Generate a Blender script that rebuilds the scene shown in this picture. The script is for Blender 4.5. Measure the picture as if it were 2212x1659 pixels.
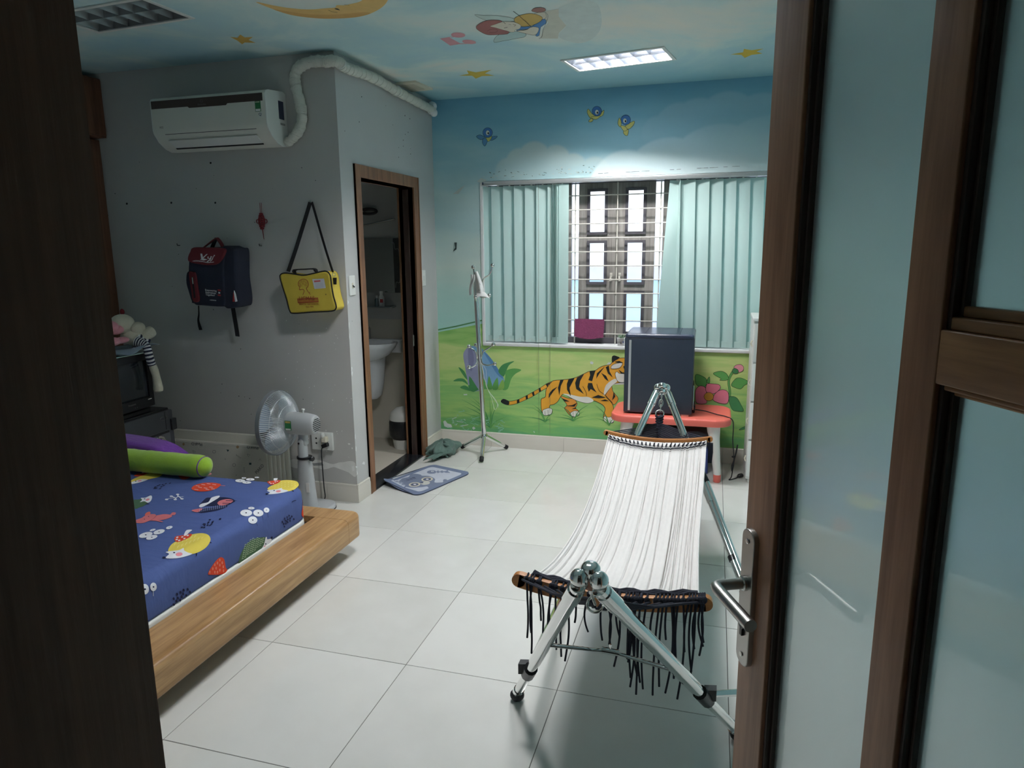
import bpy, bmesh, math, random
from mathutils import Vector, Matrix
from mathutils.geometry import tessellate_polygon

# ------------------------------------------------------------------ scene, camera, light, exposure
for o in list(bpy.data.objects):
    bpy.data.objects.remove(o)
SC = bpy.context.scene
COL = SC.collection
random.seed(7)
W, H, F = 2212.0, 1659.0, 1499.22          # photograph size and focal length in its pixels
YAW, PITCH, ROLL = -0.282624, -0.193579, -0.0096485
CAM = Vector((1.68626, -1.62453, 1.58576))
_fw = Vector((math.sin(YAW) * math.cos(PITCH), math.cos(YAW) * math.cos(PITCH), math.sin(PITCH)))
_r0 = Vector((math.cos(YAW), -math.sin(YAW), 0.0))
_u0 = _r0.cross(_fw)
_rt = math.cos(ROLL) * _r0 + math.sin(ROLL) * _u0
_up = -math.sin(ROLL) * _r0 + math.cos(ROLL) * _u0
cd = bpy.data.cameras.new('camera')
cd.sensor_fit = 'HORIZONTAL'; cd.sensor_width = 36.0; cd.lens = 36.0 * F / W
cd.clip_start = 0.02; cd.clip_end = 100
cam = bpy.data.objects.new('camera', cd); COL.objects.link(cam)
cam.matrix_world = Matrix(((_rt.x, _up.x, -_fw.x, CAM.x), (_rt.y, _up.y, -_fw.y, CAM.y), (_rt.z, _up.z, -_fw.z, CAM.z), (0, 0, 0, 1)))
SC.camera = cam
wd = bpy.data.worlds.new('overcast_sky'); SC.world = wd; wd.use_nodes = True
_bg = wd.node_tree.nodes['Background']
_bg.inputs[0].default_value = (0.86, 0.93, 1.0, 1); _bg.inputs[1].default_value = 1.9
SC.view_settings.view_transform = 'Standard'; SC.view_settings.look = 'None'
SC.view_settings.gamma = 1.0; SC.view_settings.use_curve_mapping = False
SC.view_settings.exposure = 0.58
LAMP_POWER = 330.0                           # radiance of the fluorescent tubes of the lit troffers

# ------------------------------------------------------------------ measuring helpers
def ray(u, v):
    return _rt * ((u - W / 2) / F) + _up * ((H / 2 - v) / F) + _fw
def on(ax, val, u, v):
    d = ray(u, v); i = 'xyz'.index(ax)
    return CAM + d * ((val - CAM[i]) / d[i])
def pix(x, y, z):
    c = Vector((x, y, z)) - CAM; k = c.dot(_fw)
    return (W / 2 + F * c.dot(_rt) / k, H / 2 - F * c.dot(_up) / k)
def onp(P0, n, u, v):
    d = ray(u, v); return CAM + d * (n.dot(P0 - CAM) / n.dot(d))

# ------------------------------------------------------------------ colours and materials
def lin(c):
    c = c / 255.0
    return c / 12.92 if c <= 0.04045 else ((c + 0.055) / 1.055) ** 2.4
def C(*a):
    if len(a) == 1: a = a[0]
    return (lin(a[0]), lin(a[1]), lin(a[2]), 1.0)
MATS = {}
def nd(nt, typ, **kw):
    n = nt.nodes.new(typ)
    for k, v in kw.items():
        if k.startswith('i_'):
            n.inputs[int(k[2:]) if k[2:].isdigit() else k[2:]].default_value = v
        else: setattr(n, k, v)
    return n
def base(name):
    m = bpy.data.materials.new(name); m.use_nodes = True; MATS[name] = m
    return m, m.node_tree, m.node_tree.nodes['Principled BSDF']
def mat(name, col, rough=0.5, metal=0.0, var=0.12, scale=8.0, bump=0.0, bscale=200.0, spec=0.5, sheen=0.0, stretch=None, emit=0.0):
    m, nt, p = base(name)
    c = C(col)
    p.inputs['Roughness'].default_value = rough; p.inputs['Metallic'].default_value = metal
    p.inputs['Specular IOR Level'].default_value = spec
    if sheen: p.inputs['Sheen Weight'].default_value = sheen
    tc = nd(nt, 'ShaderNodeTexCoord'); src = tc.outputs['Object']
    if stretch:
        mp = nd(nt, 'ShaderNodeMapping'); mp.inputs['Scale'].default_value = stretch
        nt.links.new(src, mp.inputs[0]); src = mp.outputs[0]
    nz = nd(nt, 'ShaderNodeTexNoise'); nz.inputs['Scale'].default_value = scale; nz.inputs['Detail'].default_value = 4
    nt.links.new(src, nz.inputs['Vector'])
    mx = nd(nt, 'ShaderNodeMix', data_type='RGBA')
    mx.inputs[6].default_value = tuple(x * (1 - var) for x in c[:3]) + (1,)
    mx.inputs[7].default_value = tuple(min(1, x * (1 + var)) for x in c[:3]) + (1,)
    nt.links.new(nz.outputs[0], mx.inputs[0]); nt.links.new(mx.outputs[2], p.inputs['Base Color'])
    if bump:
        nb = nd(nt, 'ShaderNodeTexNoise'); nb.inputs['Scale'].default_value = bscale; nb.inputs['Detail'].default_value = 3
        nt.links.new(src, nb.inputs['Vector'])
        b = nd(nt, 'ShaderNodeBump'); b.inputs['Strength'].default_value = bump; b.inputs['Distance'].default_value = 0.01
        nt.links.new(nb.outputs[0], b.inputs['Height']); nt.links.new(b.outputs[0], p.inputs['Normal'])
    if emit:
        p.inputs['Emission Color'].default_value = c; p.inputs['Emission Strength'].default_value = emit
    return m
def wood(name, c1, c2, axis='y', rough=0.4, scale=1.0, spec=0.5, bump=0.15):
    """grain runs along one axis of the object"""
    m, nt, p = base(name)
    tc = nd(nt, 'ShaderNodeTexCoord'); mp = nd(nt, 'ShaderNodeMapping')
    s = [22 * scale] * 3; s['xyz'.index(axis)] = 1.3 * scale
    mp.inputs['Scale'].default_value = s
    nt.links.new(tc.outputs['Object'], mp.inputs[0])
    n1 = nd(nt, 'ShaderNodeTexNoise'); n1.inputs['Scale'].default_value = 1.6; n1.inputs['Detail'].default_value = 6; n1.inputs['Distortion'].default_value = 0.8
    n2 = nd(nt, 'ShaderNodeTexNoise'); n2.inputs['Scale'].default_value = 9.0; n2.inputs['Detail'].default_value = 3
    nt.links.new(mp.outputs[0], n1.inputs['Vector']); nt.links.new(mp.outputs[0], n2.inputs['Vector'])
    ad = nd(nt, 'ShaderNodeMath', operation='MULTIPLY_ADD'); ad.inputs[1].default_value = 0.35
    nt.links.new(n2.outputs[0], ad.inputs[0]); nt.links.new(n1.outputs[0], ad.inputs[2])
    r = nd(nt, 'ShaderNodeValToRGB'); r.color_ramp.elements[0].position = 0.45; r.color_ramp.elements[1].position = 0.85
    r.color_ramp.elements[0].color = C(c1); r.color_ramp.elements[1].color = C(c2)
    nt.links.new(ad.outputs[0], r.inputs[0]); nt.links.new(r.outputs[0], p.inputs['Base Color'])
    p.inputs['Roughness'].default_value = rough; p.inputs['Specular IOR Level'].default_value = spec
    if bump:
        b = nd(nt, 'ShaderNodeBump'); b.inputs['Strength'].default_value = bump; b.inputs['Distance'].default_value = 0.002
        nt.links.new(n2.outputs[0], b.inputs['Height']); nt.links.new(b.outputs[0], p.inputs['Normal'])
    return m
def painted(name, rough=0.7, spec=0.3, bump=0.0):
    """flat paint or print: colour (and cover) come from the drawn shapes themselves"""
    m, nt, p = base(name)
    a = nd(nt, 'ShaderNodeAttribute', attribute_name='Col')
    nz = nd(nt, 'ShaderNodeTexNoise'); nz.inputs['Scale'].default_value = 18; nz.inputs['Detail'].default_value = 3
    tc = nd(nt, 'ShaderNodeTexCoord'); nt.links.new(tc.outputs['Object'], nz.inputs['Vector'])
    mr = nd(nt, 'ShaderNodeMapRange'); mr.inputs[3].default_value = 0.88; mr.inputs[4].default_value = 1.12
    nt.links.new(nz.outputs[0], mr.inputs[0])
    mx = nd(nt, 'ShaderNodeVectorMath', operation='SCALE')
    nt.links.new(a.outputs['Color'], mx.inputs[0]); nt.links.new(mr.outputs[0], mx.inputs['Scale'])
    nt.links.new(mx.outputs[0], p.inputs['Base Color']); nt.links.new(a.outputs['Alpha'], p.inputs['Alpha'])
    p.inputs['Roughness'].default_value = rough; p.inputs['Specular IOR Level'].default_value = spec
    return m

# ------------------------------------------------------------------ objects
WM = {}
def tag(o, label=None, cat=None, group=None, kind=None):
    if label: o['label'] = label
    if cat: o['category'] = cat
    if group: o['group'] = group
    if kind: o['kind'] = kind
    return o
def thing(name, label, cat, loc=(0, 0, 0), rz=0.0, group=None, kind=None):
    o = bpy.data.objects.new(name, None); COL.objects.link(o); o.empty_display_size = 0.05
    o.location = loc; o.rotation_euler = (0, 0, rz)
    WM[o] = Matrix.Translation(Vector(loc)) @ Matrix.Rotation(rz, 4, 'Z')
    return tag(o, label, cat, group, kind)
def wmat(o): return WM.get(o, Matrix.Identity(4))

def smooth_loop(pts, n=6, closed=True):
    """Catmull-Rom through the points"""
    P = [Vector(p) for p in pts]; N = len(P); out = []
    rng = range(N if closed else N - 1)
    for i in rng:
        if closed: a, b, c, d = P[i - 1], P[i], P[(i + 1) % N], P[(i + 2) % N]
        else: a, b, c, d = P[max(i - 1, 0)], P[i], P[i + 1], P[min(i + 2, N - 1)]
        for k in range(n):
            t = k / n
            out.append(0.5 * ((2 * b) + (c - a) * t + (2 * a - 5 * b + 4 * c - d) * t * t + (3 * b - a - 3 * c + d) * t ** 3))
    if not closed: out.append(P[-1].copy())
    return out
def frames(pts, closed=False):
    """parallel-transport frames along a path"""
    P = [Vector(p) for p in pts]; N = len(P); T = []
    for i in range(N):
        if closed: t = P[(i + 1) % N] - P[i - 1]
        else: t = P[min(i + 1, N - 1)] - P[max(i - 1, 0)]
        T.append(t.normalized() if t.length > 1e-9 else Vector((0, 0, 1)))
    ref = Vector((0, 0, 1)) if abs(T[0].z) < 0.9 else Vector((1, 0, 0))
    a = T[0].cross(ref).normalized(); out = []
    for i in range(N):
        a = (a - T[i] * a.dot(T[i]))
        a = a.normalized() if a.length > 1e-9 else T[i].orthogonal().normalized()
        out.append((P[i], a, T[i].cross(a)))
    return out

class MB:
    """collects shapes for ONE mesh"""
    def __init__(s): s.v = []; s.f = []; s.c = []; s.col = None
    def add(s, vs, fs):
        o = len(s.v); s.v += [Vector(p) for p in vs]; s.f += [tuple(i + o for i in f) for f in fs]
        s.c += [s.col] * len(fs); return s
    def color(s, *a): s.col = C(*a); return s
    def box(s, x0, x1, y0, y1, z0, z1):
        return s.add([(x, y, z) for z in (z0, z1) for y in (y0, y1) for x in (x0, x1)],
                     [(0, 2, 3, 1), (4, 5, 7, 6), (0, 1, 5, 4), (2, 6, 7, 3), (0, 4, 6, 2), (1, 3, 7, 5)])
    def obox(s, c, ax, ay, az):
        """box from centre and three half-vectors"""
        c, ax, ay, az = map(Vector, (c, ax, ay, az))
        return s.add([c + ax * i + ay * j + az * k for k in (-1, 1) for j in (-1, 1) for i in (-1, 1)],
                     [(0, 2, 3, 1), (4, 5, 7, 6), (0, 1, 5, 4), (2, 6, 7, 3), (0, 4, 6, 2), (1, 3, 7, 5)])
    def tube(s, pts, r, n=10, closed=False, caps=True, flat=1.0):
        fr = frames(pts, closed); N = len(fr); vs = []; fs = []
        for i, (p, a, b) in enumerate(fr):
            ri = r[i] if isinstance(r, (list, tuple)) else r
            for k in range(n):
                t = 2 * math.pi * k / n
                vs.append(p + a * (math.cos(t) * ri) + b * (math.sin(t) * ri * flat))
        for i in range(N if closed else N - 1):
            j = (i + 1) % N
            for k in range(n):
                l = (k + 1) % n
                fs.append((i * n + k, i * n + l, j * n + l, j * n + k))
        if caps and not closed:
            fs.append(tuple(range(n - 1, -1, -1))); fs.append(tuple((N - 1) * n + k for k in range(n)))
        return s.add(vs, fs)
    def strap(s, pts, w, t, wdir):
        """flat band of width w and thickness t"""
        P = [Vector(p) for p in pts]; N = len(P); wd_ = Vector(wdir).normalized(); vs = []; fs = []
        for i in range(N):
            T = (P[min(i + 1, N - 1)] - P[max(i - 1, 0)]).normalized()
            a = (wd_ - T * wd_.dot(T)).normalized(); b = T.cross(a)
            wi = w[i] if isinstance(w, (list, tuple)) else w
            for (x, y) in ((-1, -1), (1, -1), (1, 1), (-1, 1)): vs.append(P[i] + a * (x * wi / 2) + b * (y * t / 2))
        for i in range(N - 1):
            for k in range(4): fs.append((i * 4 + k, i * 4 + (k + 1) % 4, i * 4 + 4 + (k + 1) % 4, i * 4 + 4 + k))
        fs.append((3, 2, 1, 0)); fs.append(tuple((N - 1) * 4 + k for k in range(4)))
        return s.add(vs, fs)
    def lathe(s, prof, c=(0, 0, 0), ax=(0, 0, 1), n=24, closed=False, ref=None, sx=1.0, sy=1.0):
        """profile of (radius, height) turned round an axis"""
        c, ax = Vector(c), Vector(ax).normalized()
        a = (Vector(ref) if ref else ax.orthogonal()); a = (a - ax * a.dot(ax)).normalized(); b = ax.cross(a); vs = []; fs = []
        for (r, h) in prof:
            for k in range(n):
                t = 2 * math.pi * k / n
                vs.append(c + ax * h + (a * math.cos(t) * sx + b * math.sin(t) * sy) * r)
        for i in range(len(prof) - 1):
            for k in range(n):
                l = (k + 1) % n
                fs.append((i * n + k, i * n + l, i * n + n + l, i * n + n + k))
        if not closed:
            fs.append(tuple(range(n - 1, -1, -1))); fs.append(tuple((len(prof) - 1) * n + k for k in range(n)))
        return s.add(vs, fs)
    def ball(s, c, rx, ry=None, rz=None, nu=14, nv=9, rot=None):
        ry = ry or rx; rz = rz or rx; c = Vector(c); vs = [Vector((0, 0, -1))]; fs = []
        for j in range(1, nv):
            p = -math.pi / 2 + math.pi * j / nv
            for k in range(nu):
                t = 2 * math.pi * k / nu
                vs.append(Vector((math.cos(p) * math.cos(t), math.cos(p) * math.sin(t), math.sin(p))))
        vs.append(Vector((0, 0, 1)))
        for k in range(nu):
            l = (k + 1) % nu
            fs.append((0, 1 + l, 1 + k))
            for j in range(nv - 2): fs.append((1 + j * nu + k, 1 + j * nu + l, 1 + (j + 1) * nu + l, 1 + (j + 1) * nu + k))
            fs.append((1 + (nv - 2) * nu + k, 1 + (nv - 2) * nu + l, len(vs) - 1))
        out = []
        for p in vs:
            q = Vector((p.x * rx, p.y * ry, p.z * rz))
            if rot is not None: q = rot @ q
            out.append(c + q)
        return s.add(out, fs)
    def slab(s, x0, x1, y0, y1, z0, z1, rc=0.02, re=0.01, nc=5, ne=3, rb=None):
        """box with rounded upright corners (rc) and rounded top and bottom edges (re, rb)"""
        rb = re if rb is None else rb
        rings = []
        def ring(ins, z):
            r = max(rc - ins, 1e-4); pts = []
            for (cx, cy, a0) in ((x1 - rc, y1 - rc, 0), (x0 + rc, y1 - rc, 90), (x0 + rc, y0 + rc, 180), (x1 - rc, y0 + rc, 270)):
                for k in range(nc + 1):
                    t = math.radians(a0 + 90 * k / nc)
                    if rc >= ins: px, py = cx + r * math.cos(t), cy + r * math.sin(t)
                    else:
                        d = ins - rc
                        px = cx - d * (1 if cx > (x0 + x1) / 2 else -1); py = cy - d * (1 if cy > (y0 + y1) / 2 else -1)
                    pts.append(Vector((px, py, z)))
            rings.append(pts)
        for k in range(ne + 1):
            t = math.pi / 2 * k / ne; ring(rb * (1 - math.sin(t)), z0 + rb * (1 - math.cos(t)))
        for k in range(ne + 1):
            t = math.pi / 2 * k / ne; ring(re * (1 - math.cos(t)), z1 - re * (1 - math.sin(t)))
        n = len(rings[0]); vs = [p for r in rings for p in r]; fs = []
        for i in range(len(rings) - 1):
            for k in range(n):
                l = (k + 1) % n; fs.append((i * n + k, i * n + l, i * n + n + l, i * n + n + k))
        fs.append(tuple(range(n - 1, -1, -1))); fs.append(tuple((len(rings) - 1) * n + k for k in range(n)))
        return s.add(vs, fs)
    def prism(s, poly, d, inset=0.0, steps=3):
        """closed outline (3-D points in one plane) pushed along vector d; front edge rounded by inset"""
        P = [Vector(p) for p in poly]; N = len(P); d = Vector(d); cen = sum(P, Vector()) / N
        rings = []
        dep = d.length; dn = d.normalized()
        if inset:
            for k in range(steps + 1):
                t = math.pi / 2 * k / steps; ins = inset * (1 - math.sin(t)); off = inset * (1 - math.cos(t))
                R = []
                for i in range(N):
                    e = (P[(i + 1) % N] - P[i - 1]).normalized(); nrm = e.cross(dn).normalized()
                    if nrm.dot(cen - P[i]) < 0 and False: nrm = -nrm
                    R.append(P[i] + nrm * ins * s._ori(P, dn) + dn * off)
                rings.append(R)
        else: rings.append(P)
        rings.append([p + d for p in P])
        vs = [p for r in rings for p in r]; fs = []
        for i in range(len(rings) - 1):
            for k in range(N):
                l = (k + 1) % N; fs.append((i * N + k, i * N + l, i * N + N + l, i * N + N + k))
        for R, off in ((rings[0], 0), (rings[-1], (len(rings) - 1) * N)):
            for t in tessellate_polygon([R]): fs.append(tuple(off + i for i in t))
        return s.add(vs, fs)
    @staticmethod
    def _ori(P, dn):
        a = Vector()
        for i in range(len(P)): a += P[i - 1].cross(P[i])
        return 1.0 if a.dot(dn) < 0 else -1.0
    def surf(s, fn, nu, nv, cu=False):
        vs = [fn(i / nu, j / nv) for j in range(nv + 1) for i in range(nu + 1)]
        fs = [(j * (nu + 1) + i, j * (nu + 1) + i + 1, (j + 1) * (nu + 1) + i + 1, (j + 1) * (nu + 1) + i) for j in range(nv) for i in range(nu)]
        return s.add(vs, fs)
    def sheet(s, fn, nu, nv, th):
        """surface with real thickness"""
        g = [[Vector(fn(i / nu, j / nv)) for i in range(nu + 1)] for j in range(nv + 1)]
        nr = [[None] * (nu + 1) for _ in range(nv + 1)]
        for j in range(nv + 1):
            for i in range(nu + 1):
                a = g[j][min(i + 1, nu)] - g[j][max(i - 1, 0)]; b = g[min(j + 1, nv)][i] - g[max(j - 1, 0)][i]
                q = a.cross(b); nr[j][i] = q.normalized() if q.length > 1e-12 else Vector((0, 0, 1))
        m = nu + 1; K = m * (nv + 1)
        vs = [g[j][i] for j in range(nv + 1) for i in range(m)] + [g[j][i] - nr[j][i] * th for j in range(nv + 1) for i in range(m)]
        fs = []
        for j in range(nv):
            for i in range(nu):
                q = (j * m + i, j * m + i + 1, (j + 1) * m + i + 1, (j + 1) * m + i)
                fs.append(q); fs.append(tuple(K + x for x in reversed(q)))
        rim = [i for i in range(m)] + [j * m + nu for j in range(1, nv + 1)] + [nv * m + i for i in range(nu - 1, -1, -1)] + [j * m for j in range(nv - 1, 0, -1)]
        for k in range(len(rim)):
            a, b = rim[k], rim[(k + 1) % len(rim)]; fs.append((b, a, a + K, b + K))
        return s.add(vs, fs)
    def mesh(s, name, m, inv, angle=40):
        me = bpy.data.meshes.new(name)
        me.from_pydata([tuple(inv @ p) for p in s.v], [], s.f)
        if any(c is not None for c in s.c):
            at = me.color_attributes.new('Col', 'FLOAT_COLOR', 'CORNER'); d = []
            for p in me.polygons:
                c = s.c[p.index] or (1, 1, 1, 1)
                for _ in range(p.loop_total): d += list(c)
            at.data.foreach_set('color', d)
        me.materials.append(MATS[m] if isinstance(m, str) else m)
        if angle:
            me.polygons.foreach_set('use_smooth', [True] * len(me.polygons))
            me.set_sharp_from_angle(angle=math.radians(angle))
        me.update(); return me
    def part(s, name, m, parent=None, label=None, angle=40, kind=None):
        inv = wmat(parent).inverted() if parent else Matrix.Identity(4)
        o = bpy.data.objects.new(name, s.mesh(name, m, inv, angle)); COL.objects.link(o)
        if parent: o.parent = parent; WM[o] = wmat(parent)
        if label: o['label'] = label
        if kind: o['kind'] = kind
        return o
    def solo(s, name, m, label, cat, group=None, kind=None, angle=40):
        """a thing that is one mesh; its origin goes to the centre of its foot"""
        lo = Vector((min(p.x for p in s.v), min(p.y for p in s.v), min(p.z for p in s.v)))
        hi = Vector((max(p.x for p in s.v), max(p.y for p in s.v), max(p.z for p in s.v)))
        loc = Vector(((lo.x + hi.x) / 2, (lo.y + hi.y) / 2, lo.z))
        inv = Matrix.Translation(-loc)
        o = bpy.data.objects.new(name, s.mesh(name, m, inv, angle)); COL.objects.link(o); o.location = loc
        WM[o] = Matrix.Translation(loc)
        return tag(o, label, cat, group, kind)
def struct(name, mb, m, label=None, parent=None, angle=40):
    o = mb.part(name, m, parent, angle=angle); WM[o] = Matrix.Identity(4)
    if not parent: o['kind'] = 'structure'
    if label: o['label'] = label
    return o
def copy_thing(root, loc, label, rz=None):
    r = root.copy(); COL.objects.link(r); r.location = loc; r['label'] = label
    if rz is not None: r.rotation_euler = (0, 0, rz)
    def rec(a, b):
        for ch in [c for c in bpy.data.objects if c.parent == a]:
            k = ch.copy(); COL.objects.link(k); k.parent = b; rec(ch, k)
    rec(root, r); return r
def text(name, s, size, origin, xdir, ydir, m, parent=None, ext=0.0003, align='CENTER', shear=0.0, sx=1.0):
    cu = bpy.data.curves.new(name, 'FONT'); cu.body = s; cu.size = size; cu.extrude = ext; cu.align_x = align; cu.align_y = 'CENTER'
    cu.shear = shear; cu.resolution_u = 3
    cu.materials.append(MATS[m])
    o = bpy.data.objects.new(name, cu); COL.objects.link(o)
    x = Vector(xdir).normalized(); y = Vector(ydir); y = (y - x * y.dot(x)).normalized(); z = x.cross(y); q = Vector(origin)
    mw = Matrix(((x.x * sx, y.x, z.x, q.x), (x.y * sx, y.y, z.y, q.y), (x.z * sx, y.z, z.z, q.z), (0, 0, 0, 1)))
    if parent: o.parent = parent; mw = wmat(parent).inverted() @ mw
    o.matrix_local = mw
    return o

class Draw:
    """a painted or printed picture: flat shapes, later ones over earlier ones, lying on a surface.
    fn(a, b, lift) turns drawing coordinates into a point on the surface"""
    def __init__(s, fn, step=0.00006, lift0=0.0006, sub=None): s.fn = fn; s.t = []; s.k = 0; s.step = step; s.l0 = lift0; s.sub = sub
    def _emit(s, tri, cols):
        L = s.l0 + s.k * s.step
        st = [(tri, cols)]
        while st:
            T, cc = st.pop()
            P = [s.fn(q[0], q[1], L) for q in T]
            if s.sub:
                e = [(P[1] - P[0]).length, (P[2] - P[1]).length, (P[0] - P[2]).length]; m = e.index(max(e))
                if e[m] > s.sub:
                    i, j, k = m, (m + 1) % 3, (m + 2) % 3
                    mid = ((T[i][0] + T[j][0]) / 2, (T[i][1] + T[j][1]) / 2); cm = tuple((a + b) / 2 for a, b in zip(cc[i], cc[j]))
                    st.append(((T[i], mid, T[k]), (cc[i], cm, cc[k]))); st.append(((mid, T[j], T[k]), (cm, cc[j], cc[k]))); continue
            s.t.append((P, cc))
    def poly(s, pts, col, sm=0, alpha=1.0, line=None, lw=1.0):
        P = [(p[0], p[1]) for p in (smooth_loop([(a, b, 0) for a, b in pts], sm) if sm else pts)]
        c = C(col)[:3] + (alpha,)
        for t in tessellate_polygon([[Vector((a, b, 0)) for a, b in P]]): s._emit(tuple(P[i] for i in t), (c, c, c))
        s.k += 1
        if line: s.stroke(P + [P[0]], lw, line)
        return s
    def fade(s, top, bot, col, a0, a1):
        """band between two lines; cover goes from a0 to a1"""
        c0 = C(col)[:3] + (a0,); c1 = C(col)[:3] + (a1,)
        for i in range(len(top) - 1):
            s._emit((top[i], top[i + 1], bot[i + 1]), (c0, c0, c1)); s._emit((top[i], bot[i + 1], bot[i]), (c0, c1, c1))
        s.k += 1; return s
    def stroke(s, pts, w, col, sm=0, taper=False):
        P = [Vector((p[0], p[1], 0)) for p in pts]
        if sm: P = smooth_loop(P, sm, False)
        N = len(P); c = C(col); lf = []; rg = []
        for i in range(N):
            t = P[min(i + 1, N - 1)] - P[max(i - 1, 0)]
            if t.length < 1e-9: t = Vector((1, 0, 0))
            t.normalize(); n = Vector((-t.y, t.x, 0)); wi = w / 2
            if taper: wi *= max(0.05, 1 - i / (N - 1)) if taper == 1 else max(0.05, math.sin(math.pi * i / (N - 1)))
            lf.append((P[i].x + n.x * wi, P[i].y + n.y * wi)); rg.append((P[i].x - n.x * wi, P[i].y - n.y * wi))
        for i in range(N - 1):
            s._emit((lf[i], lf[i + 1], rg[i + 1]), (c, c, c)); s._emit((lf[i], rg[i + 1], rg[i]), (c, c, c))
        s.k += 1; return s
    def oval(s, cx, cy, rx, ry, col, rot=0.0, n=18, line=None, lw=1.0):
        ca, sa = math.cos(rot), math.sin(rot)
        P = [(cx + rx * math.cos(2 * math.pi * i / n) * ca - ry * math.sin(2 * math.pi * i / n) * sa, cy + rx * math.cos(2 * math.pi * i / n) * sa + ry * math.sin(2 * math.pi * i / n) * ca) for i in range(n)]
        return s.poly(P, col, line=line, lw=lw)
    def part(s, name, m, parent=None, label=None, kind=None):
        inv = wmat(parent).inverted() if parent else Matrix.Identity(4)
        me = bpy.data.meshes.new(name); vs = []; fs = []; cl = []
        for P, cc in s.t:
            b = len(vs); vs += [tuple(inv @ p) for p in P]; fs.append((b, b + 1, b + 2))
            for c in cc: cl += list(c)
        me.from_pydata(vs, [], fs)
        at = me.color_attributes.new('Col', 'FLOAT_COLOR', 'CORNER'); at.data.foreach_set('color', cl)
        me.materials.append(MATS[m]); me.update()
        o = bpy.data.objects.new(name, me); COL.objects.link(o)
        if parent: o.parent = parent; WM[o] = wmat(parent)
        if label: o['label'] = label
        if kind: o['kind'] = kind
        return o
def crop(x0, y0, sc):
    """coordinates read off an enlarged piece of the photograph"""
    return lambda *pts: [(x0 + a / sc, y0 + b / sc) for a, b in pts]
# ------------------------------------------------------------------ dimensions of the room
YB = 3.575      # mural wall
YG = 2.145      # grey wall with the air conditioner
XD = -0.44      # wall with the bathroom door
XL, XR = -2.25, 2.5
ZC = 2.69
YF = -1.25      # room side of the entrance wall
WX0, WX1, WZ0, WZ1 = -0.047, 2.08, 0.845, 2.085   # window opening

# ------------------------------------------------------------------ materials
painted('paint'); painted('print_cloth', 0.85, 0.2); painted('print_gloss', 0.35, 0.5)
mat('grey_wall', (194, 193, 190), 0.75, var=0.05, scale=3, bump=0.08, bscale=260)
mat('pale_wall', (192, 193, 192), 0.75, var=0.05, scale=4, bump=0.08, bscale=260)
mat('dark_hall', (150, 142, 132), 0.8)
mat('side_wall', (196, 206, 204), 0.75, var=0.06)
mat('sky_wall', (160, 204, 208), 0.75, var=0.08, scale=1.5)
mat('white_plaster', (228, 230, 230), 0.7, var=0.05)
mat('white_plastic', (226, 228, 224), 0.35, var=0.03)
mat('cream_plastic', (222, 216, 196), 0.45, var=0.05)
mat('black_plastic', (22, 24, 28), 0.35, var=0.1)
mat('black_rubber', (16, 18, 26), 0.6, var=0.1)
mat('granite_black', (30, 32, 38), 0.25, var=0.35, scale=160)
mat('chrome', (232, 233, 232), 0.08, 1.0, var=0.02)
mat('steel', (196, 196, 192), 0.22, 1.0, var=0.04)
mat('brushed_steel', (176, 174, 170), 0.32, 1.0, var=0.05)
mat('navy_cord', (20, 24, 40), 0.85, var=0.2, scale=90, bump=0.4, bscale=500)
mat('tile_skirt', (214, 210, 200), 0.22, var=0.04, scale=5, stretch=(1, 1, 6))
mat('bath_tile', (206, 202, 190), 0.3, var=0.04)
mat('bath_floor', (196, 190, 176), 0.4, var=0.1, scale=12, stretch=(1, 9, 1))
mat('ceramic', (232, 236, 240), 0.12, var=0.02)
mat('mirror', (190, 196, 198), 0.05, 1.0, var=0.0)
mat('grout', (92, 92, 88), 0.9)
wood('oak', (146, 108, 66), (190, 152, 104), 'y', 0.32)
wood('oak_cross', (146, 108, 66), (190, 152, 104), 'y', 0.32)
wood('walnut_v', (132, 90, 64), (172, 126, 96), 'z', 0.42, bump=0.08)
wood('walnut_h', (134, 94, 60), (186, 140, 96), 'x', 0.4, bump=0.08)
wood('walnut_dark', (46, 34, 30), (66, 50, 44), 'z', 0.45)
wood('jamb_brown', (92, 58, 42), (120, 80, 58), 'z', 0.5)
wood('door_brown', (104, 70, 48), (146, 104, 74), 'z', 0.45)
wood('shutter_wood', (118, 114, 110), (160, 156, 150), 'z', 0.5)
mat('shutter_dark', (80, 78, 84), 0.5)
mat('bead_metal', (128, 134, 116), 0.5, 0.3)
mat('off_white_metal', (214, 210, 200), 0.4, var=0.05)

# floor tile: polished porcelain, every tile a shade of its own
m, nt, p = base('floor_tile')
oi = nd(nt, 'ShaderNodeObjectInfo'); tc = nd(nt, 'ShaderNodeTexCoord')
nz = nd(nt, 'ShaderNodeTexNoise'); nz.inputs['Scale'].default_value = 5; nz.inputs['Detail'].default_value = 5
nt.links.new(tc.outputs['Object'], nz.inputs['Vector'])
ad = nd(nt, 'ShaderNodeMath', operation='MULTIPLY_ADD'); ad.inputs[1].default_value = 0.5
nt.links.new(oi.outputs['Random'], ad.inputs[0]); nt.links.new(nz.outputs[0], ad.inputs[2])
rp = nd(nt, 'ShaderNodeValToRGB'); rp.color_ramp.elements[0].position = 0.3; rp.color_ramp.elements[1].position = 1.2
rp.color_ramp.elements[0].color = C(208, 209, 204); rp.color_ramp.elements[1].color = C(220, 221, 217)
nt.links.new(ad.outputs[0], rp.inputs[0]); nt.links.new(rp.outputs[0], p.inputs['Base Color'])
p.inputs['Roughness'].default_value = 0.16

def ramp(nt, stops):
    r = nd(nt, 'ShaderNodeValToRGB'); e = r.color_ramp.elements
    while len(e) < len(stops): e.new(0.5)
    for i, (pos, c) in enumerate(stops): e[i].position = pos; e[i].color = C(c)
    return r
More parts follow.
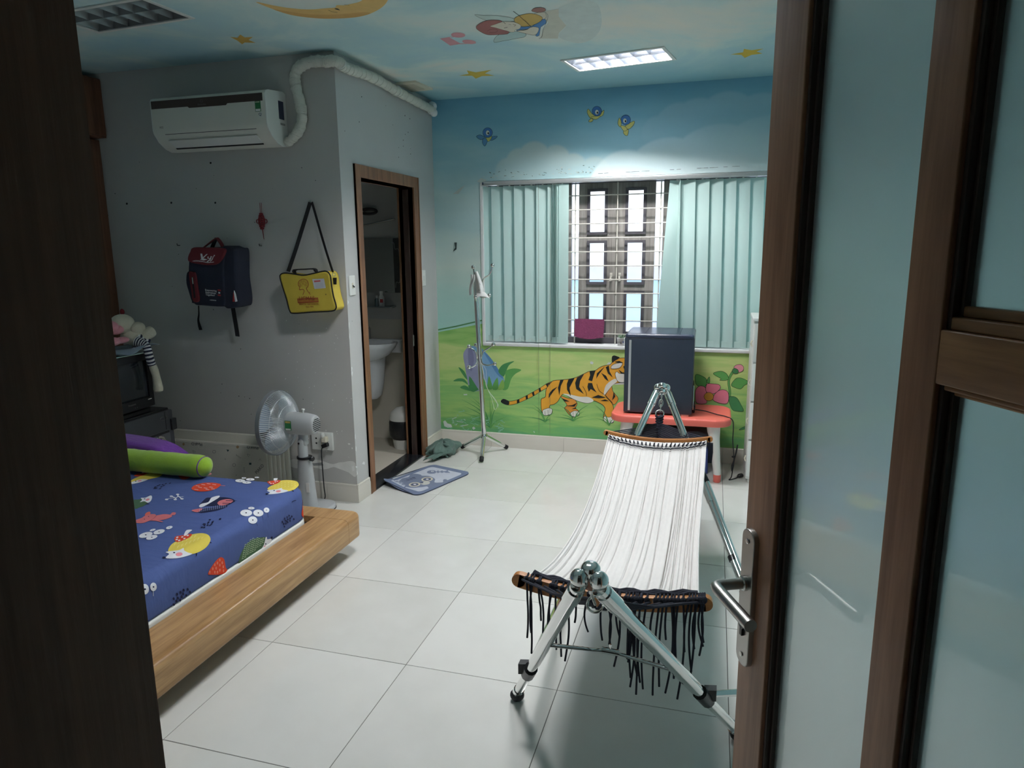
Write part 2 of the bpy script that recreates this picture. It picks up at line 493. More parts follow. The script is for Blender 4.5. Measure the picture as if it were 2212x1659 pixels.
# mural wall: painted sky above, painted meadow below
m, nt, p = base('mural')
tc = nd(nt, 'ShaderNodeTexCoord'); sp = nd(nt, 'ShaderNodeSeparateXYZ'); nt.links.new(tc.outputs['Object'], sp.inputs[0])
mp = nd(nt, 'ShaderNodeMapping'); mp.inputs['Scale'].default_value = (0.9, 1, 3.4); nt.links.new(tc.outputs['Object'], mp.inputs[0])
n1 = nd(nt, 'ShaderNodeTexNoise'); n1.inputs['Scale'].default_value = 1.7; n1.inputs['Detail'].default_value = 5; nt.links.new(mp.outputs[0], n1.inputs['Vector'])
mp2 = nd(nt, 'ShaderNodeMapping'); mp2.inputs['Scale'].default_value = (1.3, 1, 8); mp2.inputs['Rotation'].default_value = (0, 0.12, 0); nt.links.new(tc.outputs['Object'], mp2.inputs[0])
n2 = nd(nt, 'ShaderNodeTexNoise'); n2.inputs['Scale'].default_value = 2.2; n2.inputs['Detail'].default_value = 5; n2.inputs['Distortion'].default_value = 0.6; nt.links.new(mp2.outputs[0], n2.inputs['Vector'])
zs = nd(nt, 'ShaderNodeMath', operation='MULTIPLY_ADD'); zs.inputs[1].default_value = 0.5; zs.inputs[2].default_value = -0.25
nt.links.new(n1.outputs[0], zs.inputs[0])
za = nd(nt, 'ShaderNodeMath', operation='ADD'); nt.links.new(sp.outputs['Z'], za.inputs[0]); nt.links.new(zs.outputs[0], za.inputs[1])
zr = nd(nt, 'ShaderNodeMapRange'); zr.inputs[1].default_value = 0.9; zr.inputs[2].default_value = 2.75; nt.links.new(za.outputs[0], zr.inputs[0])
SKY = ramp(nt, [(0.0, (160, 214, 204)), (0.14, (180, 218, 210)), (0.3, (206, 224, 216)), (0.45, (182, 212, 214)), (0.6, (196, 222, 222)), (0.74, (158, 202, 214)), (0.86, (134, 188, 208)), (1.0, (116, 172, 198))])
nt.links.new(zr.outputs[0], SKY.inputs[0])
gs = nd(nt, 'ShaderNodeMath', operation='MULTIPLY_ADD'); gs.inputs[1].default_value = 0.5; gs.inputs[2].default_value = -0.25; nt.links.new(n2.outputs[0], gs.inputs[0])
ga = nd(nt, 'ShaderNodeMath', operation='ADD'); nt.links.new(sp.outputs['Z'], ga.inputs[0]); nt.links.new(gs.outputs[0], ga.inputs[1])
GR = ramp(nt, [(0.08, (104, 172, 118)), (0.2, (124, 184, 108)), (0.3, (164, 204, 120)), (0.42, (140, 194, 116)), (0.56, (180, 212, 128)), (0.72, (198, 216, 140)), (0.85, (166, 206, 122)), (1.0, (130, 186, 100))])
nt.links.new(ga.outputs[0], GR.inputs[0])
def puff(src, circles, zb, h, col, amt):
    """a painted cloud: round crisp top, melting away downwards"""
    cur = None
    for (cx, cz, r_) in circles:
        q = nd(nt, 'ShaderNodeVectorMath', operation='DISTANCE'); q.inputs[1].default_value = (cx, YB, cz); nt.links.new(tc.outputs['Object'], q.inputs[0])
        k = nd(nt, 'ShaderNodeMapRange'); k.inputs[1].default_value = r_; k.inputs[2].default_value = r_ - 0.02; nt.links.new(q.outputs['Value'], k.inputs[0])
        if cur:
            w = nd(nt, 'ShaderNodeMath', operation='MAXIMUM'); nt.links.new(cur, w.inputs[0]); nt.links.new(k.outputs[0], w.inputs[1]); cur = w.outputs[0]
        else: cur = k.outputs[0]
    fz = nd(nt, 'ShaderNodeMapRange'); fz.inputs[1].default_value = zb; fz.inputs[2].default_value = zb + h; fz.inputs[4].default_value = amt; nt.links.new(sp.outputs['Z'], fz.inputs[0])
    w = nd(nt, 'ShaderNodeMath', operation='MULTIPLY'); nt.links.new(cur, w.inputs[0]); nt.links.new(fz.outputs[0], w.inputs[1])
    x = nd(nt, 'ShaderNodeMix', data_type='RGBA'); x.inputs[7].default_value = C(col); nt.links.new(w.outputs[0], x.inputs[0]); nt.links.new(src, x.inputs[6]); return x.outputs[2]
SK = SKY.outputs[0]
def cw(x, y, r_): q = on('y', YB, 900 + x / 2.765, y / 2.765); return (q.x, q.z, r_)
SK = puff(SK, [cw(1560, 760, 0.17), cw(1680, 760, 0.2), cw(1850, 760, 0.24), cw(2050, 790, 0.26), cw(1440, 790, 0.12)], 2.22, 0.3, (172, 206, 218), 0.55)
SK = puff(SK, [cw(700, 950, 0.135), cw(610, 970, 0.11), cw(830, 960, 0.12), cw(930, 1010, 0.12), cw(1060, 1040, 0.13), cw(540, 1020, 0.1)], 2.08, 0.18, (214, 224, 216), 0.6)
SK = puff(SK, [cw(1250, 1130, 0.28), cw(1500, 1130, 0.36), cw(1800, 1110, 0.42), cw(2100, 1100, 0.46)], 2.5, -0.42, (226, 240, 240), 0.8)
hl = nd(nt, 'ShaderNodeMath', operation='MULTIPLY_ADD'); hl.inputs[1].default_value = 0.2; hl.inputs[2].default_value = 1.012; nt.links.new(sp.outputs['X'], hl.inputs[0])
lt = nd(nt, 'ShaderNodeMath', operation='LESS_THAN'); nt.links.new(sp.outputs['Z'], lt.inputs[0]); nt.links.new(hl.outputs[0], lt.inputs[1])
mx = nd(nt, 'ShaderNodeMix', data_type='RGBA'); nt.links.new(lt.outputs[0], mx.inputs[0]); nt.links.new(SK, mx.inputs[6]); nt.links.new(GR.outputs[0], mx.inputs[7])
nt.links.new(mx.outputs[2], p.inputs['Base Color']); p.inputs['Roughness'].default_value = 0.62; p.inputs['Specular IOR Level'].default_value = 0.3
nb = nd(nt, 'ShaderNodeTexNoise'); nb.inputs['Scale'].default_value = 30; nb.inputs['Detail'].default_value = 6; nt.links.new(tc.outputs['Object'], nb.inputs['Vector'])
b = nd(nt, 'ShaderNodeBump'); b.inputs['Strength'].default_value = 0.12; b.inputs['Distance'].default_value = 0.01; nt.links.new(nb.outputs[0], b.inputs['Height']); nt.links.new(b.outputs[0], p.inputs['Normal'])
# ceiling: painted clouds
m, nt, p = base('ceiling_sky')
tc = nd(nt, 'ShaderNodeTexCoord')
n1 = nd(nt, 'ShaderNodeTexNoise'); n1.inputs['Scale'].default_value = 1.15; n1.inputs['Detail'].default_value = 6; n1.inputs['Roughness'].default_value = 0.55; n1.inputs['Distortion'].default_value = 0.5
nt.links.new(tc.outputs['Object'], n1.inputs['Vector'])
r = ramp(nt, [(0.32, (172, 210, 222)), (0.45, (186, 218, 222)), (0.52, (206, 228, 226)), (0.6, (222, 230, 224)), (0.72, (234, 232, 220))])
nt.links.new(n1.outputs[0], r.inputs[0])
# towards the mural wall and the bathroom wall the painter used a deeper blue
sp = nd(nt, 'ShaderNodeSeparateXYZ'); nt.links.new(tc.outputs['Object'], sp.inputs[0])
e = nd(nt, 'ShaderNodeMapRange'); e.inputs[1].default_value = 2.95; e.inputs[2].default_value = 3.6; nt.links.new(sp.outputs['Y'], e.inputs[0])
mx = nd(nt, 'ShaderNodeMix', data_type='RGBA'); mx.inputs[7].default_value = C(134, 188, 200)
nt.links.new(e.outputs[0], mx.inputs[0]); nt.links.new(r.outputs[0], mx.inputs[6]); nt.links.new(mx.outputs[2], p.inputs['Base Color'])
p.inputs['Roughness'].default_value = 0.7; p.inputs['Specular IOR Level'].default_value = 0.25
# vertical-blind cloth lets some daylight through
m, nt, p = base('blind_cloth')
p.inputs['Base Color'].default_value = C(206, 230, 226); p.inputs['Roughness'].default_value = 0.7
tr = nd(nt, 'ShaderNodeBsdfTranslucent'); tr.inputs[0].default_value = C(190, 226, 222)
ms = nd(nt, 'ShaderNodeMixShader'); ms.inputs[0].default_value = 0.28
nt.links.new(p.outputs[0], ms.inputs[1]); nt.links.new(tr.outputs[0], ms.inputs[2]); nt.links.new(ms.outputs[0], nt.nodes['Material Output'].inputs[0])
# frosted door glass: milky body, polished face
m, nt, p = base('frosted_glass')
p.inputs['Base Color'].default_value = (0.90, 0.97, 0.97, 1); p.inputs['Roughness'].default_value = 0.42; p.inputs['Transmission Weight'].default_value = 0.82; p.inputs['IOR'].default_value = 1.3
p.inputs['Coat Weight'].default_value = 1.0; p.inputs['Coat Roughness'].default_value = 0.03; p.inputs['Coat IOR'].default_value = 1.7
# clear window pane
m, nt, p = base('window_glass')
p.inputs['Base Color'].default_value = (0.95, 0.97, 1, 1); p.inputs['Roughness'].default_value = 0.02; p.inputs['Transmission Weight'].default_value = 1.0; p.inputs['IOR'].default_value = 1.02
# fluorescent tube
m, nt, p = base('lit_tube')
p.inputs['Emission Color'].default_value = (1.0, 0.985, 0.985, 1); p.inputs['Emission Strength'].default_value = LAMP_POWER
mat('reflector', (236, 238, 240), 0.25, 0.0, var=0.0, spec=0.8)
mat('louver', (200, 206, 216), 0.24, 1.0, var=0.02)
mat('dull_louver', (150, 152, 154), 0.35, 0.6, var=0.03)

# ------------------------------------------------------------------ floor: every tile a piece of its own on a grouted bed
mb = MB().box(XL - 0.2, XR + 0.2, -3.4, YB + 0.3, -0.12, -0.0015)
floor = struct('floor', mb, 'grout')
t0 = MB()
g = 0.0011
t0.add([(g, g, -0.0014), (0.6 - g, g, -0.0014), (0.6 - g, 0.6 - g, -0.0014), (g, 0.6 - g, -0.0014),
        (g + .0008, g + .0008, 0), (0.6 - g - .0008, g + .0008, 0), (0.6 - g - .0008, 0.6 - g - .0008, 0), (g + .0008, 0.6 - g - .0008, 0)],
       [(0, 1, 5, 4), (1, 2, 6, 5), (2, 3, 7, 6), (3, 0, 4, 7), (4, 5, 6, 7)])
tm = t0.mesh('tile', 'floor_tile', Matrix.Identity(4), 0)
for i in range(-4, 5):
    for j in range(-5, 6):
        x, y = i * 0.6, j * 0.6
        if x < -0.7 and y > 2.0: continue      # bathroom side
        o = bpy.data.objects.new('tile', tm); COL.objects.link(o); o.location = (x, y, 0); o.parent = floor
        o.rotation_euler = (random.uniform(-.0006, .0006), random.uniform(-.0006, .0006), 0)
# bathroom floor, a little lower, and the black granite sill in its doorway
struct('floor_bathroom', MB().box(-2.3, XD - 0.10, 2.26, YB + 0.05, -0.02, 0.004), 'bath_floor')
struct('trim_1', MB().slab(XD - 0.135, XD + 0.012, 2.37, 3.165, -0.001, 0.014, 0.002, 0.003), 'granite_black', 'black granite sill across the bathroom doorway')

# ------------------------------------------------------------------ walls
mb = MB()
mb.box(XD - 0.2, WX0, YB, YB + 0.22, -0.1, 2.98); mb.box(WX1, XR + 0.2, YB, YB + 0.22, -0.1, 2.98)
mb.box(WX0, WX1, YB, YB + 0.22, -0.1, WZ0); mb.box(WX0, WX1, YB, YB + 0.22, WZ1, 2.98)
wall_back = struct('wall_back', mb, 'mural', 'mural wall painted with blue sky over a green meadow', angle=0)
wall_grey = struct('wall_partition', MB().box(XL - 0.2, XD - 0.0005, YG, YG + 0.11, -0.1, 2.98), 'grey_wall', 'grey plaster wall behind the bed', angle=0)
DY0, DY1, DZ = 2.372, 3.165, 2.02           # bathroom door opening
mb = MB()
mb.box(XD - 0.11, XD, YG + 0.0005, DY0, -0.1, 2.98); mb.box(XD - 0.11, XD, DY1, YB - 0.0005, -0.1, 2.98); mb.box(XD - 0.11, XD, DY0, DY1, DZ, 2.98)
wall_bath = struct('wall_bathroom', mb, 'pale_wall', 'pale wall around the bathroom doorway', angle=0)
struct('wall_left', MB().box(XL - 0.2, XL, -1.4, YG, -0.1, 2.98), 'side_wall', angle=0)
struct('wall_right', MB().box(XR, XR + 0.2, -3.4, YB, -0.1, 2.98), 'sky_wall', angle=0)
JX = (on('y', YF, 150, 0).x + on('y', YF, 355, 1659).x) / 2     # inner edge of the entrance jamb
HX = 2.135                                                       # hinge side
mb = MB().box(XL - 0.2, JX - 0.06, YF - 0.16, YF, -0.1, 2.98).box(HX + 0.06, XR + 0.2, YF - 0.16, YF, -0.1, 2.98).box(JX - 0.06, HX + 0.06, YF - 0.16, YF, 2.2, 2.98)
struct('wall_front', mb, 'side_wall', angle=0)
mb = MB().box(0.3, 0.4, -3.4, YF - 0.17, -0.1, 2.98).box(0.3, XR, -3.5, -3.4, -0.1, 2.98)
struct('wall_hall', mb, 'dark_hall', angle=0)
mb = MB().box(-2.4, -2.3, YG + 0.12, YB + 0.2, -0.1, 2.98).box(-2.3, XD - 0.2, YB, YB + 0.2, -0.1, 1.02)
bathw = struct('wall_bathroom_inner', mb, 'bath_tile', 'pale tiled bathroom wall behind the washbasin', angle=0)
struct('wall_bathroom_upper', MB().box(-2.3, XD - 0.2, YB + 0.004, YB + 0.2, 1.02, 2.98), 'pale_wall', angle=0)

# entrance door frame
mb = MB()
prof = [(JX - 0.075, YF + 0.012), (JX - 0.012, YF + 0.012), (JX - 0.002, YF + 0.004), (JX - 0.002, YF - 0.048), (JX + 0.010, YF - 0.050), (JX + 0.010, YF - 0.172), (JX - 0.075, YF - 0.172)]
mb.prism([(a, b_, 0.0) for a, b_ in prof], (0, 0, 2.2))
mb.prism([(HX + JX - a, b_, 0.0) for a, b_ in prof], (0, 0, 2.2))
mb.box(JX - 0.075, HX + 0.075, YF - 0.172, YF + 0.012, 2.13, 2.2)
struct('trim_2', mb, 'jamb_brown', 'dark brown wooden frame of the entrance doorway', angle=30)

# ------------------------------------------------------------------ ceiling sheet with openings for the troffers
LA = math.radians(-9.5)
LAMPS = [('lit', (1.073, 2.842), LA), ('lit', (0.85, 0.92), LA), ('off', (-1.10, 1.305), math.radians(-4.0))]
LX, LY = 0.302, 0.142
def rect(cx, cy, a, hx, hy, z=0.0):
    ca, sa = math.cos(a), math.sin(a)
    return [Vector((cx + x * ca - y * sa, cy + x * sa + y * ca, z)) for x, y in ((-hx, -hy), (hx, -hy), (hx, hy), (-hx, hy))]
VENT = rect(-0.405, 3.08, math.radians(-5), 0.105, 0.105)
loops = [[Vector((XL - 0.2, -3.5, 0)), Vector((XR + 0.2, -3.5, 0)), Vector((XR + 0.2, YB + 0.2, 0)), Vector((XL - 0.2, YB + 0.2, 0))]]
for k, (cx, cy), a in LAMPS: loops.append(rect(cx, cy, a, LX, LY))
flat = [p_ for l in loops for p_ in l]
mb = MB().add([(p_.x, p_.y, ZC) for p_ in flat], [t for t in tessellate_polygon(loops)])
ceiling = struct('ceiling', mb, 'ceiling_sky', 'ceiling painted as a pale cloudy sky', angle=0)
struct('ceiling_slab', MB().box(XL - 0.2, XR + 0.2, -3.5, YB + 0.3, 2.98, 3.08), 'white_plaster', angle=0)  # unseen slab over the ceiling sheet, added to keep sky light out

# skirting: one tile after another
def skirt(name, a, b_, nrm, h, seg=0.6, start=0.0, label=None):
    a, b_, nrm = Vector(a), Vector(b_), Vector(nrm); d = (b_ - a); L = d.length; d.normalize()
    root = bpy.data.objects.new(name, None); COL.objects.link(root); root['kind'] = 'structure'
    if label: root['label'] = label
    s = start
    while s < L - 0.005:
        e = min(s + seg, L); q = max(s, 0) + 0.0008; e2 = e - 0.0008
        if e2 - q > 0.01:
            mb = MB(); pr_ = [(0, 0), (0.013, 0), (0.013, h - 0.03), (0.011, h - 0.026), (0.0105, h - 0.006), (0.006, h), (0, h)]
            vs = [a + d * t + nrm * u + Vector((0, 0, w)) for t in (q, e2) for (u, w) in pr_]; n = len(pr_)
            fs = [(k, (k + 1) % n, n + (k + 1) % n, n + k) for k in range(n)] + [tuple(range(n - 1, -1, -1)), tuple(range(n, 2 * n))]
            mb.add(vs, fs).part('tile', 'tile_skirt', root, angle=30)
        s = e
    return root
skirt('baseboard_back', (XD, YB, 0), (XR, YB, 0), (0, -1, 0), 0.118, 0.6, -0.16)
skirt('baseboard_partition', (XL, YG, 0), (XD + 0.013, YG, 0), (0, -1, 0), 0.118, 0.6, -0.2)
skirt('baseboard_bathroom', (XD, YG - 0.013, 0), (XD, 2.30, 0), (1, 0, 0), 0.118)
skirt('baseboard_bathroom_far', (XD, 3.255, 0), (XD, YB - 0.014, 0), (1, 0, 0), 0.118)

# bathroom door frame
df = thing('door_2', 'brown wooden frame of the bathroom doorway', None, (XD, 2.77, 0), kind='structure')
def jamb(y0, y1):
    MB().box(XD - 0.125, XD + 0.012, y0, y1, 0, 2.02).part('jamb', 'door_brown', df, angle=0)
    s_ = 1 if y0 < 2.7 else -1; yi = y1 if s_ > 0 else y0
    MB().box(XD - 0.075, XD - 0.035, min(yi, yi + s_ * 0.014), max(yi, yi + s_ * 0.014), 0.0145, 2.006).part('door_stop', 'walnut_dark', df, angle=0)
jamb(2.302, 2.372); jamb(3.165, 3.25)
MB().box(XD - 0.125, XD + 0.012, 2.302, 3.25, 2.02, 2.095).part('head', 'door_brown', df, angle=0)
MB().box(XD - 0.02, XD + 0.016, 2.302, 2.318, 0, 2.095).box(XD - 0.02, XD + 0.016, 3.234, 3.25, 0, 2.095).part('architrave', 'door_brown', df, angle=0)
mb = MB().box(XD - 0.034, XD - 0.030, 3.150, 3.1655, 0.86, 0.96); mb.tube([(XD - 0.03, 3.156, 0.87), (XD - 0.03, 3.156, 0.95)], 0.006, 8).part('hinge', 'steel', df)

# ------------------------------------------------------------------ window: leaves, panes, grille
win = thing('window_1', 'wooden casement window with glass panes behind a steel grille', None, (1.0, YB + 0.2, WZ0), kind='structure')
YS = YB + 0.165
def pz(v, u=1310): return on('y', YS, u, v).z
def pxx(u, v=560): return on('y', YS, u, v).x
zT = pz(395); 
MB().box(WX0, WX1, YS - 0.02, YS + 0.05, zT + 0.0, WZ1).part('head', 'shutter_dark', win, angle=0)
MB().box(WX0, WX1, YS - 0.02, YS + 0.05, WZ0, WZ0 + 0.05).part('bottom_rail', 'shutter_dark', win, angle=0)
ZP = [(0.897, 1.255), (1.345, 1.62), (1.72, 2.008)]
ZP = [(pz(716), pz(632)), (pz(610), pz(524)), (pz(502), pz(412))]
LW = 0.287
x_mid = pxx(1330)
leaves = [x_mid - 2 * LW - 0.055, x_mid - LW, x_mid, x_mid + LW + 0.055, x_mid + 2 * LW + 0.08, x_mid - 3 * LW - 0.08]
for k, xa in enumerate(leaves):
    xb = min(xa + LW, WX1); xa = max(xa, WX0)
    if xb - xa < 0.1: continue
    leaf = bpy.data.objects.new('window_leaf', None); COL.objects.link(leaf); leaf.parent = win; leaf.matrix_parent_inverse = Matrix.Identity(4); WM[leaf] = wmat(win)
    pw = 0.122; xc = (xa + xb) / 2
    zlo, zhi = WZ0 + 0.05, zT
    MB().box(xa + 0.001, xc - pw / 2, YS, YS + 0.04, zlo, zhi).part('stile', 'shutter_wood', leaf, angle=0)
    MB().box(xc + pw / 2, xb - 0.001, YS, YS + 0.04, zlo, zhi).part('stile', 'shutter_wood', leaf, angle=0)
    edges = [zlo] + [z for q in ZP for z in q] + [zhi]
    for q in range(0, len(edges), 2):
        MB().box(xc - pw / 2, xc + pw / 2, YS, YS + 0.04, edges[q], edges[q + 1]).part('rail', 'shutter_wood', leaf, angle=0)
    for (a, b_) in ZP:
        mb = MB()
        for (x0, x1, z0, z1) in ((xc - pw / 2 - .016, xc - pw / 2 + .006, a - .016, b_ + .016), (xc + pw / 2 - .006, xc + pw / 2 + .016, a - .016, b_ + .016), (xc - pw / 2 + .006, xc + pw / 2 - .006, a - .016, a + .004), (xc - pw / 2 + .006, xc + pw / 2 - .006, b_ - .004, b_ + .016)):
            mb.box(x0, x1, YS - 0.014, YS, z0, z1)
        mb.part('moulding', 'shutter_dark', leaf, angle=0)
        MB().box(xc - pw / 2, xc + pw / 2, YS + 0.018, YS + 0.022, a, b_).part('pane', 'window_glass', leaf, angle=0)
for xa, xb in ((x_mid - LW - 0.055, x_mid - LW), (x_mid + LW, x_mid + LW + 0.055)):
    MB().box(xa, xb, YS + 0.018, YS + 0.022, WZ0 + 0.05, zT).part('pane', 'window_glass', win, angle=0)
for s_ in (-1, 1):   # latches on the meeting stiles
    mb = MB(); z = pz(598); x = x_mid + s_ * 0.032
    mb.box(x - 0.009, x + 0.009, YS - 0.008, YS, z - 0.03, z + 0.03); mb.tube([(x, YS - 0.006, z), (x, YS - 0.03, z + 0.004), (x + s_ * 0.004, YS - 0.035, z - 0.03)], 0.007, 8)
    mb.part('latch', 'off_white_metal', win)
# white sill and reveal
MB().slab(WX0 - 0.01, WX1 + 0.01, YB - 0.012, YS - 0.02, WZ0 - 0.018, WZ0 + 0.006, 0.003, 0.004).part('sill', 'white_plaster', win)
MB().box(WX0 - 0.014, WX0 + 0.003, YB - 0.006, YS - 0.02, WZ0 - 0.01, WZ1 + 0.01).part('reveal', 'white_plaster', win, angle=0)
# steel grille of welded rods
gr = bpy.data.objects.new('grille', None); COL.objects.link(gr); gr.parent = win; WM[gr] = wmat(win)
YGR = YB + 0.105
for k in range(11):
    z = 0.930 + k * 0.1035
    MB().tube([(WX0, YGR, z), (WX1, YGR, z)], 0.0042, 8).part('rod', 'off_white_metal', gr)
for x in (0.34, 0.655, 0.972, 1.287, 1.60):
    MB().tube([(x, YGR + 0.008, WZ0), (x, YGR + 0.008, WZ1 - 0.03)], 0.0048, 8).part('rod', 'off_white_metal', gr)

# ------------------------------------------------------------------ what stands outside the window
mat('house_lilac', (196, 192, 220), 0.8); mat('house_blue', (180, 206, 234), 0.7); mat('house_white', (240, 240, 246), 0.8)
ob = thing('neighbour_house', 'pale lilac house front with blue shutters outside the window', 'building', (1.2, 6.6, -3.0))
MB().box(-2.5, 5, 6.6, 7.0, -3.0, 1.74).part('wall', 'house_white', ob, angle=0)
MB().box(-2.5, 5, 6.5, 6.6, 1.22, 1.36).part('ledge', 'house_lilac', ob, angle=0)
MB().box(-2.5, 5, 6.55, 6.6, 0.62, 0.72).part('ledge', 'house_lilac', ob, angle=0)
MB().box(-2.5, 5, 6.57, 6.6, 0.72, 1.22).part('panel', 'house_blue', ob, angle=0)
for k in range(14):
    x = -1.2 + k * 0.33
    MB().box(x, x + 0.13, 6.56, 6.6, -1.2, 0.60).part('shutter', 'house_blue', ob, angle=0)
for k in range(16): MB().box(1.1, 2.3, 6.58, 6.6, 1.38 + k * 0.022, 1.39 + k * 0.022).part('louvre', 'house_lilac', ob, angle=0)
struct('ground_outside', MB().box(-6, 8, YB + 0.3, 12, -3.1, -3.0), 'house_white', angle=0)
# ------------------------------------------------------------------ ceiling troffers and vent
def troffer(kind, cx, cy, a, label):
    t = thing('ceiling_light', label, 'ceiling light', (cx, cy, ZC), a, 'recessed louvered ceiling lights')
    def L(mb, name, m):     # built in the lamp's own axes
        Mw = wmat(t); mb.v = [Mw @ p_ for p_ in mb.v]; return mb.part(name, m, t, angle=30)
    dz = 0.085
    mb = MB()
    for (x0, x1, y0, y1) in ((-LX - .012, LX + .012, -LY - .012, -LY + .008), (-LX - .012, LX + .012, LY - .008, LY + .012), (-LX - .012, -LX + .008, -LY + .008, LY - .008), (LX - .008, LX + .012, -LY + .008, LY - .008)):
        mb.box(x0, x1, y0, y1, -0.006, -0.001)
    L(mb, 'frame', 'white_plastic')
    mb = MB().box(-LX, LX, -LY, LY, dz, dz + 0.004).box(-LX, LX, -LY - .003, -LY, 0, dz).box(-LX, LX, LY, LY + .003, 0, dz).box(-LX - .003, -LX, -LY, LY, 0, dz).box(LX, LX + .003, -LY, LY, 0, dz)
    L(mb, 'housing', 'reflector')
    for y in (-0.066, 0.066):
        L(MB().tube([(-LX + 0.02, y, dz - 0.026), (LX - 0.02, y, dz - 0.026)], 0.0135, 12), 'tube', 'lit_tube' if kind == 'lit' else 'white_plastic')
    lm = 'louver' if kind == 'lit' else 'dull_louver'
    # long V-shaped blades along the lamp and short ones across it
    for y in (-LY + 0.004, 0.0, LY - 0.004):
        mb = MB(); w = 0.012 if y == 0 else 0.006
        mb.prism([(-LX, y - w, 0.045), (-LX, y + w, 0.045), (-LX, y, 0.001)], (2 * LX, 0, 0))
        L(mb, 'louver', lm)
    for k in range(7):
        x = -LX + 0.012 + k * (2 * LX - 0.024) / 6
        mb = MB(); mb.prism([(x - 0.013, -LY, 0.045), (x + 0.013, -LY, 0.045), (x, -LY, 0.002)], (0, 2 * LY, 0)); L(mb, 'louver', lm)
    return t
troffer('lit', *LAMPS[0][1], LAMPS[0][2], 'lit louvered ceiling light near the mural wall above the window')
troffer('lit', *LAMPS[1][1], LAMPS[1][2], 'lit louvered ceiling light over the floor beside the hammock')
troffer('off', *LAMPS[2][1], LAMPS[2][2], 'unlit grey louvered ceiling light above the bed')
v = thing('ceiling_vent', 'cream square ceiling vent by the wrapped pipe', 'vent', (-0.405, 3.08, ZC), math.radians(-5))
Mw = wmat(v)
def LV(mb, name, m): mb.v = [Mw @ p_ for p_ in mb.v]; return mb.part(name, m, v, angle=30)
mb = MB()
for (x0, x1, y0, y1) in ((-.125, .125, -.125, -.085), (-.125, .125, .085, .125), (-.125, -.085, -.085, .085), (.085, .125, -.085, .085)): mb.box(x0, x1, y0, y1, -0.012, -0.0005)
LV(mb, 'frame', 'cream_plastic')
LV(MB().box(-.085, .085, -.085, .085, -0.004, -0.001), 'backing', 'black_plastic')
for k in range(9): LV(MB().box(-.085, .085, -.083 + k * .0195, -.083 + k * .0195 + .011, -0.011, -0.005), 'slat', 'cream_plastic')
# ------------------------------------------------------------------ paintings on the mural wall
INK = (34, 40, 40)
def wallfn(u, v_, l): return on('y', YB - l, u, v_)
def mural(name, label): 
    d = Draw(wallfn); d.name = name; d.lab = label; return d
def done(d, parent=None): return d.part(d.name, 'paint', parent or wall_back, d.lab)
k8 = crop(920, 740, 4.809); fl = crop(1330, 690, 7.135); bd = crop(1000, 220, 5.53); b2 = crop(900, 0, 2.765)

d = mural('painted_hill_edge', 'painted dark green edge of the meadow')
d.stroke([(944, 713), (985, 705), (1041, 692)], 3.0, (84, 138, 92)); done(d)

d = mural('painted_rock', 'painted grey and blue boulder')
d.poly(k8((388, 140), (400, 90), (440, 45), (480, 35), (560, 50), (610, 90), (680, 170), (760, 290), (812, 380), (800, 450), (640, 480), (470, 505), (430, 380), (405, 240)), (150, 154, 186), 4)
d.poly(k8((470, 36), (560, 50), (610, 90), (690, 190), (760, 290), (812, 385), (790, 450), (640, 455), (600, 330), (570, 200), (530, 100)), (124, 168, 206), 4)
d.poly(k8((600, 95), (680, 170), (760, 290), (805, 375), (740, 330), (660, 200)), (92, 140, 190), 3)
d.poly(k8((440, 60), (470, 50), (500, 180), (470, 300), (440, 200)), (128, 130, 166), 3)
done(d)
d = mural('painted_grass', 'painted grass blades around the boulder')
G1, G2, G3 = (74, 142, 86), (98, 164, 88), (136, 182, 92)
for P, c in (([(338, 256), (400, 300), (432, 385), (395, 350)], G1), ([(285, 402), (330, 374), (400, 380), (438, 440), (380, 404)], G1), ([(355, 466), (410, 446), (475, 502), (400, 486)], G1),
             ([(752, 300), (790, 235), (850, 208), (918, 194), (860, 240), (822, 330), (800, 352)], G1), ([(828, 300), (880, 274), (940, 270), (992, 286), (930, 325), (885, 380), (850, 482), (790, 482), (822, 380)], G2),
             ([(450, 348), (535, 470), (545, 490), (470, 505)], G1), ([(595, 370), (645, 470), (590, 475)], G2), ([(655, 345), (692, 474), (640, 474)], G2), ([(742, 362), (748, 484), (685, 474)], G2), ([(800, 380), (812, 475), (745, 484)], G3), ([(440, 440), (520, 480), (470, 506)], G1)):
    d.poly(k8(*P), c, 3)
for bx, by, tips in ((672, 885, [(370, 590), (445, 582), (482, 570), (350, 718), (385, 655), (660, 565), (745, 648), (840, 770), (420, 792), (700, 620)]), (1240, 822, [(1108, 640), (1086, 668), (1050, 772), (1338, 728), (1298, 790), (1150, 690)]), (1535, 812, [(1370, 642), (1392, 742), (1702, 640), (1650, 712), (1320, 770), (1690, 760)]), (1905, 862, [(1758, 650), (1744, 780), (1968, 780), (1800, 760)])):
    for i, (tx, ty) in enumerate(tips):
        mx_ = bx + (tx - bx) * 0.35; my_ = by + (ty - by) * 0.6
        P = k8((bx, by), (mx_, my_), (tx, ty)); d.stroke(P, 3.0, (G1, G2)[i % 2], 6, taper=1)
done(d)

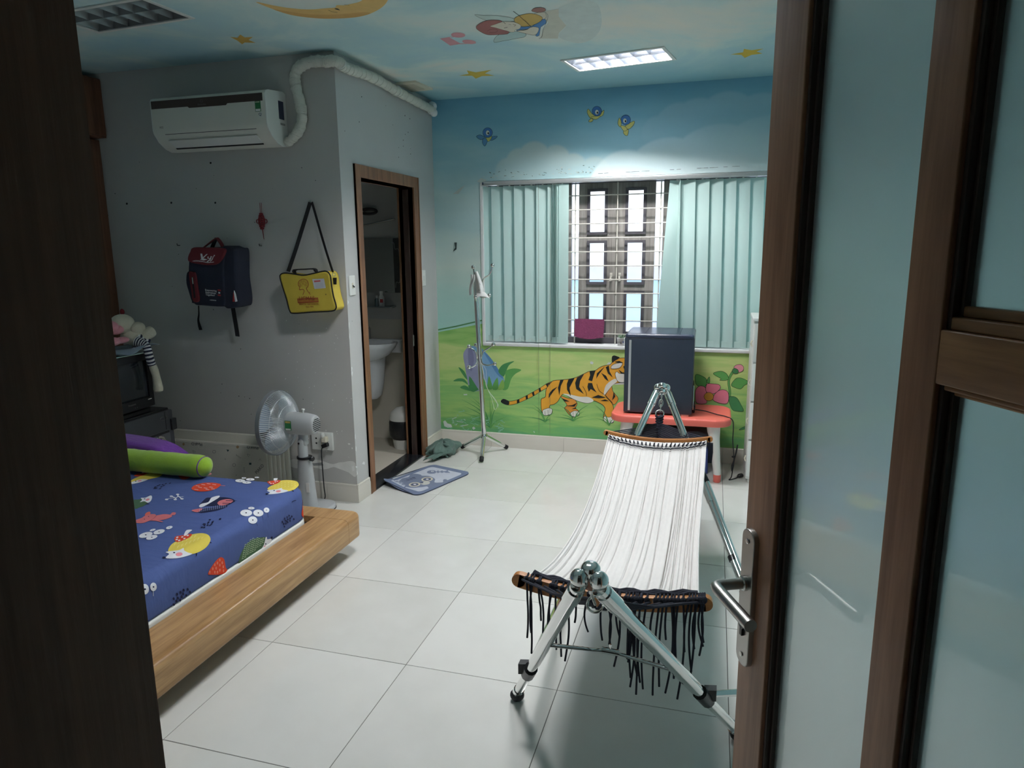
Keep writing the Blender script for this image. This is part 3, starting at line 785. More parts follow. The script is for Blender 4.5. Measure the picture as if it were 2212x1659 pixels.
d = mural('painted_tiger', 'painted striped orange tiger walking')
OR, OD, WH, BK = (232, 168, 58), (222, 148, 60), (228, 228, 220), (30, 36, 36)
lw = 0.9
d.poly(k8((1400, 556), (1470, 575), (1540, 590), (1572, 635), (1555, 680), (1590, 715), (1590, 755), (1540, 772), (1500, 760), (1450, 700), (1440, 678), (1465, 650), (1436, 606)), OD, 4, line=INK, lw=lw)
d.poly(k8((1925, 440), (1940, 500), (1965, 535), (1998, 585), (1955, 645), (1900, 600), (1850, 560), (1880, 500)), OD, 4, line=INK, lw=lw)
tail_t = [(800, 588), (832, 594), (862, 610), (950, 595), (1040, 553), (1110, 515), (1180, 475), (1250, 430), (1310, 405)]
tail_b = [(1268, 462), (1190, 508), (1122, 552), (1050, 588), (960, 628), (900, 645), (850, 648), (800, 632), (780, 610)]
d.poly(k8(*(tail_t + tail_b)), OR, 3, line=INK, lw=lw)
d.poly(k8((800, 588), (832, 594), (864, 611), (858, 648), (800, 632), (780, 610)), BK, 3)
for q in ([(945, 596), (970, 588), (972, 624), (946, 634)], [(1035, 556), (1058, 545), (1060, 584), (1040, 592)], [(1100, 521), (1122, 510), (1130, 547), (1112, 558)], [(1168, 482), (1190, 470), (1196, 504), (1178, 514)], [(1245, 434), (1320, 402), (1270, 440), (1262, 466)]):
    d.poly(k8(*q), BK)
body = [(1310, 405), (1345, 392), (1400, 388), (1480, 380), (1560, 362), (1640, 325), (1700, 298), (1760, 290), (1800, 262), (1850, 240), (1910, 230), (1940, 200), (1990, 165), (2080, 160), (2180, 180), (2200, 300), (2100, 400), (1990, 420), (1940, 440), (1880, 520), (1870, 560), (1925, 620), (1948, 670), (1945, 740), (1950, 820), (1930, 836), (1880, 832), (1845, 800), (1850, 740), (1862, 690), (1840, 652), (1790, 622), (1745, 606), (1700, 628), (1640, 625), (1560, 600), (1480, 560), (1430, 535), (1400, 562), (1370, 612), (1330, 642), (1290, 652), (1285, 682), (1312, 700), (1300, 745), (1240, 758), (1215, 740), (1200, 700), (1195, 640), (1200, 585), (1240, 565), (1245, 510), (1258, 468)]
d.poly(k8(*body), OR, 4, line=INK, lw=1.1)
d.poly(k8((1425, 532), (1500, 540), (1600, 562), (1690, 566), (1742, 602), (1700, 627), (1640, 624), (1560, 599), (1480, 558)), WH, 4)
d.poly(k8((1848, 530), (1872, 440), (1960, 376), (1985, 405), (1930, 452), (1856, 545)), WH, 3)
for P in ([(1215, 742), (1214, 704), (1240, 690), (1280, 680), (1311, 694), (1304, 738), (1280, 750), (1240, 758)], [(1497, 755), (1510, 725), (1550, 708), (1590, 720), (1590, 750), (1550, 771)], [(1845, 800), (1856, 766), (1900, 776), (1946, 766), (1950, 820), (1920, 836), (1880, 832)]):
    d.poly(k8(*P), WH, 4, line=INK, lw=0.8)
for a, b_ in (((1240, 755), (1236, 712)), ((1272, 752), (1268, 700)), ((1528, 766), (1530, 725)), ((1560, 768), (1560, 716)), ((1880, 830), (1884, 795)), ((1912, 834), (1914, 800))): d.stroke(k8(a, b_), 0.7, INK)
for P in ([(1395, 390), (1432, 387), (1402, 450), (1386, 552), (1372, 470)], [(1480, 384), (1546, 368), (1512, 430), (1492, 470), (1506, 560), (1466, 490), (1464, 430)], [(1570, 364), (1642, 327), (1602, 400), (1592, 460), (1642, 536), (1562, 482), (1550, 420)], [(1700, 300), (1762, 292), (1742, 350), (1726, 402), (1688, 390), (1706, 340)], [(1686, 420), (1726, 420), (1742, 470), (1776, 520), (1712, 482), (1692, 512), (1678, 460)], [(1770, 376), (1776, 320), (1862, 244), (1802, 322)], [(1820, 314), (1872, 345), (1898, 402), (1860, 376)], [(1868, 256), (1900, 238), (1908, 300), (1942, 362), (1892, 322)], [(1278, 532), (1312, 490), (1366, 458), (1322, 510), (1274, 580)], [(1720, 572), (1790, 544), (1870, 572), (1800, 578)], [(1810, 606), (1860, 590), (1906, 608), (1850, 609)], [(1950, 512), (1968, 560), (1934, 602), (1945, 550)], [(1408, 575), (1492, 610), (1440, 612)], [(1450, 656), (1520, 650), (1572, 624), (1542, 665)], [(1512, 690), (1560, 672), (1556, 690)], [(1960, 200), (2010, 190), (2050, 210), (2000, 214)], [(2000, 280), (2040, 310), (2090, 312), (2030, 326)], [(2050, 250), (2078, 230), (2070, 300)]):
    d.poly(k8(*P), BK)
d.poly(k8((1934, 206), (1932, 152), (1952, 134), (1985, 142), (2012, 158), (1965, 188)), BK, 3)
d.poly(k8((1924, 250), (1960, 222), (2040, 212), (2012, 262), (1935, 272)), WH, 3, line=INK, lw=0.8)
d.poly(k8((1966, 330), (1985, 302), (2010, 320), (2075, 330), (2120, 380), (2060, 412), (1995, 404)), WH, 3, line=INK, lw=0.8)
d.stroke(k8((1630, 455), (1665, 520), (1668, 555)), 0.9, INK, 4); d.stroke(k8((1775, 430), (1800, 500), (1860, 545), (1940, 630)), 0.9, INK, 4)
done(d)

d = mural('painted_flower', 'painted pink flower with green leaves')
LG, DG, PK = (96, 168, 90), (72, 138, 86), (226, 130, 152)
d.stroke(fl((1745, 1260), (1760, 1120), (1742, 950), (1790, 830), (1835, 780)), 5.2, INK, 5); d.stroke(fl((1745, 1260), (1760, 1120), (1742, 950), (1790, 830), (1835, 780)), 3.8, LG, 5)
for P, c in (([(1505, 840), (1560, 806), (1640, 800), (1710, 840), (1742, 912), (1690, 940), (1602, 936), (1618, 912)], LG), ([(1780, 1012), (1840, 922), (1900, 900), (1980, 920), (2052, 970), (1980, 1020), (1925, 1072), (1840, 1052)], LG), ([(1740, 1212), (1800, 1186), (1870, 1214), (1922, 1300), (1972, 1410), (1870, 1414), (1790, 1380)], DG), ([(1236, 850), (1330, 872), (1402, 932), (1372, 1040), (1262, 1022), (1225, 950)], LG), ([(1400, 960), (1445, 882), (1446, 980)], LG), ([(1900, 1700), (1990, 1650), (2060, 1640), (1980, 1690)], DG)):
    d.poly(fl(*P), c, 4, line=INK, lw=0.8)
for P in ([(1245, 1065), (1300, 1026), (1370, 1040), (1402, 1100), (1385, 1180), (1400, 1290), (1250, 1290), (1225, 1150)], [(1390, 1100), (1395, 1020), (1420, 990), (1480, 992), (1590, 1005), (1612, 1060), (1540, 1132), (1450, 1150)], [(1520, 1160), (1600, 1092), (1690, 1090), (1740, 1150), (1722, 1290), (1600, 1290), (1500, 1240)]):
    d.poly(fl(*P), PK, 4, line=INK, lw=0.9)
d.oval(*fl((1435, 1190))[0], 10.4, 9.2, (196, 150, 60), line=INK, lw=0.8)
d.poly(fl((1820, 742), (1860, 702), (1930, 696), (1970, 735), (1960, 790), (1900, 816), (1880, 775)), (226, 152, 164), 4, line=INK, lw=0.8)
d.poly(fl((1795, 792), (1830, 752), (1888, 782), (1880, 832), (1820, 832)), DG, 3, line=INK, lw=0.8)
done(d)

BL, YE = (74, 124, 186), (214, 206, 120)
def bird(nm, head, wings, belly, eye, lab, wcol):
    d = mural('painted_bird', lab)
    for P in wings: d.poly(bd(*P), wcol, 3, line=INK, lw=0.7)
    d.poly(bd(*belly), YE, 3, line=INK, lw=0.6)
    cx, cy = bd(head)[0]; d.oval(cx, cy, 10.4, 10.8, BL, line=INK, lw=0.7)
    cx, cy = bd(eye)[0]; d.oval(cx, cy, 3.8, 5.2, (226, 226, 206)); d.oval(cx + 1.2, cy + 1.0, 1.7, 2.4, INK)
    done(d)
bird(1, (295, 368), [[(160, 415), (205, 395), (262, 425), (210, 452)], [(338, 420), (412, 410), (380, 445), (332, 462)], [(242, 440), (302, 430), (285, 490), (260, 530), (234, 490)]], [(275, 415), (332, 395), (342, 432), (302, 476)], (296, 370), 'painted bluebird with blue wings', (92, 146, 190))
bird(2, (1600, 112), [[(1484, 130), (1498, 84), (1540, 140), (1585, 172), (1530, 202)], [(1686, 98), (1644, 140), (1618, 182), (1672, 160)], [(1500, 232), (1530, 200), (1556, 216), (1530, 242)]], [(1530, 182), (1642, 166), (1602, 206), (1560, 206)], (1600, 124), 'painted bluebird with yellow wings', YE)
bird(3, (1945, 216), [[(1850, 262), (1868, 190), (1892, 240), (1882, 302)], [(1930, 296), (2042, 228), (2040, 272), (1982, 326)], [(1918, 352), (1976, 330), (1966, 402), (1928, 390)]], [(1884, 286), (1935, 292), (1962, 332), (1920, 348)], (1935, 226), 'painted bluebird diving', YE)

# flaked paint, scratches and stains on the mural wall
d = mural('flaked_paint', 'flaked and scratched paint')
WP = (214, 220, 216)
for P in ([(180, 820), (200, 808), (225, 840), (262, 850), (275, 880), (230, 884), (192, 870)], [(480, 885), (497, 872), (515, 890), (494, 906)], [(390, 536), (428, 534), (430, 546), (395, 547)], [(1705, 200), (1722, 194), (1742, 208), (1735, 226), (1708, 222)], [(1875, 228), (1900, 203), (1936, 212), (1925, 228)], [(1668, 404), (1728, 404), (1730, 412), (1690, 418)], [(1812, 392), (1850, 368), (1852, 380), (1820, 400)], [(1870, 410), (1990, 405), (2060, 412), (2060, 436), (1930, 436), (1890, 428)], [(1118, 918), (1128, 924), (1132, 940), (1122, 934)]):
    d.poly(k8(*P), WP)
for a, b_ in (((270, 795), (320, 775)), ((282, 800), (285, 840)), ((320, 818), (388, 828)), ((310, 860), (325, 842)), ((395, 800), (412, 806)), ((360, 870), (440, 852))): d.stroke(k8(a, b_), 1.2, WP)
edge = [(945, 931), (1010, 936), (1100, 941), (1165, 946), (1230, 949), (1290, 952), (1340, 955)]
for i in range(40):
    t = random.random() * 5.9; i0 = int(t); f_ = t - i0
    x = edge[i0][0] + (edge[i0 + 1][0] - edge[i0][0]) * f_; y = edge[i0][1] + (edge[i0 + 1][1] - edge[i0][1]) * f_
    d.stroke([(x, y), (x + random.uniform(4, 18), y + random.uniform(0.2, 1.4))], random.uniform(0.8, 2), WP)
for i in range(46):
    x = random.uniform(958, 1090); y = random.uniform(905, 932) if random.random() < 0.7 else random.uniform(885, 930)
    d.stroke([(x, y), (x + random.uniform(-8, 8), y + random.uniform(-4, 4)), (x + random.uniform(-12, 12), y + random.uniform(-6, 6))], random.uniform(0.5, 1.3), (150, 205, 180))
for P in ([(215, 1160), (245, 1135), (265, 1120), (292, 1105), (270, 1130), (250, 1158)], [(225, 1448), (240, 1448), (238, 1490), (218, 1500), (230, 1480)], [(360, 1085), (385, 1062), (420, 1075), (400, 1092)]):
    d.poly(b2(*P), (60, 74, 74) if P[0][0] == 225 else (196, 208, 204))
for i in range(70):
    x = 1042 + random.random() ** 0.8 * 240; yy = 386 - (x - 1042) * 0.05
    y = yy - abs(random.gauss(0, 7))
    d.stroke([(x, y), (x + random.uniform(-4, 7), y + random.uniform(-2, 2))], random.uniform(0.6, 1.8), random.choice([(206, 214, 208), (96, 112, 112), (180, 196, 190)]))
for i in range(26):
    x = random.uniform(1290, 1600); y = 378 - (x - 1290) * 0.052
    d.stroke([(x, y - 3), (x + 9, y - 3.5)], random.uniform(0.5, 1.0), (70, 80, 84))
done(d)

# ------------------------------------------------------------------ paintings on the ceiling
def ceilfn(u, v_, l): return on('z', ZC - l, u, v_)
def cmural(name, label):
    d = Draw(ceilfn); d.name = name; d.lab = label; return d
cu_ = crop(940, 0, 6.144); mo = crop(540, 0, 6.144); ac = crop(140, 0, 2.572)
d = cmural('painted_moon', 'painted yellow crescent moon')
d.poly(mo((75, 25), (300, 120), (550, 200), (850, 240), (1100, 248), (1400, 230), (1600, 180), (1760, 90), (1840, -20), (1850, -140), (1640, -120), (1480, 10), (1350, 50), (1250, 70), (1150, 70), (1130, 100), (1000, 110), (800, 125), (550, 110), (300, 70)), (226, 190, 122), 4)
d.poly(mo((300, 120), (550, 200), (850, 240), (1100, 248), (1400, 230), (1600, 180), (1500, 160), (1200, 190), (800, 190), (500, 150)), (212, 168, 104), 3)
d.stroke(mo((1040, 135), (1090, 155), (1160, 165)), 0.8, (110, 90, 60), 3); d.poly(mo((1120, 115), (1160, 112), (1195, 135), (1150, 128)), INK, 3); d.stroke(mo((1250, 62), (1320, 70)), 0.6, (120, 96, 60))
done(d, ceiling)
def star(P, c, lab):
    d = cmural('painted_star', lab); d.poly(P, c); done(d, ceiling)
star(cu_((315, 1005), (445, 980), (420, 935), (540, 960), (750, 925), (660, 975), (790, 1005), (620, 1010), (540, 1045), (490, 1005)), (214, 190, 84), 'painted yellow star')
star(b2((1875, 325), (1950, 312), (1955, 292), (2000, 300), (2072, 290), (2030, 308), (2066, 320), (2000, 328), (1960, 346), (1940, 328)), (214, 184, 72), 'painted yellow star')
star(ac((918, 205), (960, 210), (975, 192), (1000, 208), (1045, 205), (1022, 222), (1060, 238), (1000, 236), (985, 246), (960, 226)), (214, 176, 92), 'painted yellow star')
d = cmural('painted_cherub', 'painted cherub with a fiddle leaning on a cloud')
CR = (220, 214, 196)
d.poly(cu_((1640, 110), (1900, 10), (2150, 50), (2210, 300), (2130, 480), (1950, 572), (1750, 542), (1635, 470), (1740, 340), (1640, 220)), (208, 220, 216), 4)
d.poly(cu_((525, 195), (640, 205), (760, 205), (900, 215), (1020, 240), (1055, 278), (900, 292), (740, 282), (620, 250)), (196, 216, 210), 4, line=INK, lw=0.5)
d.poly(cu_((785, 562), (790, 510), (850, 460), (980, 430), (1100, 420), (1205, 452), (1180, 492), (1080, 510), (980, 530), (880, 548)), (180, 206, 204), 4, line=INK, lw=0.6)
d.poly(cu_((1400, 160), (1640, 120), (1640, 220), (1740, 340), (1640, 440), (1630, 512), (1400, 512), (1430, 400), (1500, 300)), (206, 206, 192), 0)
d.poly(cu_((1080, 405), (1130, 345), (1280, 352), (1440, 245), (1472, 310), (1400, 360), (1382, 472), (1330, 474), (1360, 420), (1250, 380)), (86, 136, 190), 2, line=INK, lw=0.6)
d.poly(cu_((1300, 190), (1440, 160), (1475, 215), (1450, 250), (1380, 250)), CR, 3, line=INK, lw=0.5)
d.poly(cu_((1048, 270), (1100, 215), (1250, 180), (1370, 200), (1425, 242), (1372, 300), (1250, 346), (1130, 348)), (206, 174, 100), 4, line=INK, lw=0.6)
d.poly(cu_((1280, 140), (1330, 105), (1440, 105), (1466, 140), (1400, 165), (1320, 160)), (168, 124, 116), 4, line=INK, lw=0.6)
d.poly(cu_((1080, 410), (1200, 398), (1280, 358), (1372, 368), (1362, 430), (1320, 466), (1240, 456)), CR, 4, line=INK, lw=0.6)
d.poly(cu_((545, 370), (580, 320), (700, 270), (850, 270), (900, 300), (960, 400), (990, 412), (960, 450), (850, 460), (700, 462), (600, 420)), (168, 112, 108), 4, line=INK, lw=0.6)
d.poly(cu_((730, 350), (800, 322), (900, 290), (1030, 290), (1132, 332), (1120, 382), (1060, 400), (1050, 425), (990, 425), (960, 412), (890, 395), (800, 368)), CR, 4, line=INK, lw=0.4)
d.stroke(cu_((905, 290), (935, 318)), 0.8, INK); d.stroke(cu_((915, 372), (960, 362)), 0.9, INK); d.stroke(cu_((1030, 320), (1070, 332), (1045, 348)), 0.8, (120, 80, 70), 3); d.stroke(cu_((975, 322), (1010, 330)), 0.5, INK)
d.stroke(cu_((690, 410), (760, 385), (830, 400), (800, 430), (720, 430)), 0.7, (110, 64, 66), 3)
d.stroke(cu_((1036, 150), (1110, 205), (1282, 362)), 1.0, (48, 50, 56)); d.stroke(cu_((1450, 150), (1498, 210), (1470, 310), (1430, 400), (1420, 480), (1380, 515)), 0.6, INK, 4)
done(d, ceiling)
d = cmural('painted_music_note', 'painted pink music note')
PN = (214, 158, 166)
d.poly(cu_((62, 512), (180, 492), (345, 582), (200, 606)), PN); d.oval(*cu_((305, 465))[0], 15.5, 5.6, PN, 0.05); d.oval(*cu_((450, 556))[0], 15, 4.6, PN, 0.1)
d.stroke(cu_((330, 582), (540, 572)), 1.6, PN); d.stroke(cu_((180, 495), (250, 490)), 1.0, PN)
done(d, ceiling)

# ------------------------------------------------------------------ wear on the grey wall and on the bathroom wall
def greyfn(u, v_, l): return on('y', YG - l, u, v_)
d = Draw(greyfn); d.name = 'peeled_plaster'; d.lab = 'pale patches where grey paint has peeled'
g4 = crop(540, 820, 5.532); g1 = crop(700, 940, 7.373)
PL = (228, 228, 224)
d.poly(g4((440, 990), (480, 965), (520, 950), (600, 960), (660, 968), (740, 962), (820, 958), (900, 985), (990, 1010), (1060, 990), (1120, 985), (1200, 972), (1260, 1000), (1275, 1140), (1240, 1160), (1180, 1110), (1060, 1065), (1000, 1045), (930, 1065), (860, 1072), (760, 1050), (640, 1050), (560, 1060), (490, 1040)), PL, 2)
d.poly(g4((745, 1000), (860, 990), (880, 1025), (760, 1030)), (150, 152, 152))
for P in ([(375, 130), (410, 128), (420, 150), (390, 155)], [(435, 195), (460, 200), (455, 225), (440, 215)], [(442, 500), (482, 480), (486, 560), (450, 580)]): d.poly(g1(*P), (238, 238, 236))
for i in range(60):
    x = random.uniform(600, 765); y = random.uniform(680, 1040); d.oval(x, y, random.uniform(.4, 1.6), random.uniform(.4, 1.3), (234, 234, 232), random.random() * 3, 6)
for i in range(36):
    d.oval(random.uniform(230, 700), random.uniform(340, 1000), random.uniform(.5, 1.4), random.uniform(.5, 1.4), (64, 64, 64), 0, 6)
for (x, y) in ((274, 440), (370, 438), (465, 438), (455, 352)): d.oval(x, y, 2.2, 2.4, (40, 40, 42), 0, 8)
d.part(d.name, 'paint', wall_grey, d.lab)
d = Draw(lambda u, v_, l: on('x', XD + l, u, v_)); 
for i in range(9):
    t = random.random(); y = 640 + t * 410; q_ = pix(XD, YG - 0.0, on('x', XD, 760, y).z); x = q_[0] + 1.2; y = q_[1]
    d.poly([(x, y), (x + random.uniform(1, 3), y + random.uniform(1, 6)), (x + random.uniform(0, 2), y + random.uniform(8, 20)), (x - 0.3, y + 10)], (226, 228, 228))
for P in ([(605, 455), (635, 415), (650, 440), (645, 472)], [(500, 500), (520, 495), (530, 512), (510, 518)]): d.poly(g1(*P), (232, 234, 234))
for i in range(16): d.oval(random.uniform(730, 905), random.uniform(200, 350), random.uniform(.5, 1.2), random.uniform(.6, 1.8), (84, 84, 84), 0, 6)
d.part('peeled_plaster', 'paint', wall_bath, 'chipped paint along the wall corner')
# painted sky runs a hand down the walls above the pipe
# ------------------------------------------------------------------ entrance door, standing open
DA = math.radians(-24.0)
dlock = Vector((math.sin(DA), math.cos(DA), 0))            # from the hinge towards the lock
Lk = CAM + ray(1612, 1255) * 1.15; Lk.z = 0
Lk = Lk - dlock * -0.012
door = thing('door_1', 'open brown wooden door with frosted glass panes and a steel lever handle', None, Lk, math.atan2(-dlock.y, -dlock.x), kind='structure')
MD = wmat(door)
def D(mb, name, m, parent=None, **kw):
    mb.v = [MD @ p_ for p_ in mb.v]; return mb.part(name, m, parent or door, **kw)
z0, z1 = 0.012, 2.11
def stile(x0, x1): D(MB().slab(x0, x1, 0, 0.04, z0, z1, 0.002, 0.002), 'stile', 'walnut_v')
stile(0.0, 0.088); stile(0.325, 0.380); stile(0.735, 0.845)
def rail(x0, x1, a, b_): D(MB().slab(x0, x1, 0.0005, 0.0395, a, b_, 0.001, 0.002), 'rail', 'walnut_h')
for (xa, xb) in ((0.088, 0.325), (0.380, 0.735)): rail(xa, xb, z0, 0.20); rail(xa, xb, 1.985, z1)
RZ0, RZ1 = 1.4445, 1.5005
rail(0.380, 0.735, RZ0, RZ1)
def pane(x0, x1, a, b_):
    # stepped beads round a recessed pane
    for (i0, i1, dy0, dy1) in ((0.0, 0.006, 0.006, 0.03), (0.006, 0.011, 0.014, 0.03)):
        for (p0, p1, q0, q1) in ((x0 + i0, x0 + i1, a + i0, b_ - i0), (x1 - i1, x1 - i0, a + i0, b_ - i0)):
            D(MB().slab(p0, p1, dy0, dy1, q0, q1, 0.001, 0.001), 'bead', 'walnut_dark')
        for (q0, q1) in ((a + i0 * 2.2, a + i1 * 2.2), (b_ - i1, b_ - i0)):
            D(MB().slab(x0 + i1, x1 - i1, dy0, dy1, q0, q1, 0.001, 0.002), 'bead', 'walnut_h')
    D(MB().box(x0 + 0.008, x1 - 0.008, 0.0215, 0.0265, a + 0.004, b_ - 0.004), 'pane', 'frosted_glass', angle=0)
pane(0.088, 0.325, 0.20, 1.985); pane(0.380, 0.735, 0.20, RZ0); pane(0.380, 0.735, RZ1, 1.985)
# lever handle on its long plate
hz = 1.045
hd = bpy.data.objects.new('handle', None); COL.objects.link(hd); hd.parent = door; WM[hd] = MD; hd['label'] = 'brushed steel lever handle on a long plate'
pl = []
for k in range(9):
    t = math.pi * k / 8; pl.append((0.027 + 0.0205 * math.cos(t), 0, 1.122 + 0.016 * math.sin(t)))
for k in range(9):
    t = math.pi + math.pi * k / 8; pl.append((0.027 + 0.0205 * math.cos(t), 0, 0.914 + 0.016 * math.sin(t)))
mb = MB(); mb.prism([Vector((a, -0.009, c)) for a, _, c in pl], (0, 0.009, 0), 0.002, 2); D(mb, 'plate', 'brushed_steel', hd)
for z in (1.118, 0.918): D(MB().lathe([(0.0045, 0), (0.0045, 0.0015), (0.002, 0.0018)], (0.027, -0.009, z), (0, -1, 0), 12), 'screw', 'steel', hd)
mb = MB().lathe([(0.0125, 0), (0.0125, 0.006), (0.0105, 0.008)], (0.027, -0.009, hz), (0, -1, 0), 20); D(mb, 'collar', 'steel', hd)
pth = [Vector((0.027, -0.012, hz)), Vector((0.027, -0.040, hz)), Vector((0.0275, -0.054, hz)), Vector((0.031, -0.0605, hz)), Vector((0.040, -0.0625, hz)), Vector((0.075, -0.0625, hz)), Vector((0.152, -0.0625, hz))]
D(MB().tube(pth, [0.009, 0.009, 0.0095, 0.0098, 0.0098, 0.0098, 0.0098], 18), 'lever', 'brushed_steel', hd)
mb = MB().lathe([(0.0085, 0), (0.0085, 0.004)], (0.027, -0.009, hz - 0.072), (0, -1, 0), 16); mb.box(0.0235, 0.0305, -0.013, -0.009, hz - 0.092, hz - 0.066); D(mb, 'keyhole', 'black_plastic', hd)

# ------------------------------------------------------------------ air conditioner
mat('ac_white', (226, 226, 216), 0.3, var=0.02); mat('ac_brown', (74, 60, 56), 0.35, var=0.05); mat('label_green', (40, 118, 70), 0.5); mat('label_navy', (44, 50, 74), 0.5); mat('label_white', (232, 232, 230), 0.5); mat('faint_grey', (120, 112, 108), 0.5)
acx0, acx1 = -1.548, -0.775
ac_ = thing('air_conditioner', 'white wall air conditioner with a brown band', 'air conditioner', ((acx0 + acx1) / 2, YG, 2.18))
yf = 1.945
prof = [(YG - 0.002, 2.185), (YG - 0.002, 2.478), (YG - 0.03, 2.487), (yf + 0.03, 2.472), (yf + 0.008, 2.464), (yf, 2.45), (yf, 2.29), (yf + 0.006, 2.268), (yf + 0.04, 2.225), (yf + 0.09, 2.192), (YG - 0.06, 2.178)]
mb = MB(); mb.prism([(acx0, a, b_) for a, b_ in prof], (acx1 - acx0, 0, 0)); mb.part('body', 'ac_white', ac_, angle=25)
# side cheeks
for x, s_ in ((acx0, -1), (acx1, 1)):
    mb = MB(); mb.prism([(x, a, b_) for a, b_ in prof], (s_ * 0.006, 0, 0)); mb.part('end_cheek', 'white_plastic', ac_, angle=25)
def AF(u, v_): return on('y', yf - 0.0015, u, v_)
a7 = crop(310, 180, 6.703)
band = [(108, 268), (900, 205), (1690, 142), (1702, 262), (1130, 305), (1110, 325), (625, 362), (590, 346), (115, 384)]
xb0, xb1 = acx0 + 0.004, acx1 - 0.012
def zz(f_): return 2.290 + f_ * 0.160
P = [(xb0, 1.0), (xb1, 1.0), (xb1, 0.74), (-1.02, 0.74), (-1.03, 0.68), (-1.28, 0.68), (-1.29, 0.73), (xb0, 0.73)]
mb = MB(); mb.prism([(a, yf - 0.003, zz(f_)) for a, f_ in P], (0, 0.0035, 0)); mb.part('brown_band', 'ac_brown', ac_, 'brown band', angle=0)
MB().box(xb0 + 0.07, xb1 - 0.06, yf + 0.008, yf + 0.009, 2.262, 2.2645).part('seam', 'black_plastic', ac_, angle=0)
mb = MB(); mb.obox(((xb0 + xb1) / 2, yf + 0.053, 2.214), ((xb1 - xb0) / 2 - 0.075, 0, 0), (0, 0.028, -0.017), (0, -0.0012, -0.002)); mb.part('flap', 'white_plastic', ac_, angle=0)
mb = MB(); mb.obox(((xb0 + xb1) / 2, yf + 0.0855, 2.1925), ((xb1 - xb0) / 2 - 0.075, 0, 0), (0, 0.0045, -0.0025), (0, -0.001, -0.002)); mb.part('outlet_slot', 'black_plastic', ac_, angle=0)
lx = -0.838
MB().box(lx, lx + 0.036, yf - 0.0012, yf, 2.352, 2.410).part('energy_label', 'label_green', ac_, 'green energy label', angle=0)
MB().box(lx + 0.003, lx + 0.033, yf - 0.0018, yf - 0.0012, 2.354, 2.366).part('energy_label_strip', 'label_white', ac_, angle=0)
for k in range(4): MB().box(lx + 0.004 + k * 0.007, lx + 0.009 + k * 0.007, yf - 0.0018, yf - 0.0012, 2.400, 2.405).part('rating_star', 'cream_plastic', ac_, angle=0)
MB().box(lx + 0.018, lx + 0.040, yf - 0.0012, yf, 2.325, 2.347).part('quality_mark', 'label_white', ac_, angle=0)
text('quality_letter', 'Q', 0.022, (lx + 0.029, yf - 0.002, 2.336), (1, 0, 0), (0, 0, 1), 'label_navy', ac_)
MB().box(acx1 + 0.006, acx1 + 0.0068, 2.065, 2.115, 2.33, 2.43).part('data_label', 'label_navy', ac_, 'dark data sticker on the side', angle=0)
MB().box(acx1 + 0.006, acx1 + 0.0066, 2.07, 2.125, 2.295, 2.325).part('barcode_label', 'label_white', ac_, angle=0)
for k in range(9): MB().box(acx1 + 0.0066, acx1 + 0.0068, 2.074 + k * 0.0052, 2.0765 + k * 0.0052, 2.298, 2.310).part('barcode_line', 'black_plastic', ac_, angle=0)
text('brand_lettering', 'Electrolux', 0.014, (-1.19, yf - 0.0035, zz(0.765)), (1, 0, 0), (0, 0, 1), 'faint_grey', ac_)
mb = MB().tube([(-1.19 + 0.009 * math.cos(t * math.pi / 8), yf - 0.0035, zz(0.88) + 0.009 * math.sin(t * math.pi / 8)) for t in range(16)], 0.0007, 5, closed=True); mb.tube([(-1.199, yf - 0.0035, zz(0.88)), (-1.181, yf - 0.0035, zz(0.88))], 0.0006, 5); mb.part('brand_emblem', 'faint_grey', ac_)
text('inverter_lettering', 'R32', 0.016, (acx0 + 0.06, yf - 0.0006, 2.302), (1, 0, 0), (0, 0, 1), 'faint_grey', ac_)

# ------------------------------------------------------------------ wrapped refrigerant pipe
mat('pipe_wrap', (216, 216, 206), 0.6, var=0.08, bump=0.5, bscale=60, stretch=(1, 1, 3))
pp = []
for (u, v_) in ((612, 309), (628, 303), (643, 286), (652, 262), (649, 225), (640, 190), (637, 166), (645, 147), (664, 136), (686, 132), (704, 133)): pp.append(on('y', YG - 0.032, u, v_))
pp.append(Vector((XD + 0.012, YG - 0.036, pp[-1].z))); pp.append(Vector((XD + 0.037, YG - 0.008, pp[-1].z - 0.004)))
for (u, v_) in ((740, 143), (760, 151), (782, 158), (812, 171), (838, 186), (868, 203), (895, 217), (918, 229), (934, 236)): pp.append(on('x', XD + 0.036, u, v_))
pp[0].y = YG - 0.03; pp[0].x = acx1 + 0.012
for q in pp: q.z = min(q.z, ZC - 0.036)
pp = smooth_loop(pp, 5, False)
pp = [p_ for p_ in pp]
for p_ in pp: p_.y = min(p_.y, YB - 0.035)
rad = [0.024 + 0.006 * min(1, i / 12) + 0.0022 * math.sin(i * 2.1) + 0.0012 * math.sin(i * 0.73) for i in range(len(pp))]
pipe = thing('wrapped_pipe', 'white tape-wrapped pipe bending along the wall top', 'pipe', (pp[0].x, YG - 0.03, 2.2))
MB().tube(pp, rad, 16).part('insulation', 'pipe_wrap', pipe, angle=60)
rr = random.Random(3)
for i in range(3, len(pp) - 3, 2):     # edges of the spiral wrap
    t = (pp[i + 1] - pp[i - 1]).normalized(); a = t.orthogonal().normalized(); b_ = t.cross(a); r_ = rad[i] + 0.0012; k0 = rr.uniform(0, 6)
    ring = [pp[i] + (a * math.cos(q) + b_ * math.sin(q)) * r_ + t * (0.008 * math.sin(q + k0)) for q in [2 * math.pi * k / 18 for k in range(18)]]
    MB().tube(ring, 0.0016, 5, closed=True).part('tape_edge', 'pipe_wrap', pipe)
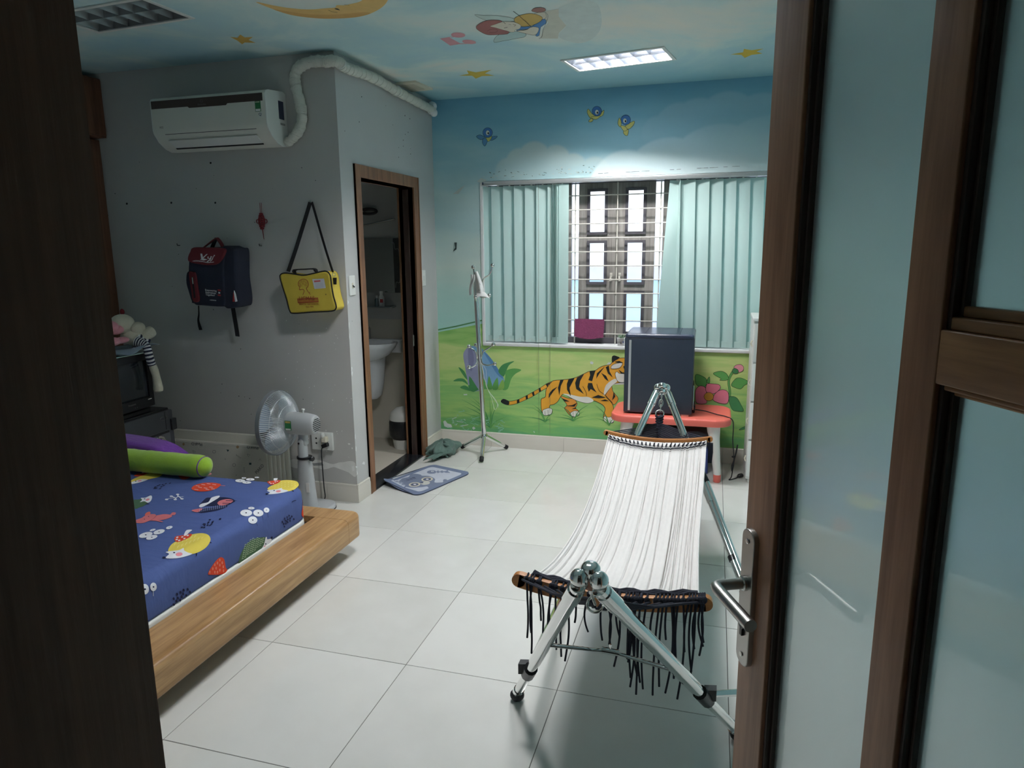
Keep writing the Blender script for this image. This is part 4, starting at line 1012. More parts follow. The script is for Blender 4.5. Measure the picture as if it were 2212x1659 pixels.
for i in (62, 88): 
    if i < len(pp):
        t = (pp[i + 1] - pp[i - 1]).normalized(); a = t.orthogonal().normalized(); b_ = t.cross(a)
        ring = [pp[i] + (a * math.cos(q) + b_ * math.sin(q)) * (rad[i] + 0.003) for q in [2 * math.pi * k / 18 for k in range(18)]]
        MB().tube(ring, 0.004, 6, closed=True, flat=0.5).part('clamp', 'white_plastic', pipe)
mb = MB(); e = pp[-1]
for k in range(7): mb.ball(e + Vector((rr.uniform(-.02, .015), rr.uniform(-.02, .005), rr.uniform(-.03, .03))), rr.uniform(.018, .032), nu=8, nv=6)
mb.part('filler_foam', 'white_plaster', pipe)

# ------------------------------------------------------------------ hooks, nails and the red knot
def nail(u, v_, lab):
    q = on('y', YG - 0.01, u, v_); mb = MB().tube([(q.x, YG + 0.002, q.z), (q.x, YG - 0.022, q.z), (q.x, YG - 0.024, q.z + 0.012)], 0.0028, 6); return mb.solo('wall_hook', 'black_plastic', lab, 'hook', 'hooks in the grey wall')
nail(386, 530, 'small dark hook in the grey wall beside the backpack')
nail(563, 531, 'small bent hook in the wall under the red knot')
mat('red_cord', (132, 34, 42), 0.7, bump=0.4, bscale=300)
kx = on('y', YG - 0.012, 565, 478); kn = thing('chinese_knot', 'small red Chinese knot hanging on the grey wall', 'ornament', (kx.x, YG, 1.67))
yk = YG - 0.010
zt = on('y', yk, 563, 438).z; zm = kx.z
MB().tube([(kx.x - 0.004, yk, zm + 0.035), (kx.x - 0.005, yk, zt), (kx.x + 0.006, yk, zt), (kx.x + 0.003, yk, zm + 0.035)], 0.0015, 5).part('hanging_loop', 'red_cord', kn)
mb = MB()
for k in range(7):
    z = zm - 0.045 + k * 0.014; w = 0.006 + 0.016 * math.sin(math.pi * (k + 0.7) / 7.4)
    mb.tube([(kx.x - w, yk, z), (kx.x, yk - 0.004, z + 0.006), (kx.x + w, yk, z)], 0.0055, 7); mb.tube([(kx.x - w, yk, z + 0.008), (kx.x, yk - 0.006, z), (kx.x + w, yk, z + 0.008)], 0.0045, 7)
mb.part('woven_body', 'red_cord', kn)
for s_ in (-1, 1):
    MB().tube([(kx.x + s_ * (0.029 + 0.009 * math.cos(t)), yk, zm + 0.0 + 0.011 * math.sin(t)) for t in [math.pi * k / 6 for k in range(12)]], 0.0026, 6, closed=True).part('side_loop', 'red_cord', kn)
MB().tube([(kx.x, yk, zm - 0.045), (kx.x + 0.003, yk, zm - 0.075), (kx.x + 0.006, yk, zm - 0.108)], [0.003, 0.0025, 0.0015], 6).part('tail', 'red_cord', kn)

# ------------------------------------------------------------------ backpack
mat('navy_cloth', (30, 34, 52), 0.85, var=0.15, scale=20, bump=0.25, bscale=400)
mat('maroon_cloth', (112, 32, 40), 0.8, var=0.12, bump=0.2, bscale=400); mat('white_print', (226, 226, 228), 0.6); mat('black_cloth', (18, 19, 24), 0.85, var=0.2, bump=0.2, bscale=400); mat('red_print', (160, 40, 44), 0.6)
yb_ = 1.985
bk = crop(380, 480, 5.821)
def BP(y, *pts, sm=4): 
    P = bk(*pts); P = [(q.x, q.y) for q in smooth_loop([(a, b_, 0) for a, b_ in P], sm)] if sm else P
    return [on('y', y, a, b_) for a, b_ in P]
bp = thing('backpack', 'navy and maroon backpack hanging on the grey wall', 'backpack', (on('y', 2.06, 458, 660).x, 2.06, 1.24))
mb = MB(); mb.prism(BP(yb_, (205, 325), (400, 320), (600, 332), (600, 560), (605, 800), (620, 1030), (560, 1062), (330, 1048), (225, 1030), (175, 900), (150, 720), (155, 520), (160, 420)), (0, YG - yb_ - 0.03, 0), 0.012, 3); mb.part('body', 'navy_cloth', bp)
mb = MB(); mb.prism(BP(yb_ + 0.006, (560, 330), (690, 322), (745, 345), (755, 520), (760, 700), (790, 920), (788, 1040), (740, 1070), (600, 1068), (570, 800)), (0, YG - yb_ - 0.03, 0), 0.018, 3); mb.part('side_pocket', 'navy_cloth', bp)
mb = MB(); mb.prism(BP(yb_ - 0.004, (132, 640), (170, 620), (200, 700), (215, 1000), (190, 985), (160, 890), (125, 760)), (0, 0.1, 0), 0.008, 2); mb.part('side_pouch', 'navy_cloth', bp)
mb = MB(); mb.prism(BP(yb_ - 0.014, (215, 318), (400, 318), (600, 332), (590, 420), (560, 480), (500, 530), (400, 540), (290, 530), (165, 500), (146, 445), (175, 370)), (0, 0.02, 0), 0.006, 2); mb.part('flap', 'maroon_cloth', bp, 'maroon flap')
mb = MB(); mb.prism(BP(yb_ - 0.012, (160, 640), (200, 628), (238, 645), (262, 800), (285, 985), (215, 992), (190, 860)), (0, 0.014, 0), 0.003, 2); mb.part('zip_panel', 'maroon_cloth', bp, 'maroon zip panel')
mb = MB(); mb.prism(BP(yb_ - 0.014, (195, 690), (215, 690), (245, 950), (225, 955), sm=0), (0, 0.004, 0)); mb.part('zip', 'black_cloth', bp)
mb = MB(); mb.prism(BP(yb_ - 0.017, (200, 695), (212, 695), (222, 775), (208, 778), sm=0), (0, 0.004, 0)); mb.part('zip_pull', 'steel', bp)
mb = MB(); mb.prism(BP(yb_ - 0.004, (728, 860), (745, 900), (766, 995), (745, 1002), (735, 940), sm=0), (0, 0.006, 0)); mb.part('reflector_strip', 'white_print', bp, 'white reflective strip')
mb = MB(); mb.prism(BP(yb_ - 0.003, (722, 880), (745, 1000), (712, 1000), sm=0), (0, 0.006, 0)); mb.part('red_strip', 'red_print', bp)
def bpt(y, u, v_): return on('y', y, *bk((u, v_))[0])
MB().strap(smooth_loop([bpt(2.03, 350, 320), bpt(2.05, 420, 265), bpt(2.09, 505, 205), bpt(2.09, 530, 215), bpt(2.06, 570, 270), bpt(2.03, 600, 335)], 4, False), 0.022, 0.006, (0, 1, 0.3)).part('top_handle', 'maroon_cloth', bp)
MB().strap(smooth_loop([bpt(2.10, 450, 330), bpt(2.10, 480, 260), bpt(2.11, 510, 200)], 4, False), 0.024, 0.004, (1, 0, 0)).part('hanging_loop', 'black_cloth', bp)
MB().strap(smooth_loop([bpt(2.08, 285, 1050), bpt(2.09, 288, 1160), bpt(2.10, 282, 1240), bpt(2.11, 312, 1355)], 4, False), [0.006, 0.006, 0.006, 0.007, 0.008, 0.009, 0.010, 0.011, 0.013, 0.016, 0.020, 0.022, 0.023], 0.004, (1, 0, 0)).part('strap', 'black_cloth', bp)
MB().strap(smooth_loop([bpt(2.08, 712, 1050), bpt(2.09, 738, 1200), bpt(2.10, 760, 1330), bpt(2.11, 775, 1435)], 4, False), 0.028, 0.005, (1, 0, 0)).part('strap', 'black_cloth', bp)
MB().strap([bpt(2.07, 755, 760), bpt(2.06, 800, 850), bpt(2.07, 845, 885), bpt(2.08, 790, 960)], 0.03, 0.005, (0.3, 1, 0.5)).part('shoulder_strap', 'black_cloth', bp)
MB().tube([bpt(2.05, 745, 350), bpt(2.02, 770, 365), bpt(2.02, 776, 388)], 0.0025, 6).part('cord', 'black_cloth', bp)
d = Draw(lambda u, v_, l: on('y', yb_ - 0.0145 - l, *bk((u, v_))[0]))
WP2 = (226, 224, 224)
d.poly([(308, 395), (330, 395), (340, 440), (385, 400), (400, 400), (340, 460), (318, 470)], WP2); d.poly([(395, 455), (400, 430), (412, 432), (410, 455), (430, 450), (438, 425), (452, 428), (440, 470), (400, 500), (385, 495), (425, 465)], WP2)
d.stroke([(470, 430), (455, 470), (430, 492)], 10, WP2, 3); d.poly([(478, 412), (492, 412), (486, 428), (472, 430)], WP2); d.poly([(300, 470), (350, 455), (400, 470), (350, 482)], WP2); d.stroke([(210, 490), (260, 482), (330, 492), (400, 508), (478, 500)], 6, WP2, 3)
for k in range(22): x = 225 + k * 11.2; d.stroke([(x, 486 + 0.07 * (x - 225) + (k % 3) * 3), (x + 6, 494 + 0.05 * (x - 225))], 5, WP2)
d.part('logo_print', 'print_gloss', bp, 'white brush-lettered logo')
xd = (bpt(yb_, 500, 850) - bpt(yb_, 365, 838)).normalized(); upv = (0, 0, 1)
for k, s_ in enumerate(('Empowering', 'Aspirations,', 'Together!')):
    text('slogan_lettering', s_, 0.0165, bpt(yb_ - 0.0125, 366 + 4 * k, 852 + 29 * k), xd, upv, 'white_print', bp, align='LEFT')
text('maker_lettering', 'o SUNWAH', 0.009, bpt(yb_ - 0.0125, 425, 978), xd, upv, 'white_print', bp, align='LEFT')
for (v_, m_) in ((856, 'red_print'), (888, 'white_print'), (918, 'red_print')): 
    q = bpt(yb_ - 0.0125, 545, v_); MB().obox(q, xd * (0.006 if m_ == 'white_print' else 0.011), (0, 0.0006, 0), (0, 0, 0.0045)).part('print_block', m_, bp, angle=0)

# ------------------------------------------------------------------ yellow shoulder bag
mat('yellow_cloth', (200, 178, 66), 0.7, var=0.14, scale=9, bump=0.3, bscale=24); mat('dirty_white', (196, 198, 206), 0.6, var=0.1)
yy = 2.035
def BG(y, *pts, sm=4):
    P = bk(*pts); P = [(q.x, q.y) for q in smooth_loop([(a, b_, 0) for a, b_ in P], sm)] if sm else P
    return [on('y', y, a, b_) for a, b_ in P]
bg = thing('shoulder_bag', 'yellow school bag with black piping hanging by its strap', 'bag', (on('y', yy, 670, 680).x, yy + 0.05, 1.2))
FR = [(1303, 700), (1315, 655), (1370, 640), (1480, 652), (1600, 668), (1720, 645), (1820, 622), (1890, 620), (1935, 672), (1952, 800), (1975, 930), (2006, 1040), (2003, 1090), (1950, 1118), (1720, 1130), (1480, 1146), (1425, 1115), (1385, 970), (1340, 830)]
fr = BG(yy, *FR)
mb = MB(); mb.prism(fr, (0, YG - yy - 0.012, 0), 0.012, 3); mb.part('body', 'yellow_cloth', bg)
MB().tube([p_ + Vector((0, 0.006, 0)) for p_ in fr], 0.0042, 8, closed=True).part('piping', 'black_cloth', bg, 'black piping')
def bgp(y, u, v_): return on('y', y, *bk((u, v_))[0])
MB().strap(smooth_loop([bgp(yy + 0.02, 1490, 640), bgp(yy + 0.03, 1500, 600), bgp(yy + 0.03, 1620, 592), bgp(yy + 0.03, 1740, 588), bgp(yy + 0.02, 1760, 625)], 4, False), 0.03, 0.008, (0, 1, 0)).part('handle', 'black_cloth', bg, 'black carry handle')
ap = on('y', YG - 0.012, 672, 437)
MB().strap(smooth_loop([bgp(yy + 0.05, 1412, 620), bgp(yy + 0.06, 1520, 300), ap + Vector((-0.006, 0, 0))], 6, False), 0.022, 0.003, (1, 0.4, 0)).part('strap', 'black_cloth', bg, 'black shoulder strap')
MB().strap(smooth_loop([ap + Vector((0.006, 0, 0)), bgp(yy + 0.06, 1870, 300), bgp(yy + 0.05, 1975, 630)], 6, False), 0.020, 0.003, (1, -0.5, 0)).part('strap', 'black_cloth', bg, 'black shoulder strap')
MB().tube([ap + Vector((0, 0.014, -0.004)), ap + Vector((0, -0.006, -0.002)), ap + Vector((0, -0.008, 0.012))], 0.003, 6).part('hook', 'steel', bg)
q = bgp(yy + 0.03, 1985, 660)
mb = MB()
mb.tube([q + Vector((0.013 * math.cos(t), 0, 0.012 * math.sin(t))) for t in [math.pi * (k + .5) / 2 for k in range(4)]], 0.0022, 6, closed=True); mb.part('buckle', 'chrome', bg)
MB().obox(bgp(yy + 0.03, 1998, 740), (0.011, 0, 0), (0, 0.003, 0), (0.002, 0, 0.02)).part('strap_end', 'black_cloth', bg)
d = Draw(lambda u, v_, l: on('y', yy - 0.0005 - l, *bk((u, v_))[0]))
d.poly([(1712, 715), (1862, 708), (1885, 828), (1742, 840)], (200, 202, 208)); d.poly([(1735, 735), (1815, 728), (1818, 748), (1740, 756)], (196, 92, 96))
for k in range(4): d.stroke([(1745 + 4 * k, 775 + 15 * k), (1850 + 4 * k, 766 + 15 * k)], 3, (160, 160, 172))
RD = (150, 62, 40)
d.stroke([(1570, 850), (1550, 845), (1560, 815), (1545, 805), (1538, 770), (1555, 735), (1600, 715), (1645, 730), (1665, 770), (1660, 810), (1640, 830), (1660, 870), (1690, 910)], 7, RD, 4)
d.stroke([(1560, 848), (1600, 845), (1612, 870), (1595, 915)], 7, RD, 4)
for (x, y) in ((1560, 770), (1580, 745), (1612, 742), (1640, 760), (1600, 772), (1632, 790), (1575, 795), (1555, 800)):
    d.stroke([(x + 12 * math.cos(t), y + 10 * math.sin(t)) for t in [k * 0.9 for k in range(7)]], 4, RD)
d.poly([(1525, 962), (1788, 948), (1796, 1004), (1533, 1018)], RD)
for k in range(3): d.stroke([(1532, 976 + 13 * k), (1790, 962 + 13 * k)], 3, (206, 180, 60))
for k in range(17): x = 1542 + k * 15; d.oval(x, 990 - 0.055 * (x - 1542), 5, 4, (206, 180, 60), 0, 6)
d.oval(1885, 908, 8, 9, (120, 104, 40)); d.oval(1682, 882, 5, 5, RD)
d.part('print', 'print_gloss', bg, 'dark red printed emblem and white name tag')
xd = (bgp(yy, 1800, 1030) - bgp(yy, 1545, 1035)).normalized()
mat('bag_red', (140, 52, 38), 0.6)
text('brand_lettering', 'UCMAS', 0.034, bgp(yy - 0.006, 1645, 960), xd, (0, 0, 1), 'bag_red', bg, sx=0.95)
text('slogan_lettering', 'MENTAL ARITHMETIC', 0.0135, bgp(yy - 0.004, 1672, 1030), xd, (0, 0, 1), 'bag_red', bg, sx=1.02)
text('year_lettering', 'Since 1993', 0.012, bgp(yy - 0.004, 1682, 1064), xd, (0, 0, 1), 'bag_red', bg)

# ------------------------------------------------------------------ switches and socket
def switch(yc, z, lab, toggle):
    t = thing('light_switch', lab, 'switch', (XD, yc, z - 0.06))
    MB().slab(XD, XD + 0.009, yc - 0.036, yc + 0.036, z - 0.06, z + 0.06, 0.003, 0.004).part('plate', 'white_plastic', t)
    if toggle:
        MB().box(XD + 0.009, XD + 0.0105, yc - 0.008, yc + 0.008, z - 0.016, z + 0.016).part('slot', 'cream_plastic', t)
        MB().tube([(XD + 0.009, yc, z), (XD + 0.022, yc + 0.002, z - 0.010)], [0.005, 0.0035], 8).part('toggle', 'black_plastic', t)
    else: MB().box(XD + 0.009, XD + 0.012, yc - 0.006, yc + 0.006, z - 0.018, z + 0.018).part('rocker', 'white_plastic', t)
switch(2.205, 1.37, 'white toggle switch plate on the corner side of the bathroom door', True)
switch(3.30, 1.367, 'white rocker switch plate between bathroom door and mural wall', False)
so = thing('wall_socket', 'white double wall socket with a plug in it above the fan foot', 'socket', (-0.662, YG, 0.335))
MB().slab(-0.738, -0.588, YG - 0.02, YG, 0.335, 0.45, 0.004, 0.004).part('plate', 'white_plastic', so)
MB().box(-0.668, -0.662, YG - 0.021, YG - 0.02, 0.34, 0.445).part('divider', 'cream_plastic', so, angle=0)
for (x, z) in ((-0.703, 0.41), (-0.703, 0.378), (-0.618, 0.378)): MB().lathe([(0.006, 0), (0.006, 0.001)], (x, YG - 0.02, z), (0, -1, 0), 12).part('pin_hole', 'black_plastic', so)
MB().slab(-0.650, -0.614, YG - 0.05, YG - 0.02, 0.393, 0.43, 0.006, 0.006).part('adapter', 'cream_plastic', so, 'cream plug adapter')
mb = MB(); mb.ball((-0.640, YG - 0.045, 0.44), 0.013, 0.013, 0.02); mb.part('night_light', 'white_plastic', so)
cord = thing('fan_power_cord', 'black power cord running from the wall socket down behind the fan', 'cord', (-0.64, YG - 0.03, 0.0))
mb = MB(); mb.obox((-0.632, YG - 0.036, 0.372), (0.018, 0, 0.007), (0, 0.013, 0), (-0.004, 0, 0.011)); mb.part('plug', 'black_plastic', cord)
MB().tube(smooth_loop([(-0.648, YG - 0.038, 0.365), (-0.658, YG - 0.04, 0.33), (-0.655, YG - 0.045, 0.22), (-0.650, YG - 0.05, 0.1), (-0.65, YG - 0.045, 0.03), (-0.68, YG - 0.035, 0.006), (-0.76, YG - 0.030, 0.006)], 6, False), 0.0035, 8).part('cable', 'black_rubber', cord)
# ------------------------------------------------------------------ bed
mat('navy_sheet', (76, 94, 148), 0.8, var=0.06, scale=6, bump=0.25, bscale=14, stretch=(1, 3, 1), spec=0.25)
BX1, BY1, BZ0, BZ1 = -0.052, 1.49, 0.100, 0.232
XE, ZT, RM = -0.252, 0.42, 0.05       # mattress edge, top, rounding
bed = thing('platform_bed', 'low oak platform bed with rounded corners', 'bed', (-0.95, 0.45, 0))
mb = MB().slab(-0.300, BX1, -0.62, 1.40, BZ0, BZ1, 0.004, 0.028, 3, 6, 0.012)
for p_ in mb.v: p_.y = min(p_.y, 1.3445); p_.x = max(p_.x, -0.242)
mb.part('side_rail', 'oak', bed)
mb = MB().slab(-1.86, BX1, 1.28, BY1, BZ0, BZ1, 0.05, 0.028, 6, 6, 0.012)
for p_ in mb.v: p_.y = max(p_.y, 1.3465)
mb.part('end_rail', 'oak_cross', bed)
MB().box(-1.86, -0.264, -0.62, 1.345, 0.12, 0.20).part('slat_base', 'walnut_dark', bed, angle=0)
MB().box(-1.7, -0.42, -0.5, 1.2, 0.0, 0.12).part('plinth', 'walnut_dark', bed, angle=0)
mt = thing('mattress', 'mattress in a navy sheet printed with hedgehogs', 'mattress', (-1.0, 0.4, 0.203))
MB().slab(-1.80, XE, -0.58, 1.325, 0.247, ZT, 0.10, RM, 8, 6, 0.016).part('body', 'navy_sheet', mt)
MB().slab(-1.79, XE + 0.005, -0.575, 1.322, 0.2005, 0.248, 0.10, 0.008, 8, 3).part('foam_edge', 'white_plastic', mt, 'white foam edge')
# the printed sheet: drawn flat, then folded over the mattress edge
def unfold(u, v_):
    q = on('z', ZT, u, v_); a0 = XE - RM; arc = RM * math.pi / 2
    if q.x <= a0: return (q.x, q.y)
    w = on('x', XE, u, v_)
    if w.z <= ZT - RM: return (a0 + arc + (ZT - RM - w.z), w.y)
    d = ray(u, v_); ox, oz = CAM.x - a0, CAM.z - (ZT - RM)
    A = d.x * d.x + d.z * d.z; B = ox * d.x + oz * d.z; K = ox * ox + oz * oz - RM * RM
    t = (-B - math.sqrt(max(B * B - A * K, 0.0))) / A; P = CAM + d * t
    th = math.atan2(P.x - a0, P.z - (ZT - RM)); return (a0 + RM * th, P.y)
def sheetfn(s_, y, l):
    a0 = XE - RM; t = s_ - a0; arc = RM * math.pi / 2
    if t <= 0: P, n = Vector((s_, y, ZT)), Vector((0, 0, 1))
    elif t < arc:
        th = t / RM; n = Vector((math.sin(th), 0, math.cos(th))); P = Vector((a0, y, ZT - RM)) + n * RM
    else: P, n = Vector((XE, y, ZT - RM - (t - arc))), Vector((1, 0, 0))
    # round upright corner at the far end
    yc = 1.325 - 0.10
    if y > yc and t > arc:
        th = min((y - yc) / 0.10, 1.4); P = Vector((XE - 0.10 + 0.10 * math.cos(th), yc + 0.10 * math.sin(th), P.z)); n = Vector((math.cos(th), math.sin(th), 0))
    return P + n * l
class Sheet(Draw):
    def __init__(s): super().__init__(sheetfn, 0.0004, 0.0011, 0.009)
sh = Sheet()
b3 = crop(240, 1000, 7.541); b4 = crop(440, 1000, 6.9125); b5 = crop(240, 980, 3.0724)
def U(P): return [unfold(a, b_) for a, b_ in P]
def UP(cr, pts, col, sm=4, lev=None, **k):
    P = cr(*pts)
    if sm: P = [(q.x, q.y) for q in smooth_loop([(a, b_, 0) for a, b_ in P], sm)]
    sh.k = 0 if col in (YL, GN, NV) else (2 if col == WT else 1.5)
    if lev is not None: sh.k = lev
    sh.poly(U(P), col, 0, **k)
def UO(cr, cx, cy, rx, ry, col, rot=0.0, n=14):
    ca, sa = math.cos(rot), math.sin(rot)
    UP(cr, [(cx + rx * math.cos(2 * math.pi * i / n) * ca - ry * math.sin(2 * math.pi * i / n) * sa, cy + rx * math.cos(2 * math.pi * i / n) * sa + ry * math.sin(2 * math.pi * i / n) * ca) for i in range(n)], col, 0, 3 if col in (WT, (240, 196, 176)) else 3.5)
def US(cr, pts, w, col, sm=3):
    P = [(q.x, q.y) for q in smooth_loop([(a, b_, 0) for a, b_ in cr(*pts)], sm, False)] if sm else cr(*pts)
    sh.k = 1 if col in (YD, (190, 212, 176)) else 2.5
    sh.stroke(U(P), w, col)
YL, YD, RE, WT, NV, PKK, GN = (226, 206, 92), (240, 228, 150), (214, 74, 48), (228, 230, 236), (28, 34, 66), (226, 140, 150), (74, 104, 78)
# yellow hedgehog, near
UP(b3, [(930, 1440), (960, 1360), (1040, 1290), (1180, 1220), (1330, 1165), (1480, 1148), (1580, 1175), (1618, 1250), (1570, 1350), (1470, 1430), (1330, 1485), (1150, 1500), (980, 1480)], YL)
for r_ in range(6):
    for c_ in range(9):
        x = 1010 + c_ * 66 + r_ * 8; y = 1420 - c_ * 26 - r_ * 36 + (r_ % 2) * 14
        if ((x - 1290) / 310) ** 2 + ((y - 1315) / 140) ** 2 < 0.86: US(b3, [(x, y), (x + 16, y - 22), (x + 44, y - 28)], 0.0022, YD)
UP(b3, [(890, 1462), (930, 1448), (1010, 1440), (1110, 1425), (1180, 1392), (1190, 1430), (1250, 1465), (1318, 1485), (1200, 1530), (1050, 1560), (890, 1556), (945, 1490)], WT)
UO(b3, 864, 1548, 28, 14, NV); UO(b3, 1028, 1470, 18, 10, NV); UO(b3, 1106, 1496, 56, 30, PKK, -0.15)
UP(b3, [(1030, 1250), (1060, 1200), (1160, 1185), (1310, 1160), (1290, 1210), (1200, 1255), (1080, 1295)], RE); UP(b3, [(1185, 1192), (1220, 1110), (1280, 1092), (1320, 1100), (1270, 1140), (1230, 1182)], WT)
for x, y in ((1080, 1220), (1070, 1255), (1160, 1215), (1110, 1270), (1195, 1240), (1250, 1190)): UO(b3, x, y, 20, 10, WT, -0.3)
UP(b3, [(1600, 1300), (1620, 1285), (1640, 1305), (1610, 1310)], NV, 0); UP(b3, [(1372, 1475), (1402, 1465), (1392, 1520), (1380, 1520)], NV, 0)
# yellow hedgehog at the far corner
UP(b4, [(960, 400), (980, 360), (1060, 320), (1140, 270), (1260, 258), (1380, 275), (1420, 320), (1400, 360), (1340, 405), (1240, 430), (1100, 430)], YL)
for r_ in range(4):
    for c_ in range(8):
        x = 1010 + c_ * 50; y = 385 - c_ * 6 - r_ * 30 + (c_ % 2) * 8
        if ((x - 1200) / 210) ** 2 + ((y - 345) / 80) ** 2 < 0.85: US(b4, [(x, y), (x + 10, y - 14)], 0.0022, YD, 0)
UP(b4, [(945, 420), (1000, 405), (1080, 400), (1160, 380), (1180, 400), (1260, 420), (1200, 445), (1080, 465), (965, 472), (990, 445)], WT); UO(b4, 945, 467, 20, 9, NV); UO(b4, 1052, 418, 14, 7, NV); UO(b4, 1115, 430, 38, 16, PKK, -0.1)
UP(b4, [(950, 285), (1010, 272), (1140, 262), (1120, 300), (1050, 325), (1000, 328), (970, 310)], RE); UP(b4, [(1055, 270), (1045, 238), (1105, 234), (1085, 268)], WT)
for x, y in ((985, 295), (1040, 312), (1070, 290), (1100, 280), (1005, 312)): UO(b4, x, y, 12, 6, WT)
UP(b4, [(1305, 410), (1330, 405), (1348, 432), (1325, 428)], NV, 0); UP(b4, [(1415, 318), (1445, 320), (1420, 328)], NV, 0)
# far-left yellow hedgehog
UP(b3, [(318, 300), (370, 260), (440, 230), (560, 185), (700, 156), (820, 160), (845, 180), (780, 230), (650, 262), (480, 300), (340, 330)], YL); UP(b3, [(318, 325), (420, 290), (500, 270), (600, 275), (480, 320), (330, 350)], WT); UP(b3, [(375, 210), (420, 180), (500, 175), (590, 172), (540, 200), (430, 225)], RE); UP(b3, [(500, 170), (530, 132), (585, 128), (550, 160)], WT); UO(b3, 465, 298, 36, 10, PKK, -0.2); UO(b3, 402, 305, 14, 7, NV)
# red leaves and berries
UP(b3, [(1310, 425), (1360, 370), (1480, 335), (1600, 325), (1720, 335), (1790, 360), (1700, 430), (1560, 465), (1400, 465)], RE)
for x, y in ((1410, 380), (1500, 360), (1590, 345), (1390, 440), (1450, 405), (1540, 415), (1630, 400), (1570, 440), (1680, 360), (1660, 430)): US(b3, [(x - 30, y - 4), (x + 30, y + 4)], 0.004, WT, 0)
US(b3, [(1780, 375), (1860, 378)], 0.006, PKK, 0)
UP(b3, [(1098, 220), (1140, 180), (1240, 170), (1390, 178), (1330, 215), (1240, 262), (1160, 270)], RE); UP(b3, [(1390, 178), (1540, 168), (1640, 180), (1560, 210), (1430, 215)], PKK)
UP(b4, [(60, 1650), (140, 1510), (220, 1420), (270, 1410), (305, 1450), (325, 1560), (348, 1600), (280, 1659), (120, 1670)], RE)
for x, y in ((235, 1450), (270, 1490), (200, 1495), (160, 1520), (235, 1525), (180, 1570), (130, 1580), (285, 1550), (235, 1600), (290, 1610), (85, 1630), (160, 1630), (200, 1630)): UO(b4, x, y, 9, 20, (240, 196, 176), 0.0, 8); UO(b4, x, y, 5, 14, RE, 0.0, 8)
UP(b4, [(1548, 540), (1562, 520), (1572, 770), (1520, 812), (1470, 790), (1466, 740), (1500, 640)], RE)
for y in range(600, 790, 34): US(b4, [(1500, y + 20), (1525, y), (1535, y + 16)], 0.002, (240, 190, 170), 0)
# white flowers with dark eyes
for cr, L in ((b3, [(566, 1180, 115, 42), (782, 1130, 96, 36), (678, 1100, 50, 16), (948, 1060, 56, 24), (664, 1220, 96, 34)]), (b4, [(545, 272, 74, 24), (696, 252, 64, 19), (600, 231, 36, 9), (644, 297, 68, 20), (795, 222, 34, 9)]), (b4, [(634, 752, 88, 50), (812, 752, 76, 50), (712, 682, 48, 20), (934, 708, 42, 38), (728, 856, 68, 54)]), (b5, [(222, 900, 26, 34), (278, 884, 22, 28)])):
    for (x, y, rx, ry) in L: UO(cr, x, y, rx, ry, WT, -0.25 if cr is b3 else 0.0); UO(cr, x, y, max(6, rx * 0.14), max(4, ry * 0.18), NV)
for a, b_ in (((860, 780), (882, 850)), ((948, 745), (955, 815)), ((778, 890), (798, 938))): US(b4, [a, b_], 0.0018, NV, 0)
US(b5, [(276, 905), (277, 945)], 0.0018, WT, 0)
# sprigs and dots
for P in ([(905, 602), (960, 580), (1060, 572), (1090, 545), (1078, 520)], [(1040, 572), (990, 552)], [(1060, 572), (1045, 600)], [(1095, 545), (1150, 590)], [(1100, 560), (1180, 556)]): US(b3, P, 0.005, WT)
for x, y in ((905, 602), (982, 550), (1085, 520), (1045, 602), (1155, 592)): UO(b3, x, y, 28, 12, WT)
for cr, L, rx, ry in ((b3, [(720, 398), (760, 378), (790, 365), (840, 360), (890, 345), (960, 338), (740, 415), (820, 395), (860, 375), (800, 424), (710, 420)], 20, 7), (b3, [(1480, 1054), (1525, 1020), (1575, 1020), (1510, 1000), (1590, 970), (1635, 1005), (1605, 935), (1650, 970)], 18, 9), (b4, [(95, 856), (140, 880), (70, 898), (130, 900), (20, 920), (95, 938), (10, 968), (240, 846), (250, 842)], 16, 8), (b4, [(1270, 786), (1310, 798), (1240, 808), (1205, 828), (1250, 842), (1285, 826), (1215, 858), (1340, 838), (1170, 878), (1235, 870), (1285, 864), (1190, 905), (1250, 885), (1220, 905), (1200, 950)], 10, 15), (b5, [(478, 905), (505, 900), (458, 920), (435, 932), (475, 930), (520, 918), (412, 962), (440, 958), (465, 950), (495, 940), (430, 978), (455, 972), (412, 1000)], 7, 10)):
    for x, y in L: UO(cr, x, y, rx, ry, NV, -0.3, 8)
US(b4, [(1310, 585), (1340, 565), (1375, 560)], 0.003, NV)
# green hedgehogs
UP(b4, [(525, 1500), (530, 1420), (580, 1300), (660, 1190), (760, 1130), (860, 1110), (920, 1112), (910, 1170), (880, 1250), (820, 1320), (700, 1410), (600, 1470)], GN)
for r_ in range(9):
    for c_ in range(10):
        x = 560 + c_ * 38 + r_ * 6; y = 1470 - c_ * 34 - r_ * 30 + (c_ % 2) * 12
        if 540 < x < 890 and y > 1125 and (x - 525) * 0.95 + (y - 1500) > -260 - (x - 525) * .12 and (y - 1500) + (x - 525) * 0.72 < -22: US(b4, [(x, y), (x + 8, y - 16), (x + 26, y - 14)], 0.0022, (190, 212, 176))
UP(b4, [(920, 1112), (938, 1108), (945, 1140), (1000, 1130), (1008, 1150), (985, 1200), (960, 1240), (880, 1300), (830, 1310), (880, 1250), (905, 1180)], WT); UO(b4, 1008, 1116, 14, 20, NV, 0.5); UO(b4, 920, 1208, 8, 12, NV); UO(b4, 912, 1258, 20, 26, PKK, 0.9)
